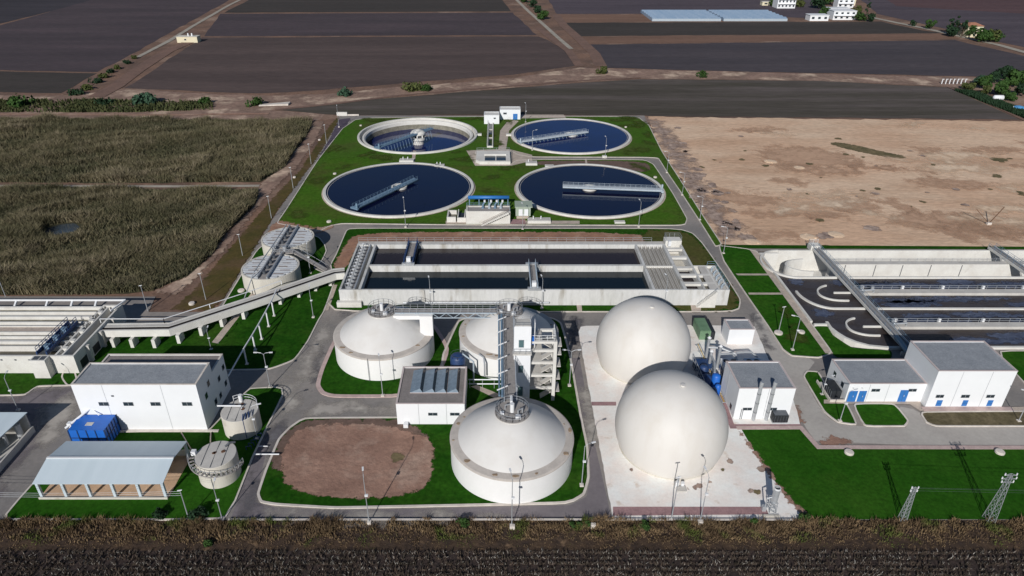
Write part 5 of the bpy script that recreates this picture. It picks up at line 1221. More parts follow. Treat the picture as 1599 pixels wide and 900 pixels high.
# concrete stair frame
t = thing('stair_frame', 'open concrete stair frame of several floors right of the lift tower', 'stair tower', (xt1, YT + 1, 0))
xc0, xc1 = xt1 + .05, 10.7; yc0, yc1 = 99.6, 103.4
for x in (xc1 - .6, ): 
    for y in (yc0, yc1): MB().box(x, x + .6, y, y + .6, 0.1, 13.2).build('column', 'concrete_pale', t)
MB().box(xc0, xc0 + .4, yc1, yc1 + .6, .1, 13.2).build('column', 'concrete_pale', t)
for z in (3.2, 6.0, 8.8, 11.4, 13.2):
    MB().box(xc0, xc1 - .6, yc0 + .05, yc0 + .5, z - .45, z).box(xc0 + .4, xc1 - .6, yc1 + .05, yc1 + .5, z - .45, z).box(xc1 - .55, xc1 - .05, yc0 + .6, yc1, z - .45, z).build('beam', 'concrete_pale', t)
    MB().box(xc0, xc0 + 2.0, yc0 + .5, yc1 + .05, z - .25, z - .03).build('landing', 'concrete', t)
    MB().box(xc1, xc1 + .9, yc0 + .8, yc1 - .2, z - 1.6, z - 1.4).build('half_landing', 'concrete', t)
for z in (0.2, 3.2, 6.0, 8.8):
    m = MB(); z1_ = z + 1.4; z2_ = z + 2.7
    m.hexa([(xc0 + 2, yc0 + .6, z), (xc1 - .7, yc0 + .6, z1_), (xc1 - .7, yc0 + 1.9, z1_), (xc0 + 2, yc0 + 1.9, z)], [(xc0 + 2, yc0 + .6, z + .2), (xc1 - .7, yc0 + .6, z1_ + .2), (xc1 - .7, yc0 + 1.9, z1_ + .2), (xc0 + 2, yc0 + 1.9, z + .2)])
    m.hexa([(xc0 + 2, yc0 + 2.2, z2_), (xc1 - .7, yc0 + 2.2, z1_), (xc1 - .7, yc0 + 3.5, z1_), (xc0 + 2, yc0 + 3.5, z2_)], [(xc0 + 2, yc0 + 2.2, z2_ + .2), (xc1 - .7, yc0 + 2.2, z1_ + .2), (xc1 - .7, yc0 + 3.5, z1_ + .2), (xc0 + 2, yc0 + 3.5, z2_ + .2)])
    m.build('stair_flight', 'concrete', t)
    MB().bar((xc0 + 2, yc0 + .6, z + 1.1), (xc1 - .7, yc0 + .6, z1_ + 1.1), .07).bar((xc0 + 2, yc0 + 3.5, z2_ + 1.1), (xc1 - .7, yc0 + 3.5, z1_ + 1.1), .07).build('handrail', 'steel', t)
MB().rail([(xc0, yc0 + .3, 13.2), (xc1 - .3, yc0 + .3, 13.2), (xc1 - .3, yc1 + .3, 13.2)], 1.1, 1.3, .06).build('railing', 'white_metal', t)
# desulphuriser tank and pipes between the rear digesters
t = thing('steel_vessel', 'dark blue upright steel vessel between the two rear digesters', 'vessel', (-7.3, 107, 0))
MB().lathe(-7.35, 107.2, [(1.45, .1), (1.45, 4.6), (1.2, 5.0), (.5, 5.25), (.001, 5.3)], 32).build('shell', 'blue_dark', t, True)
MB().rail([(-7.35 + 1.4 * math.cos(k * PI / 4), 107.2 + 1.4 * math.sin(k * PI / 4), 4.9) for k in range(8)], .5, 3, .05, 1, True).build('railing', 'steel_dark', t)
outline_pipe([(-6.4, 107.6, 5.2), (-6.3, 107.0, 5.4), (-4.3, 105.4, 4.8), (-4.3, 105.2, .1)], .17, 'bridge_pale', 'bent_pipe', 'pale bent pipe coming down from the dark steel vessel')
outline_pipe([(-3.3, 107, 5.4), (-2.4, 106.3, 5.2), (-2.2, 105.2, 4.4), (-2.2, 105.1, 1.6)], .17, 'steel', 'bent_pipe', 'short bent pipe on the wall of the rear middle digester')
t = thing('ground_pipes', 'pair of pipes on low frames in front of the rear middle digester', 'pipes', (-5, 102, 0))
MB().tube([(-5.2, 103.3, 2.2), (2.2, 103.3, 2.2)], .12, 6).tube([(-5.2, 103.3, 1.2), (2.2, 103.3, 1.2)], .12, 6).build('pipe', 'steel', t)
for x in (-5.0, -2.6, -.4, 2.0): MB().bar((x, 103.3, .1), (x, 103.3, 2.2), .09).build('frame', 'steel', t)
for x, y in ((-24.5, 105.0),):
    outline_pipe([(-24.3, 105.65, 5.3), (-24.3, 105.45, 4.8), (-24.3, 105.4, .2)], .05, 'steel_dark', 'lightning_rod', 'thin dark cable down the wall of the rear left digester', 'cable')

# engine house with skylights
t = roofed('engine_house', -17.36, -5.5, 93.04, 103.9, 4.72, 'low white engine house with four ridge skylights on its brown roof', roof='roof_brown')
for x0_, x1_ in ((641, 659), (661, 678), (680, 696), (699, 715)):
    a = PX(x0_ - 1, 613, 4.72); b = PX(x1_ + 1, 613, 4.72); y0_, y1_ = PY(613.5, 4.7), PY(579, 4.7); zz = 4.42; mdl = a + (b - a) * .8
    o = MB().box(a, b, y0_, y1_, zz, zz + .3).build('skylight', 'coping', t)
    MB().add([(a, y0_, zz + .3), (mdl, y0_ + .3, zz + .95), (mdl, y1_ - .3, zz + .95), (a, y1_, zz + .3)], [(0, 1, 2, 3)]).add([(a, y0_, zz + .3), (b, y0_, zz + .3), (mdl, y0_ + .3, zz + .95)], [(0, 1, 2)]).add([(a, y1_, zz + .3), (mdl, y1_ - .3, zz + .95), (b, y1_, zz + .3)], [(0, 1, 2)]).build('glazing', 'skylight', o)
    MB().add([(mdl, y0_ + .3, zz + .95), (b, y0_, zz + .3), (b, y1_, zz + .3), (mdl, y1_ - .3, zz + .95)], [(0, 1, 2, 3)]).build('glazing_side', 'glass_dark', o)
for a, b in ((669.5, 683), (703.5, 717.5)): win_front(t, 93.04, PX(a, 648, 2), PX(b, 648, 2), 2.2, 2.75)
for a in (655, 698): joint(t, 93.04, PX(a, 645, 2), .1, 4.7)
MB().box(-16.2, -15.4, 92.0, 92.8, .2, .9).box(-16.1, -15.5, 91.99, 92.0, .3, .8).build('outdoor_unit', 'white_metal', t)

# large white building at left
t = roofed('process_building', -71.1, -50.2, 91.53, 97.8, 10.0, 'tall white building with a grey flat roof at the left', coping='kerb')
t_ = t
xr = -50.2
for a, b in ((146, 161), (185, 200), (228, 243), (278, 293)):
    q0, q1 = PX(a, 636, 6.5), PX(b, 636, 6.5); win_front(t, 91.53, q0, q1, 5.6, 6.3)
MB().box(PX(173, 619, 7.7), PX(177, 619, 7.7), 91.48, 91.53, 7.5, 7.8).build('vent', 'steel_dark', t)
joint(t, 91.53, PX(169, 640, 5), .1, 9.9); joint(t, 91.53, PX(259, 640, 5), .1, 9.9)
for y0_, z0_ in ((93.5, 5.2), (96.2, 1.8), (95.2, 6.6)): win_side(t, xr, 1, y0_, y0_ + .9, z0_, z0_ + 1.1)
MB().box(-71.3, -48.2, 90.95, 91.5, .1, .35).build('plinth', 'kerb', t)
t = roofed('process_annex', -71.1, -50.2, 97.82, 103.3, 8.0, 'lower rear block joined behind the tall white building', coping='kerb', roof='roof_brown')
for y0_, z0_ in ((99.3, 4.6), (101.4, 2.0), (98.4, 1.5), (101.8, 5.3)): win_side(t, xr, 1, y0_, y0_ + .9, z0_, z0_ + 1.0)
# blue tank container
t = thing('blue_container', 'bright blue ribbed steel container against the left white building', 'container', (-71.5, 86, 0))
xb0, xb1 = PX(112, 665.5, 3.6), PX(168, 665.5, 3.6); yb0 = 88.61; yb1 = 91.3
yb1 = min(PY(639, 3.6), 91.4); yb0 = 87.4
MB().box(xb0, xb1, yb0, yb1, .3, 3.7).build('body', 'blue', t)
for i in range(5): x = xb0 + (xb1 - xb0) * i / 4; MB().box(x - .07, x + .07, yb0 - .1, yb0 - .002, .3, 3.72).build('rib', 'blue_dark', t)
for i in range(6): y = yb0 + (yb1 - yb0) * i / 5; MB().box(xb1 + .002, xb1 + .1, y - .07, y + .07, .3, 3.72).build('rib', 'blue_dark', t)
MB().box(xb1 + .004, xb1 + .08, yb0, yb1, 2.0, 2.15).box(xb0, xb1, yb0 - .08, yb0 - .004, 2.0, 2.12).build('rail', 'blue_dark', t)
MB().box(xb0 - .05, xb1 + .05, yb0 - .05, yb1, .1, .3).build('base_frame', 'steel_dark', t)
MB().box((xb0 + xb1) / 2 - .8, (xb0 + xb1) / 2 + .4, yb0 + 1.2, yb0 + 2, 3.7, 3.74).build('patch', 'sand_grey' if False else 'concrete', t)
t = thing('screw_conveyor', 'pale inclined conveyor arm above the left corner of the blue container', 'conveyor', (xb0 - 1.8, yb0, 0))
c0 = Vector((*P(102, 669, 2.6), 2.6)); c1 = Vector((*P(142, 637, 4.9), 4.9))
MB().tube([c0, c1], .2, 8).build('trough', 'white_metal', t)
MB().tube([c1, (c1.x + 1.6, c1.y - .9, 4.0)], .1, 6).bar(c0 + Vector((.8, .5, 0)), (c0.x + .8, c0.y + .5, .1), .12).bar(c1, (c1.x, c1.y, .1), .12).build('support', 'white_metal', t)
MB().box(c0.x + .2, c0.x + .9, c0.y + .3, c0.y + 1, 2.4, 3.3).build('drive', 'white_metal', t)

# open shed
t = thing('open_shed', 'open storage shed with a pale metal gable roof at lower left', 'shed', (-70, 75.9, 0))
xs0, xs1 = -70.4, -50.6; ye0, ye1, yr_ = 75.75, 85.2, 79.9; he, hr_ = 3.25, 4.6
cxs = [PX(q, 780.5) for q in (65.5, 104, 142, 180.5, 220, 259)]
MB().hexa([(xs0, ye0, he), (xs1, ye0, he), (xs1 + .3, yr_, hr_), (xs0 + .3, yr_, hr_)], [(xs0, ye0, he + .09), (xs1, ye0, he + .09), (xs1 + .3, yr_, hr_ + .09), (xs0 + .3, yr_, hr_ + .09)]).build('front_roof', 'roof_metal', t)
MB().hexa([(xs0 + .3, yr_, hr_), (xs1 + .3, yr_, hr_), (xs1, ye1, he), (xs0, ye1, he)], [(xs0 + .3, yr_, hr_ + .09), (xs1 + .3, yr_, hr_ + .09), (xs1, ye1, he + .09), (xs0, ye1, he + .09)]).build('rear_roof', 'roof_metal', t)
MB().bar((xs0 + .3, yr_, hr_ + .14), (xs1 + .3, yr_, hr_ + .14), .35, .1).build('ridge_cap', 'white_metal', t)
for x in cxs:
    MB().box(x - .2, x + .2, ye0 + .15, ye0 + .55, .1, he).build('column', 'roof_metal', t)
    MB().box(x - .2, x + .2, ye1 - .6, ye1 - .2, .1, he).build('column', 'roof_metal', t)
    MB().bar((x, ye0 + .3, he - .12), (x + .1, yr_, hr_ - .12), .14, .22).bar((x + .1, yr_, hr_ - .12), (x, ye1 - .3, he - .12), .14, .22).build('rafter', 'steel', t)
MB().box(cxs[0] - .3, cxs[-1] + .4, ye0 + .05, ye1, .1, .3).build('floor', 'shed_sand', t)
MB().box(cxs[0] - .3, cxs[-1] + .4, ye0 - .15, ye0 + .04, .1, .55).build('kerb_wall', 'concrete_cream', t)
MB().box(cxs[0] - .3, cxs[-1] + .4, ye1 - .15, ye1, .3, 1.5).build('rear_wall', 'concrete_cream', t)

# left-edge canopy building
t = thing('canopy_building', 'grey roofed open building cut by the left edge of the picture', 'shed', (-90, 84, 0))
a = P(43, 645, 4.2)
MB().hexa([(-125, a[1] - 6, 3.4), (a[0] - 1.6, a[1] - 6, 3.4), (a[0], a[1], 4.2), (-125, a[1], 4.2)], [(-125, a[1] - 6, 3.55), (a[0] - 1.6, a[1] - 6, 3.55), (a[0], a[1], 4.35), (-125, a[1], 4.35)]).build('roof', 'roof_metal', t)
MB().hexa([(-125, a[1] - 14, 2.6), (a[0] - 4.4, a[1] - 14, 2.6), (a[0] - 3.0, a[1] - 6.3, 3.2), (-125, a[1] - 6.3, 3.2)], [(-125, a[1] - 14, 2.7), (a[0] - 4.4, a[1] - 14, 2.7), (a[0] - 3.0, a[1] - 6.3, 3.3), (-125, a[1] - 6.3, 3.3)]).build('lower_roof', 'roof_metal', t)
MB().box(-125, a[0] - .3, a[1] - .4, a[1] - .1, .1, 4.1).build('rear_wall', 'concrete', t)
for dy in (.5, 3.5, 6.5, 10): MB().box(a[0] - 2.6, a[0] - 2.2, a[1] - dy - .4, a[1] - dy, .1, 3.2).build('column', 'steel', t)
MB().box(a[0] - .2, a[0] + .1, a[1] - 14, a[1] - .1, .1, 1.4).build('low_wall', 'concrete', t)
MB().box(-125, a[0] - .2, a[1] - 14, a[1] - .4, .1, .3).build('floor', 'concrete', t)
MB().cyl(a[0] - 1.2, a[1] - 1.8, .5, .3, 3.2, 14).build('drum', 'steel', t)

# two small concrete tanks
def ctank(cx, cy, r, h, label, gal=False):
    t = thing('concrete_tank', label, 'tank', (cx, cy, 0), 'small grey round tanks at lower left')
    MB().lathe(cx, cy, [(r, .1), (r, h - .05), (r - .05, h)], 64).build('wall', 'concrete_cream', t, False)
    MB().lathe(cx, cy, [(r - .05, h), (.001, h + .12)], 64).build('lid', 'concrete', t)
    m = MB()
    for q in (-.5, 0., .5): L = math.sqrt(1 - q * q) * r * .96; m.bar((cx + q * r + .2, cy - L, h + .1), (cx + q * r - .2, cy + L, h + .1), .06, .04)
    m.build('lid_joint', 'steel_dark', t)
    rr = random.Random(int(cx * 10)); 
    for i in range(3): x, y = cx + rr.uniform(-.5, .6) * r, cy + rr.uniform(-.4, .6) * r; MB().prism(rag(circle(x, y, .24 + .12 * rr.random(), 8), .06, .2, i), h + .06, h + .16).build('rust_patch', 'rust', t)
    return t
ta = ctank(-44.1, 92.0, 3.1, 4.2, 'rear small round concrete tank next to the tall white building')
tb_ = ctank(-44.2, 80.9, 3.15, 4.5, 'front small round concrete tank with a curved side stair')
for dx in (.2, .55, .9, 1.3): MB().tube([(-44.1 + 1.2 + dx * 1.1, 92.0 - 2.9 + dx * 1.1, .1), (-44.1 + 1.2 + dx * 1.1, 92.0 - 2.9 + dx * 1.1, 4.3), (-43.2 + dx, 90.4 + dx, 4.5)], .1, 6).build('pipe', 'blue_dark', ta)
MB().tube([(-47.9, 92.3, 4.9), (-43.8, 92.3, 4.9), (-43.8, 92.3, 4.2)], .13, 6).build('feed_pipe', 'white_metal', ta)
m = MB(); m.rail([(-44.1 + 3.0 * math.cos(a_), 92 + 3.0 * math.sin(a_), 4.2) for a_ in np.linspace(.2, 2.2, 9)], 1.1, 2, .07); m.build('railing', 'white_metal', ta)
MB().cyl(-44.6, 94.4, .35, 4.2, 5.6, 10).build('vent', 'white_metal', ta)
m = MB(); s = MB(); n_ = 16; prev = None
for i in range(n_ + 1):
    a_ = -PI * .93 + i / n_ * PI * .95; z = 4.4 - 3.0 * (i / n_) ** 1.0 * .62
    for rr_, lst in ((3.25, 0), (4.1, 1)): pass
    p0 = Vector((-44.2 + 3.2 * math.cos(a_), 80.9 + 3.2 * math.sin(a_), z)); p1 = Vector((-44.2 + 4.0 * math.cos(a_), 80.9 + 4.0 * math.sin(a_), z))
    m.bar(p0, p1, .32, .08); s.bar(p1, p1 + Vector((0, 0, 1)), .06)
    if prev is not None: s.bar(prev + Vector((0, 0, 1)), p1 + Vector((0, 0, 1)), .07); m.bar(prev, p1, .08, .2)
    prev = p1
m.build('stair', 'grating', tb_); s.build('stair_railing', 'steel', tb_)
MB().box(-47.9, -47.2, 80.6, 81.3, 4.4, 5.2).build('gauge_box', 'white_metal', tb_)
MB().tube([(-43.2, 82.6, 4.5), (-42.7, 83.1, 4.9), (-41.9, 83.5, 4.7)], .2, 8).build('pipe_stub', 'steel_dark', tb_)
outline_pipe([(-49.3, 90.6, .4), (-46.8, 83.9, 1.2), (-46.4, 82.9, 3.6)], .11, 'paving', 'link_pipe', 'thin pipe from the white building down to the front small tank')
outline_pipe([(-54.4, 90.6, .35), (-49.5, 84.5, .35), (-47.2, 82.0, .6)], .1, 'paving', 'link_pipe', 'thin slanting pipe behind the open shed to the front small tank')
outline_pipe([(*P(397, 709.5, .6), .6), (*P(436, 709.5, .6), .6)], .12, 'white_metal', 'barrier_beam', 'pale horizontal barrier pole across the road by the brown earth patch', 'barrier')
outline_pipe([(*P(403, 697, .5), .5), (*P(418, 697, .5), .5)], .09, 'white_metal', 'barrier_beam', 'short pale pole behind the longer barrier pole', 'barrier')
t = thing('pipe_manifold', 'dark blue cluster of pipes on the path beside the rear small tank', 'pipes', (*P(390, 700), 0))
for i in range(5):
    x, y = P(388 + i * 4, 704 - i * 5); MB().tube([(x - .3, y, .2), (x - .3, y, .9), (x + .5, y + .2, .9), (x + .5, y + .2, .2)], .09, 6).build('pipe', 'blue_dark', t)

# ------------------------------------------------------------------ gas holders
def gas(cx, cy, label):
    R = 9.12; zc = R * .5
    t = thing('gas_holder', label, 'gas holder', (cx, cy, 0), 'spherical gas holders')
    n = 96; m = MB(); prof = []
    a0 = -math.asin(zc / R)
    for i in range(61):
        a_ = a0 + (PI / 2 - a0) * i / 60; prof.append((max(.001, R * math.cos(a_)), zc + R * math.sin(a_) + .05))
    m.lathe(cx, cy, prof, n); m.build('membrane', 'membrane', t, True)
    r0 = R * math.cos(a0); MB().lathe(cx, cy, [(r0 + .35, .1), (r0 + .3, .42), (r0 - .05, .45)], 96).build('anchor_ring', 'concrete_cream', t)
    MB().cyl(cx + .5, cy - 1.3, .38, zc + R + .0, zc + R + .26, 16).build('top_cap', 'membrane', t)
    return t
gas(28.85, 111.83, 'rear white spherical gas holder, half hidden by the front one')
gas(28.94, 87.72, 'front white spherical gas holder nearest to the viewer')
t = thing('blower_unit', 'small blower with pipes at the foot of the front gas holder', 'blower', (*P(1062, 765), 0.2))
x, y = P(1062, 764); MB().box(x - .6, x + .8, y - .9, y + .1, .2, .5).build('base', 'concrete', t)
MB().cyl(x - .4, y + .5, .3, .2, 1.1, 10).cyl(x + .4, y + .4, .3, .2, 1.0, 10).build('fan', 'white_metal', t)
MB().tube([(x - .4, y + .5, 1.1), (x - .2, y + .9, 1.5), (x, y + 1.6, 1.5)], .15, 6).bar((x - .9, y, .2), (x - .9, y, 1.5), .1).build('pipe', 'steel', t)
# flare stack
t = thing('flare_stack', 'grey cylindrical flare stack on a lattice frame at the pad corner', 'flare', (41.5, 73.4, .2))
x, y = 41.5, 73.4
MB().lathe(x, y, [(.48, 2.2), (.48, 4.9), (.42, 4.9), (.42, 2.3)], 20).build('burner_shell', 'steel', t, False)
MB().lathe(x, y, [(.5, 4.7), (.5, 4.95), (.4, 4.95)], 20).build('top_ring', 'white_metal', t)
m = MB()
for s1 in (-.5, .5):
    for s2 in (-.5, .5): m.bar((x + s1, y + s2, .2), (x + s1 * .8, y + s2 * .8, 2.3), .09)
for z in (.8, 1.5, 2.2): m.bar((x - .5, y - .5, z), (x + .5, y - .5, z), .07).bar((x - .5, y + .5, z), (x + .5, y + .5, z), .07).bar((x - .5, y - .5, z), (x - .5, y + .5, z), .07).bar((x + .5, y - .5, z - .6), (x - .5, y - .5, z), .06)
m.build('lattice', 'steel', t)
MB().tube([(x - 1.1, y, .2), (x - 1.1, y, 2.8), (x - .4, y, 3.0)], .1, 6).box(x - 1.5, x - .9, y - .2, y + .3, .2, 1.2).build('gas_feed', 'steel', t)
MB().box(x - 1.7, x + .8, y - 1.3, y - .9, .2, .38).build('plinth', 'concrete_cream', t)

# ------------------------------------------------------------------ cogeneration plant
t = roofed('cogeneration_house', 42.1, 51.9, 94.58, 102.65, 6.85, 'white cogeneration building with two exhaust stacks right of the front gas holder')
for a, b in ((1159.5, 1173), (1199, 1212)): win_front(t, 94.58, PX(a, 637, 2.4), PX(b, 637, 2.4), 2.1, 2.6)
for a in (1193,): joint(t, 94.58, PX(a, 630, 3), .1, 6.8)
for a in (1152, 1154.5): MB().tube([(PX(a, 650, 0), 94.45, .2), (PX(a, 650, 0), 94.45, 2.4)], .05, 6).build('drain_pipe', 'steel_dark', t)
win_side(t, 42.1, -1, 96, 96.9, .9, 1.9); MB().box(42.05, 42.098, 99.8, 99.9, .1, 6.8).build('panel_joint', 'steel', t)
for i, (a, lb) in enumerate(((1174.5, 'left'), (1194.5, 'right'))):
    x = PX(a, 655, 0); s = thing('exhaust_stack', '%s galvanised exhaust stack on the front of the cogeneration building' % lb, 'chimney', (x, 94.1, .2), 'exhaust stacks')
    MB().tube([(x, 94.15, .2), (x, 94.15, 8.2)], .3, 12).build('pipe', 'steel', s, False)
    MB().tube([(x, 94.15, 8.1), (x + .1, 94.15, 8.6)], .36, 12).build('outlet', 'steel', s)
    for z in (2, 4, 6): MB().lathe(x, 94.15, [(.34, z), (.34, z + .1)], 12).build('clamp', 'steel_dark', s)
t = roofed('switch_house', 47.9, 53.1, 118.08, 122.1, 3.8, 'small white cubic building behind the blue pipework by the road')
t = thing('generator', 'dark grey generator container in front of the cogeneration building', 'generator', (*P(1206, 663), .2))
x0_, x1_ = PX(1206, 664, 0), PX(1229, 664, 0); y0_ = PY(663.5); 
MB().box(x0_, x1_, y0_, y0_ + 1.9, .5, 2.0).build('body', 'black', t)
MB().box(x0_ + .1, x1_ - .1, y0_ + .1, y0_ + 1.8, 2.0, 2.12).build('lid', 'steel_dark', t)
MB().box(x0_, x1_, y0_ + .05, y0_ + 1.8, .2, .5).build('skid', 'steel', t)
for i in range(5): q = x0_ + .2 + i * .5; MB().box(q, q + .06, y0_ - .04, y0_ - .002, .6, 1.9).build('rib', 'steel_dark', t)
t = thing('green_container', 'green container between the rear gas holder and the switch house', 'container', (*P(1090, 532), .2))
x0_, x1_, y0_, y1_ = PX(1091, 530, .2), PX(1108, 530, .2), PY(532), PY(511)
MB().box(x0_, x1_, y0_, y1_, .2, 2.3).build('body', 'green_box', t)
MB().box(x0_ - .15, x1_ + .5, y1_, y1_ + .4, .2, 2.5).build('rear_frame', 'black', t)
MB().box(x0_ + .1, x1_ - .1, y0_ + .1, y1_ - .1, 2.3, 2.4).build('lid', 'green_box', t)
MB().box(x1_, x1_ + .9, y0_, y1_, .2, 2.1).build('side_screen', 'black', t)
# cooling skid with fans
for i, (xx, lb) in enumerate(((48.1, 'right'), (43.6, 'left'))):
    t = thing('fan_cooler', 'white cooler box with dark fans, %s of the two behind the cogeneration building' % lb, 'cooler', (xx, 106, .2), 'fan coolers')
    MB().box(xx, xx + 3.2, 106, 109.2, 2.0, 2.9).build('casing', 'white_metal', t)
    for dx in (.3, 1.75):
        for dy in (.25, 1.7): MB().cyl(xx + dx + .55, 106 + dy + .6, .55, 2.9, 2.96, 14).build('fan', 'black', t)
    for dx in (.1, 3.0):
        for dy in (.1, 3.0): MB().bar((xx + dx, 106 + dy, .2), (xx + dx, 106 + dy, 2.0), .14).build('leg', 'blue_dark', t)
    MB().box(xx + .3, xx + 2.9, 106.3, 108.9, .2, 1.5).build('radiator', 'blue_dark', t)
t = thing('gas_treatment', 'cluster of blue vessels with shiny pipes left of the cogeneration building', 'gas treatment', (40, 104, .2))
for (x, y, r, z, mt) in ((39.6, 103.8, .95, 2.8, 'blue_dark'), (41.3, 103.6, .8, 3.2, 'blue'), (39.9, 106.8, .85, 2.9, 'blue_dark'), (41.0, 101.2, .55, 2.6, 'blue'), (40.0, 100.4, .6, 2.4, 'blue_dark')):
    MB().lathe(x, y, [(r, .2), (r, z - .3), (r * .7, z), (.001, z + .1)], 20).build('vessel', mt, t, True)
for (x, y, z) in ((42.0, 112.5, 5.4), (43.5, 109.8, 5.2), (41.6, 109.0, 4.6)):
    MB().tube([(x, y, .2), (x, y, z)], .28, 10).build('flue', 'steel', t)
    MB().lathe(x, y, [(.3, z), (.42, z + .1), (.001, z + .5)], 10).build('cowl', 'white_metal', t)
for pth in ([(42, 112.3, 3.4), (44.5, 112.0, 3.4), (47, 110.5, 3.0), (47, 109.8, 2.2)], [(43.5, 109.6, 3.6), (46.0, 109.8, 3.6), (46.6, 108.5, 3.0), (46.3, 106.5, 1.5)], [(41.0, 104, 3.3), (41.6, 106.5, 3.8), (41.6, 109, 3.8)], [(47.4, 111.5, 2.6), (50.5, 111.8, 2.6), (51.4, 110.5, 2.2)]):
    MB().tube(pth, .22, 8).build('pipe', 'steel', t)
MB().box(38.9, 42.0, 108.6, 110.4, .2, 1.9).box(42.6, 52.8, 103.6, 105.4, .2, 1.5).build('tray', 'blue_dark', t)
MB().rail([(38.7, 102.5, .2), (38.7, 110, .2)], 2.6, 1.2, .08, 3).build('frame', 'steel', t)
t = thing('pipe_rack', 'long low rack of pipes beside the gas holders', 'pipe rack', (37.5, 98, .2))
ra, rb = P(1087, 542), P(1127, 632)
for k in range(3): MB().tube([(ra[0] + k * .3, ra[1], .6 + .12 * k), (rb[0] + k * .3, rb[1], .6 + .12 * k)], .1, 6).build('pipe', ['steel', 'yellow', 'steel'][k], t)
for q in np.linspace(0, 1, 9):
    x, y = ra[0] + (rb[0] - ra[0]) * q, ra[1] + (rb[1] - ra[1]) * q; MB().bar((x - .3, y, .5), (x + .9, y, .5), .12).bar((x, y, .2), (x, y, .5), .12).build('support', 'steel', t)

# ------------------------------------------------------------------ right buildings
t = roofed('blower_building', 78.0, 91.9, 97.77, 107.3, 8.2, 'tall white blower building with blue shutters at the right')
for a, b in ((1464, 1475.5), (1503.5, 1516), (1543, 1555)): win_front(t, 97.77, PX(a, 621, 2.7), PX(b, 621, 2.7), 2.35, 2.95)
for a, b in ((1461.5, 1470), (1502, 1510), (1541, 1549)):
    o = MB().box(PX(a, 630, 1), PX(b, 630, 1), 97.71, 97.77, .45, 1.75).build('shutter', 'door_blue', t)
    MB().box(PX(a, 630, 1), PX(b, 630, 1), 97.705, 97.71, 1.05, 1.1).build('slat', 'blue_dark', o)
joint(t, 97.77, PX(1494, 610, 4), .1, 8.1); joint(t, 97.77, PX(1539.5, 610, 4), .1, 8.1)
MB().box(77.2, 93.5, 96.6, 97.74, .1, .3).build('plinth', 'kerb_pink', t)
t = roofed('workshop_building', 63.95, 77.98, 99.24, 106.9, 4.3, 'low white workshop with blue doors joined to the tall blower building')
win_front(t, 99.24, PX(1323, 620, 1.2), PX(1336, 620, 1.2), .2, 2.7, 'door_blue', 'door'); win_front(t, 99.24, PX(1338.5, 620, 1.2), PX(1350, 620, 1.2), .2, 2.7, 'door_blue', 'door')
win_front(t, 99.24, PX(1402, 620, 1.2), PX(1415, 620, 1.2), .2, 2.9, 'door_blue', 'door')
win_front(t, 99.24, PX(1364, 612, 3), PX(1376.5, 612, 3), 2.6, 3.15); win_front(t, 99.24, PX(1422, 612, 3), PX(1434, 612, 3), 2.6, 3.15)
joint(t, 99.24, PX(1354.5, 615, 2), .1, 4.2); joint(t, 99.24, PX(1384, 615, 2), .1, 4.2)
for y0_ in (100.8, 104): win_side(t, 63.95, -1, y0_, y0_ + .9, 2.1, 3.1)
for a in (1330, 1344):
    MB().bar((PX(a, 608, 3), 99.2, 3.5), (PX(a, 608, 3), 98.7, 3.6), .12).build('wall_lamp', 'white_metal', t)
t = thing('transformer', 'dark fenced transformer against the left wall of the workshop', 'transformer', (62, 100, .1))
MB().box(61.9, 63.6, 100.2, 103.6, .2, 1.9).build('body', 'black', t)
for i in range(5): MB().box(61.75, 61.9, 100.4 + i * .65, 100.6 + i * .65, .3, 1.7).build('radiator', 'steel_dark', t)
MB().ribbon([(63.9, 99.2), (61.3, 99.2), (61.3, 105.2)], .2, .1, .75).build('low_wall', 'kerb', t)
MB().box(61.3, 63.9, 99.3, 105.2, .1, .22).build('base', 'concrete', t)

# ------------------------------------------------------------------ aeration basin (right)
zt = .6
t = thing('aeration_basin', 'large oxidation ditch basin with a dry white lane and dark lanes at the right', 'basin', (XA0, YA[3], 0))
XRR = 169
def arc(cx, cy, rx, ry, a0, a1, n=20): return [(cx + rx * math.cos(a0 + (a1 - a0) * i / n), cy + ry * math.sin(a0 + (a1 - a0) * i / n)) for i in range(n + 1)]
MB().ribbon([(XA0 + .25, YA[3] + 9.8), (XA0 + .25, YA[0] - 1.6), (XA0 + 5, YA[0] - 1.6)], .5, -5.2, zt).build('side_wall', 'concrete_pale', t)
MB().box(XA0 + .1, 170, YA[3] - .2, YA[0] + .2, -5.3, -5.2).build('floor', 'concrete_pale', t)
# lanes 2, 3 (wet)
Wd = MB()
y1_, y2_, y3_ = YA[1], YA[2], YA[3]
hw = (y1_ - y2_) / 2
xc2 = PX(1306, 482, zt); xc3 = PX(1384, 541, zt)
lane2 = arc(xc2, y1_ - hw + 0.3, hw - 1.5, hw, PI * .98, PI * 1.5, 18) + [(XRR, y2_)]
lane3 = PL([(1291, 502), (1297, 511), (1307, 519), (1320, 527), (1337, 534), (1358, 539.5), (1384, 542)], zt) + [(XRR, y3_ + .1)]
Wd.ribbon(lane2, .5, -5.2, zt).ribbon(lane3, .6, -5.2, zt)
Wd.ribbon([(XA0 + .3, P(1280, 506, zt)[1]), P(1292, 506, zt)], .5, -5.2, zt)
Wd.build('lane_wall', 'concrete_pale', t)
MB().ribbon(smoothpoly(PL([(1294, 444.5), (1285, 446), (1278, 450), (1276, 455), (1281, 461), (1293, 466), (1308, 468.5), (1337, 468.7)], zt), 2, False), .35, -5.2, zt).build('guide_wall', 'concrete_pale', t)
MB().ribbon(smoothpoly(PL([(1338.5, 495.5), (1329, 497), (1322, 501), (1321, 507), (1328, 515), (1341, 520), (1358, 523), (1385, 523)], zt), 2, False), .35, -5.2, zt).build('guide_wall', 'concrete_pale', t)
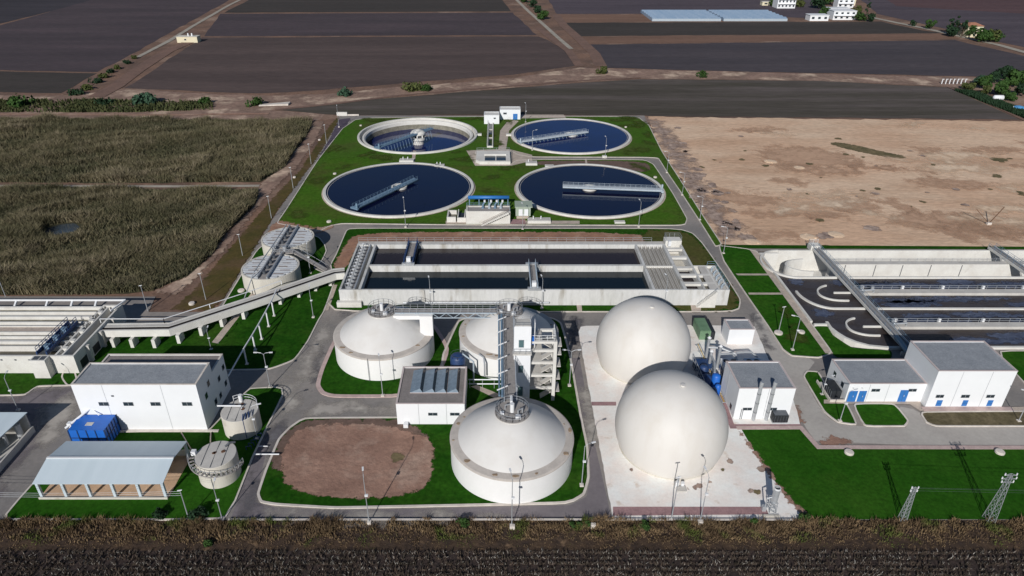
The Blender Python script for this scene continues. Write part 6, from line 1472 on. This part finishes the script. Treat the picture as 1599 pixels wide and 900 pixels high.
MB().ribbon([P(1302, 456.3, zt), P(1334, 456.3, zt)], .35, -5.2, zt).build('divider_tip', 'concrete_pale', t)
MB().ribbon([P(1348, 509, zt), P(1385, 509, zt)], .35, -5.2, zt).build('divider_tip', 'concrete_pale', t)
for yy, a in ((P(0, 456.3, zt)[1], 1334), (P(0, 508.5, zt)[1], 1385)):
    x0_ = PX(a, 456 if a == 1334 else 508, zt)
    MB().box(x0_, XRR, yy - 1.0, yy + .9, -5.2, zt + .3).build('divider_walkway', 'concrete', t)
    MB().rail([(x0_, yy + .8, zt + .3), (XRR, yy + .8, zt + .3)], 1.0, 2.2, .06).build('railing', 'steel', t)
    for k in range(6):
        xk = x0_ + 2 + k * 9.5
        m = MB().box(xk, xk + .5, yy + 1.0, yy + 1.5, zt, zt + 1.0)
        single(m, 'control_box', 'white_metal', 'small white box %s, %s aeration walkway' % (['nearest the crossing bridge', 'second from the crossing bridge', 'third from the crossing bridge', 'fourth from the crossing bridge', 'fifth from the crossing bridge', 'last to the right'][k], 'rear' if a == 1334 else 'front'), 'control box', (xk, yy + 1.0, zt), 'control boxes on the aeration walkways')
# water: one sheet around the dry lane
dry = arc(PX(1232, 412, zt), (YA[0] + YA[1]) / 2, 6.6, (YA[0] - YA[1]) / 2, PI * .5, PI * 1.5, 28)
DXL = PX(1232, 412, zt)
wpoly = [(XA0 + .5, YA[3] + 9.9), (XA0 + .5, YA[0] - 1.8)] + [p for p in dry[4:]] + [(XRR, YA[1]), (XRR, YA[3] + .3), (xc3, YA[3] + .3)] + PL([(1358, 539), (1337, 533.5), (1320, 526.5), (1307, 518.5), (1297, 511), (1293, 506)], zt)
sheet_o = sheet('water', 'water_sludge', wpoly, .22, kind='structure')
r_ = random.Random(9); fo = []
for (ya_, yb_) in ((YA[1] - 1.3, YA[1] - 4.2), (YA[2] + 1.4, YA[2] + 5.0), (YA[2] - 1.4, YA[2] - 5.4), (YA[3] + 1.4, YA[3] + 5.2)):
    for k in range(16):
        x = r_.uniform(92, 160); y = r_.uniform(min(ya_, yb_), max(ya_, yb_)); a_ = r_.uniform(3.5, 9); b_ = r_.uniform(.7, 1.5)
        fo.append([(x + a_ * math.cos(q), y + b_ * math.sin(q)) for q in np.linspace(0, 2 * PI, 12)[:-1]])
fo += [[(x + a_ * math.cos(q), y + a_ * .8 * math.sin(q)) for q in np.linspace(0, 2 * PI, 12)[:-1]] for x, y, a_ in ((*P(1243, 441), 1.8), (*P(1285, 490), 2.2), (*P(1308, 443), 1.6))]
fuzzy('foam', 'foam', fo, .226, 1.4, .35)
dw = MB(); dw.ribbon(dry + [(XRR, YA[1])], .45, -5.2, zt + .1).ribbon([(DXL, YA[0] - .2), (XRR, YA[0] - .2)], .45, -5.2, zt + .1)
dw.build('dry_lane_wall', 'concrete_pale', t)
ym = PY(411, zt)
MB().box(PX(1296, 411, zt), XRR, ym - .9, ym + .6, -5.2, zt + .08).build('dry_divider', 'concrete_pale', t)
MB().box(PX(1296, 411, zt), XRR, ym - .95, ym + .65, zt + .081, zt + .14).build('dry_walkway', 'concrete', t)
MB().rail([(PX(1296, 411, zt), ym + .5, zt + .1), (XRR, ym + .5, zt + .1)], 1.0, 2.2, .06).build('dry_railing', 'steel', t)
MB().ribbon(arc(DXL + 5, ym - .3, 5.6, 3.4, PI * .5, PI * 1.5, 20), .35, -5.2, zt - .4).build('dry_guide_wall', 'concrete_pale', t)
MB().box(DXL + 1.8, DXL + 2.8, ym - 2.4, ym - 1.2, -5.2, -5.1).build('dry_sump', 'black', t)
for px_ in (1316, 1363, 1405, 1449, 1497):
    x = PX(px_, 424, -1.5); MB().box(x, x + .16, ym - .96, ym - .895, -5.2, zt - .1).build('wall_joint', 'steel_dark', t)
# crossing walkways
def crosswalk(xa, y0_, y1_, label, w=1.6):
    t = thing('crossing_walkway', label, 'walkway', (xa, y0_, zt), 'crossing walkways of the aeration basin')
    MB().box(xa - w / 2, xa + w / 2, y0_, y1_, 1.0, 1.25).build('deck', 'grating', t)
    MB().box(xa - w / 2 - .2, xa - w / 2, y0_, y1_, .8, 1.4).box(xa + w / 2, xa + w / 2 + .2, y0_, y1_, .8, 1.4).build('edge_beam', 'concrete_pale', t)
    MB().rail([(xa - w / 2 - .1, y0_, 1.4), (xa - w / 2 - .1, y1_, 1.4)], .9, 2.2, .06).rail([(xa + w / 2 + .1, y0_, 1.4), (xa + w / 2 + .1, y1_, 1.4)], .9, 2.2, .06).build('railing', 'bridge_blue', t)
    MB().tube([(xa + w / 2 - .2, y0_, 1.5), (xa + w / 2 - .2, y1_, 1.5)], .22, 8).build('air_pipe', 'steel', t)
    return t
XC = 83.9
cw = crosswalk(XC, YA[3] - 2.5, YA[0] + .6, 'long straight walkway crossing the aeration basin near its left end')
MB().box(XC - 1.3, XC + 1.3, YA[0] - .1, YA[0] + 2.2, .3, 1.8).build('landing', 'concrete_pale', cw)
MB().rail([(XC - 1.2, YA[0], 1.8), (XC - 1.2, YA[0] + 2.1, 1.8), (XC + 1.2, YA[0] + 2.1, 1.8)], 1, 1.2, .06).build('landing_railing', 'white_metal', cw)
for i, yy in enumerate((P(0, 456.3, zt)[1], P(0, 508.5, zt)[1])):
    for q in (1.6, 4.2):
        m = MB().tube([(XC + .9, yy - .6, 1.3), (XC + q, yy - .6, 1.6), (XC + q, yy - .6, .9)], .2, 8).cyl(XC + q, yy + .2, .35, .9, 2.0, 10)
        single(m, 'mixer_drive', 'steel', 'grey mixer drive %s the crossing walkway, %s divider' % ('beside' if q < 2 else 'one step away from', 'rear' if i == 0 else 'front'), 'mixer', (XC + q, yy, .9), 'mixer drives of the aeration basin')
cw2 = crosswalk(130.4, YA[1] - 4, YA[0] + .6, 'second walkway crossing the dry lane near the right edge of the picture')
# airpipes next to the walkway foot
t = thing('air_header', 'dark blue air pipes going down to the blower building corner', 'pipe', (84, 114, .2))
MB().tube([(83.0, 118.5, 1.6), (82.6, 114, 1.6), (82.4, 109, 2.4), (82.4, 107.6, 2.4)], .5, 10).build('pipe', 'bridge_blue', t, True)
MB().tube([(84.6, 117, 1.2), (84.4, 110, 1.2), (84.4, 107.6, 1.2)], .35, 10).build('pipe', 'bridge_blue', t, True)
for y in (110, 114): MB().box(82, 85, y, y + .4, .1, 1.0).build('support', 'concrete', t)

# ------------------------------------------------------------------ lamp posts
def lamp_proto(h, arms, label, loc):
    t = thing('lamp_post', label, 'lamp post', loc, 'lamp posts of the treatment works')
    x, y = loc[0], loc[1]
    MB().tube([(x, y, .1), (x, y, h)], [.085, .05], 8).build('pole', 'steel', t)
    MB().box(x - .3, x + .3, y - .3, y + .3, .05, .45).build('footing', 'kerb', t)
    for a in arms:
        dx, dy = math.cos(a) * 1.1, math.sin(a) * 1.1
        MB().tube([(x, y, h - .1), (x + dx * .4, y + dy * .4, h + .25), (x + dx, y + dy, h + .35)], .04, 6).build('arm', 'steel', t)
        l = MB().bar((x + dx, y + dy, h + .35), (x + dx * 1.6, y + dy * 1.6, h + .38), .26, .12).build('lamp_head', 'white_metal', t)
    MB().box(x - .12, x + .35, y - .2, y + .1, h * .62, h * .62 + .25).build('floodlight', 'white_metal', t)
    return t
LAMPS = [(576.7, 818, 9.2, 'u', 'lamp post on the front road kerb below the brown earth patch'), (799, 824, 9.6, 'u', 'lamp post standing before the front digester'),
 (908, 760, 8.4, 'r', 'lamp post on the lawn right of the front digester'), (889, 604, 8.1, 'd', 'double armed lamp post right of the concrete stair frame'),
 (1093, 815, 9.0, 'u', 'slim dark lamp post at the foot of the front gas holder, right one'), (347.5, 812.5, 6.6, 'u', 'lamp post in front of the small tank with the curved stair'),
 (29, 642, 7.4, 'u', 'lamp post by the grey roofed building at the left edge'), (422, 606, 7.8, 'd', 'double armed lamp post at the road corner above the rear small tank'),
 (330, 546.5, 4.6, 'u', 'short lamp post in the shadow behind the tall white building'), (402, 686, 7.0, 'r', 'lamp post touching the rear small round tank'),
 (489.6, 497, 7.2, 'u', 'lamp post on the lawn left of the rear left digester'), (485, 428, 7.4, 'u', 'lamp post between the slotted tanks and the long basin'),
 (598, 620, 8.2, 'u', 'lamp post on the pink kerb in front of the rear left digester'), (673, 485, 7.6, 'u', 'lamp post before the basin wall between the rear digesters'),
 (846, 483, 7.6, 'u', 'lamp post before the basin wall right of the lift tower'), (1036, 486, 8.3, 'u', 'lamp post behind the rear gas holder'),
 (633.5, 356, 8.3, 'u', 'lamp post on the road below the near left clarifier'), (997, 355.5, 7.6, 'u', 'lamp post on the road below the near right clarifier'),
 (816, 359, 7.2, 'u', 'lamp post directly in front of the grey green kiosk'), (1092.5, 344.5, 7.0, 'l', 'nearest of the lamp posts along the right perimeter road'),
 (1065, 305.5, 7.2, 'l', 'second nearest lamp post along the right perimeter road'), (1041, 270.5, 7.2, 'l', 'third lamp post up the right perimeter road'),
 (1129.4, 397, 7.4, 'l', 'lamp post at the green corner above the paths by the aeration basin'), (831, 235.5, 7.4, 'r', 'lamp post on the lower left rim of the far right clarifier'),
 (944.7, 247.5, 7.4, 'u', 'lamp post below the far right clarifier'), (820.7, 191.7, 7.6, 'u', 'lamp post right of the small white huts'),
 (529.5, 199.4, 8.4, 'u', 'lamp post at the top end of the left perimeter road'), (1237, 548, 7.9, 'l', 'lamp post on the lawn left of the aeration basin'),
 (1311, 659, 6.6, 'r', 'lamp post at the kerb below the workshop doors'), (1283, 617, 4.0, 'r', 'short lamp post left of the fenced transformer'),
 (1590, 659, 6.5, 'l', 'lamp post right of the tall blower building')]
protos = {}
dirs = {'u': [PI / 2 + .2], 'd': [0.0, PI], 'r': [.3], 'l': [PI - .3]}
for px_, py_, h_, d_, lb in LAMPS:
    x, y = P(px_, py_); k = d_
    if k not in protos: protos[k] = (lamp_proto(8.0, dirs[d_], lb, (x, y, 0)), 8.0); o = protos[k][0]
    else: o = dup(protos[k][0], (x, y, 0), lb, 'lamp posts of the treatment works')
    o.scale = (1, 1, h_ / 8.0)
POLES = [(510, 225, 7.4, 'top'), (486, 257, 7.4, 'second from the top'), (458, 295, 7.2, 'third from the top'), (424, 341.7, 7.0, 'fourth from the top'), (379, 400, 6.2, 'fifth from the top'), (321.7, 469, 7.0, 'sixth from the top'), (231, 486, 6.6, 'lowest'), (9, 464, 6.6, '')]
first = None
for px_, py_, h_, lb in POLES:
    x, y = P(px_, py_); lbl = ('slim grey mast on the verge beside the reeds, %s of the row' % lb) if lb else 'slim grey mast behind the left grit basin'
    if first is None:
        first = thing('mast', lbl, 'mast', (x, y, 0), 'slim masts along the reed bed')
        MB().tube([(x, y, .0), (x, y, 7.0)], [.1, .06], 7).build('pole', 'steel', first)
        MB().bar((x - .4, y, 6.9), (x + .3, y, 7.05), .12).build('camera_arm', 'white_metal', first)
        o = first
    else: o = dup(first, (x, y, 0), lbl)
    o.scale = (1, 1, h_ / 7.0)
o = dup(first, (*P(1048, 813), 0), 'thin mast at the foot of the front gas holder, left of the slim lamp post', 'thin masts at the front boundary'); o.scale = (1, 1, 1.25)
o = dup(first, (*P(295, 811), 0), 'thin mast at lower left carrying wires to the open shed', 'thin masts at the front boundary'); o.scale = (1, 1, .85)
o = dup(first, (*P(1215, 521), 0), 'mast on a round white foot left of the aeration basin', 'thin masts at the front boundary'); o.scale = (1, 1, .95)
m = MB(); a = P(295, 811)
for k, z in enumerate((5.7, 5.3, 4.9)):
    pts = []
    for i in range(13):
        q = i / 12; pts.append((a[0] + (-112 - a[0]) * q, a[1] + 3 * q, z - 1.6 * math.sin(PI * q)))
    m.tube(pts, .02, 4)
single(m, 'overhead_wires', 'steel', 'thin overhead wires leaving the mast at lower left towards the left edge', 'wires', (a[0], a[1], 5))
# pylons
def pylon(px_, py_, h_, label, arms):
    x, y = P(px_, py_); t = thing('lattice_pylon', label, 'pylon', (x, y, .1), 'lattice pylons on the front lawn')
    b, tp = h_ * .066, .15
    C = lambda s1, s2, q: Vector((x + s1 * (b + (tp - b) * q), y + s2 * (b + (tp - b) * q), .1 + h_ * q))
    m = MB(); N_ = 9; S = [(-1, -1), (1, -1), (1, 1), (-1, 1)]
    for s in S: m.bar(C(*s, 0), C(*s, 1), .06)
    for i in range(N_):
        for k in range(4):
            a_, b_ = S[k], S[(k + 1) % 4]; m.bar(C(*a_, i / N_), C(*b_, (i + 1) / N_), .03); m.bar(C(*b_, i / N_), C(*a_, (i + 1) / N_), .03)
    m.build('lattice', 'steel', t)
    for z, L in arms:
        MB().bar((x - L, y, z), (x + L, y, z), .07).bar((x - L, y, z), (x, y, z + .35), .05).bar((x + L, y, z), (x, y, z + .35), .05).build('crossarm', 'steel', t)
        for s in (-1, 1): MB().cyl(x + s * L * .92, y, .09, z + .05, z + .4, 8).build('insulator', 'white_metal', t)
    return x, y
p1 = pylon(1408, 813, 6.6, 'smaller lattice pylon on the right front lawn', [(6.5, .5), (5.9, .5)])
p2 = pylon(1543, 813, 9.2, 'taller lattice pylon at the right end of the front lawn', [(9.1, .9), (8.4, 1.1), (7.7, .9)])
m = MB()
for z1_, z2_, dx in ((6.6, 8.2, -.4), (6.6, 8.2, .4), (6.1, 7.8, 0)):
    pts = [(p1[0] + (150 - p1[0]) * i / 20, p1[1] + .2 * dx, z1_ + (z2_ - z1_) * i / 20 - 1.4 * math.sin(PI * i / 20)) for i in range(21)]
    m.tube(pts, .012, 4)
single(m, 'power_lines', 'steel_dark', 'thin power lines running right from the smaller pylon', 'wires', (p1[0], p1[1], 6.5))
# round covers on the lawns
COV = [(1325, 709, .75, 'on the front lawn left of both pylon shadows'), (1560, 708.5, .75, 'on the front lawn above the taller pylon'), (499, 220, .5, 'on the olive verge high up on the left'), (460, 278.5, .5, 'on the olive verge left of the road bend'),
       (563.5, 197.5, .5, 'on the lawn left of the far left tank'), (523, 273, .6, 'on the lawn left of the near left clarifier'), (514, 348, .7, 'on the brown earth by the slotted tanks'), (977, 200, .5, 'on the lawn right of the far right clarifier'),
       (1023, 278.5, .6, 'on the lawn right of the near right clarifier'), (1215, 522, .9, 'at the foot of the mast left of the aeration basin'), (1251, 521, .7, 'on the lawn right beside the aeration basin path'), (377, 456, .8, 'on the lawn below the slotted tanks'), (300, 476, .7, 'on the verge above the raised channel')]
for i, (px_, py_, r_, lb) in enumerate(COV):
    x, y = P(px_, py_); z = .2
    single(MB().lathe(x, y, [(r_, .1), (r_, z + .28), (r_ * .85, z + .4), (.001, z + .45)], 18), 'manhole_cover', 'kerb', 'round pale concrete manhole ' + lb, 'manhole', (x, y, .1), 'round manholes on the lawns')
for i, (px_, py_, lb) in enumerate([(800, 826, 'at the foot of the lamp before the front digester'), (926, 824, 'right of the green weeds by the front road end'), (1093, 819, 'at the foot of the slim dark lamp')]):
    x, y = P(px_, py_); single(MB().box(x - .35, x + .35, y - .25, y + .25, .05, .75), 'marker_block', 'kerb', 'small pale concrete block ' + lb, 'block', (x, y, .05), 'pale blocks on the front boundary')

# ------------------------------------------------------------------ far buildings
x, y = P(277, 67)
t = thing('field_house', 'small lone cream building with two roof vents beside the concrete track', 'building', (x, y, 0))
MB().box(x, x + 13.5, y, y + 6, 0, 3.6).build('wall', 'wall_cream', t)
MB().box(x - .2, x + 13.7, y - .2, y + 6.2, 3.6, 3.85).build('roof', 'concrete_cream', t)
for q in (6.8, 9.3): MB().box(x + q, x + q + .7, y + 2, y + 2.7, 3.85, 5.6).build('roof_vent', 'wall_white', t)
win_front(t, y, x + 5, x + 6.2, 1.5, 2.4)
# greenhouse
xg0, yg0 = P(1030, 33.5); xg1 = PX(1229, 33.5); yg1 = PY(20)
t = thing('greenhouse', 'long low pale blue film greenhouse in the far fields', 'greenhouse', (xg0, yg0, 0))
def ghouse(t, x0_, x1_, ya, yb, h, n):
    for i in range(n):
        a_ = ya + (yb - ya) * i / n; b_ = ya + (yb - ya) * (i + 1) / n; m = MB(); mid = (a_ + b_) / 2
        m.add([(x0_, a_, .1), (x1_, a_, .1), (x1_, a_, h), (x0_, a_, h), (x0_, mid, h + .9), (x1_, mid, h + .9), (x0_, b_ - .05, h), (x1_, b_ - .05, h), (x0_, b_ - .05, .1), (x1_, b_ - .05, .1)],
              [(0, 1, 2, 3), (3, 2, 5, 4), (4, 5, 7, 6), (6, 7, 9, 8), (0, 3, 4, 6, 8), (1, 9, 7, 5, 2)])
        m.build('bay', 'poly_film', t)
ghouse(t, xg0 - 6, xg0 + (xg1 - xg0) * .48, yg0, yg1, 1.9, 6)
MB().box(xg0 - 6, xg0 + (xg1 - xg0) * .48, yg0 - .25, yg0 - .02, .1, 1.9).build('front_film', 'bridge_pale', t)
t = thing('greenhouse', 'right wing of the long film greenhouse in the far fields', 'greenhouse', (xg0 + (xg1 - xg0) * .5, yg0, 0))
ghouse(t, xg0 + (xg1 - xg0) * .5, xg1, yg0, yg1, 1.9, 6)
MB().box(xg0 + (xg1 - xg0) * .5, xg1, yg0 - .25, yg0 - .02, .1, 1.9).build('front_film', 'bridge_pale', t)
def vhouse(px0, px1, pyb, h, d, label, storeys, wall='wall_white', roof='roof_gravel', cols=4, gable=None, name='village_house', balc=False):
    y = PY(pyb); x0_, x1_ = PX(px0, pyb), PX(px1, pyb)
    t = thing(name, label, 'house', (x0_, y, 0), 'houses of the far village')
    MB().box(x0_, x1_, y, y + d, 0, h).build('wall', wall, t)
    if gable: 
        MB().hexa([(x0_ - .6, y - .6, h), (x1_ + .6, y - .6, h), (x1_ + .6, y + d + .6, h), (x0_ - .6, y + d + .6, h)], [(x0_ + d * .35, y + d * .45, h + 1.8), (x1_ - d * .35, y + d * .45, h + 1.8), (x1_ - d * .35, y + d * .55, h + 1.8), (x0_ + d * .35, y + d * .55, h + 1.8)]).build('roof', gable, t)
    else: MB().box(x0_ - .3, x1_ + .3, y - .3, y + d + .3, h, h + .3).build('roof', roof, t)
    sh = h / storeys
    for s in range(storeys):
        for c in range(cols):
            a_ = x0_ + (x1_ - x0_) * (c + .3) / cols; MB().box(a_, a_ + (x1_ - x0_) / cols * .42, y - .06, y + .02, sh * s + sh * .35, sh * s + sh * .75).build('window', 'glass_dark', t)
        if balc and s: MB().box(x0_ + .5, x1_ - .5, y - 1.6, y - .07, sh * s - .1, sh * s + .15).build('balcony', wall, t)
    return t
vhouse(1213, 1241, 13.5, 11, 12, 'tall white apartment house at the left end of the village', 3, cols=5, balc=True)
vhouse(1264, 1293, 33, 4.0, 9, 'long low white shed in front of the village', 1, roof='wall_white', cols=3)
vhouse(1300, 1335, 31.5, 6.5, 10, 'white two storey house at the front of the village', 2, cols=4, balc=True, roof='wall_white')
vhouse(1294, 1325, 24, 5.0, 9, 'low white house half hidden behind the front village house', 1, cols=4, roof='wall_white')
vhouse(1307, 1332, 12.5, 7, 9, 'house with dark balconies at the back of the village', 2, cols=3, balc=True, roof='wall_white')
vhouse(1328, 1335, 9, 5.5, 8, 'small yellow house at the back of the village', 1, wall='wall_cream', cols=1, gable='roof_red')
vhouse(1190, 1212, 9, 3, 6, 'low pale outbuilding left of the tall apartment house', 1, wall='wall_cream', roof='concrete_cream', cols=2)
vhouse(1508, 1531, 58.5, 7.2, 10, 'cream two storey house with a red roof by the country road', 2, wall='wall_cream', cols=3, gable='roof_red', name='roadside_house')
# garden plot objects
x, y = P(1549, 158); t = thing('white_tank', 'rounded white tank trailer parked in the garden plot', 'tank trailer', (x, y, .1))
MB().tube([(x, y, 1.4), (x + .5, y, 1.5), (x + 4.4, y, 1.5), (x + 4.9, y, 1.4)], [.5, 1.2, 1.2, .5], 14).build('tank', 'wall_white', t, True)
for q in (1.4, 3.6): MB().tube([(x + q, y - 1.1, .5), (x + q, y - .8, .5)], .5, 12).build('wheel', 'black', t)
MB().bar((x - 2, y, .5), (x + .5, y, .8), .2).build('drawbar', 'white_metal', t)
x, y = P(1590, 172); t = thing('blue_tarpaulin', 'light blue tarpaulin over a heap at the right edge', 'tarpaulin', (x, y, .1))
MB().lathe(x, y, [(3.2, .1), (2.8, .9), (1.8, 1.6), (.6, 1.9), (.001, 1.95)], 14).build('cover', mk('tarp', (.10, .33, .62), (.08, .27, .52), .6, .5), t)
MB().bar((x - 3.4, y - 1, .1), (x - 3.4, y - 1, 2.0), .15).build('peg', 'white_metal', t)
for i, px_ in enumerate(range(1470, 1512, 6)):
    x, y = P(px_, 131.5); single(MB().bar((x, y, .05), (x, y, 2.6), .35).bar((x, y, 2.3), (x + .9, y, 2.5), .18), 'fence_post', 'wall_white', 'white concrete fence post %s of the row on the ditch bank' % ['leftmost', 'second from left', 'third from left', 'middle', 'fifth from left', 'sixth from left', 'rightmost'][i], 'fence post', (x, y, .05), 'white posts on the ditch bank')
x, y = P(433, 165.5); single(MB().hexa([(x - 8, y - 1.2, .1), (x + 5, y, .1), (x + 5, y + 4, .1), (x - 8, y + 1, .1)], [(x - 8, y - 1.2, .5), (x + 5, y, .9), (x + 5, y + 4, .9), (x - 8, y + 1, .5)]), 'concrete_slab', 'kerb', 'long pale concrete slab on the ditch bank left of the works', 'slab', (x, y, .1))
t = thing('survey_tripod', 'leaning pole frame with a pale base on the sandy lot', 'pole frame', (*P(1543, 352), .12))
x, y = P(1543, 352); MB().box(x - .6, x + .6, y - .4, y + .4, .12, .9).build('base', 'kerb', t)
MB().bar((x, y, .5), (x - 4.2, y + 1, 4.5), .16).bar((x, y, .5), (x + 2.6, y, 5.6), .16).build('pole', 'rust', t)
for i, (px_, py_, lb) in enumerate([(1262, 371, 'largest pale rubble heap near the green edge of the sandy lot'), (1305, 367, 'grey rubble heap among the stones on the sandy lot'), (1175, 379, 'white debris pile at the left lower corner of the sandy lot'), (1203, 253, 'small white debris in the upper middle of the sandy lot'), (1248, 263, 'small pale debris right of the white one on the sandy lot')]):
    x, y = P(px_, py_); m = MB(); r_ = random.Random(i); m.lathe(x, y, [(2.4, .1), (1.6, .3), (.01, .42)], 12)
    for k in range(14):
        a_ = r_.uniform(0, 2 * PI); d_ = r_.uniform(0, 1.7); s_ = r_.uniform(.12, .32); m.box(x + math.cos(a_) * d_ - s_, x + math.cos(a_) * d_ + s_, y + math.sin(a_) * d_ - s_, y + math.sin(a_) * d_ + s_, .1, .1 + s_ * r_.uniform(.5, 1.2))
    single(m, 'rubble_heap', 'sand_pale', lb, 'rubble', (x, y, .1), 'rubble heaps on the sandy lot')
print('objects', len(bpy.data.objects))
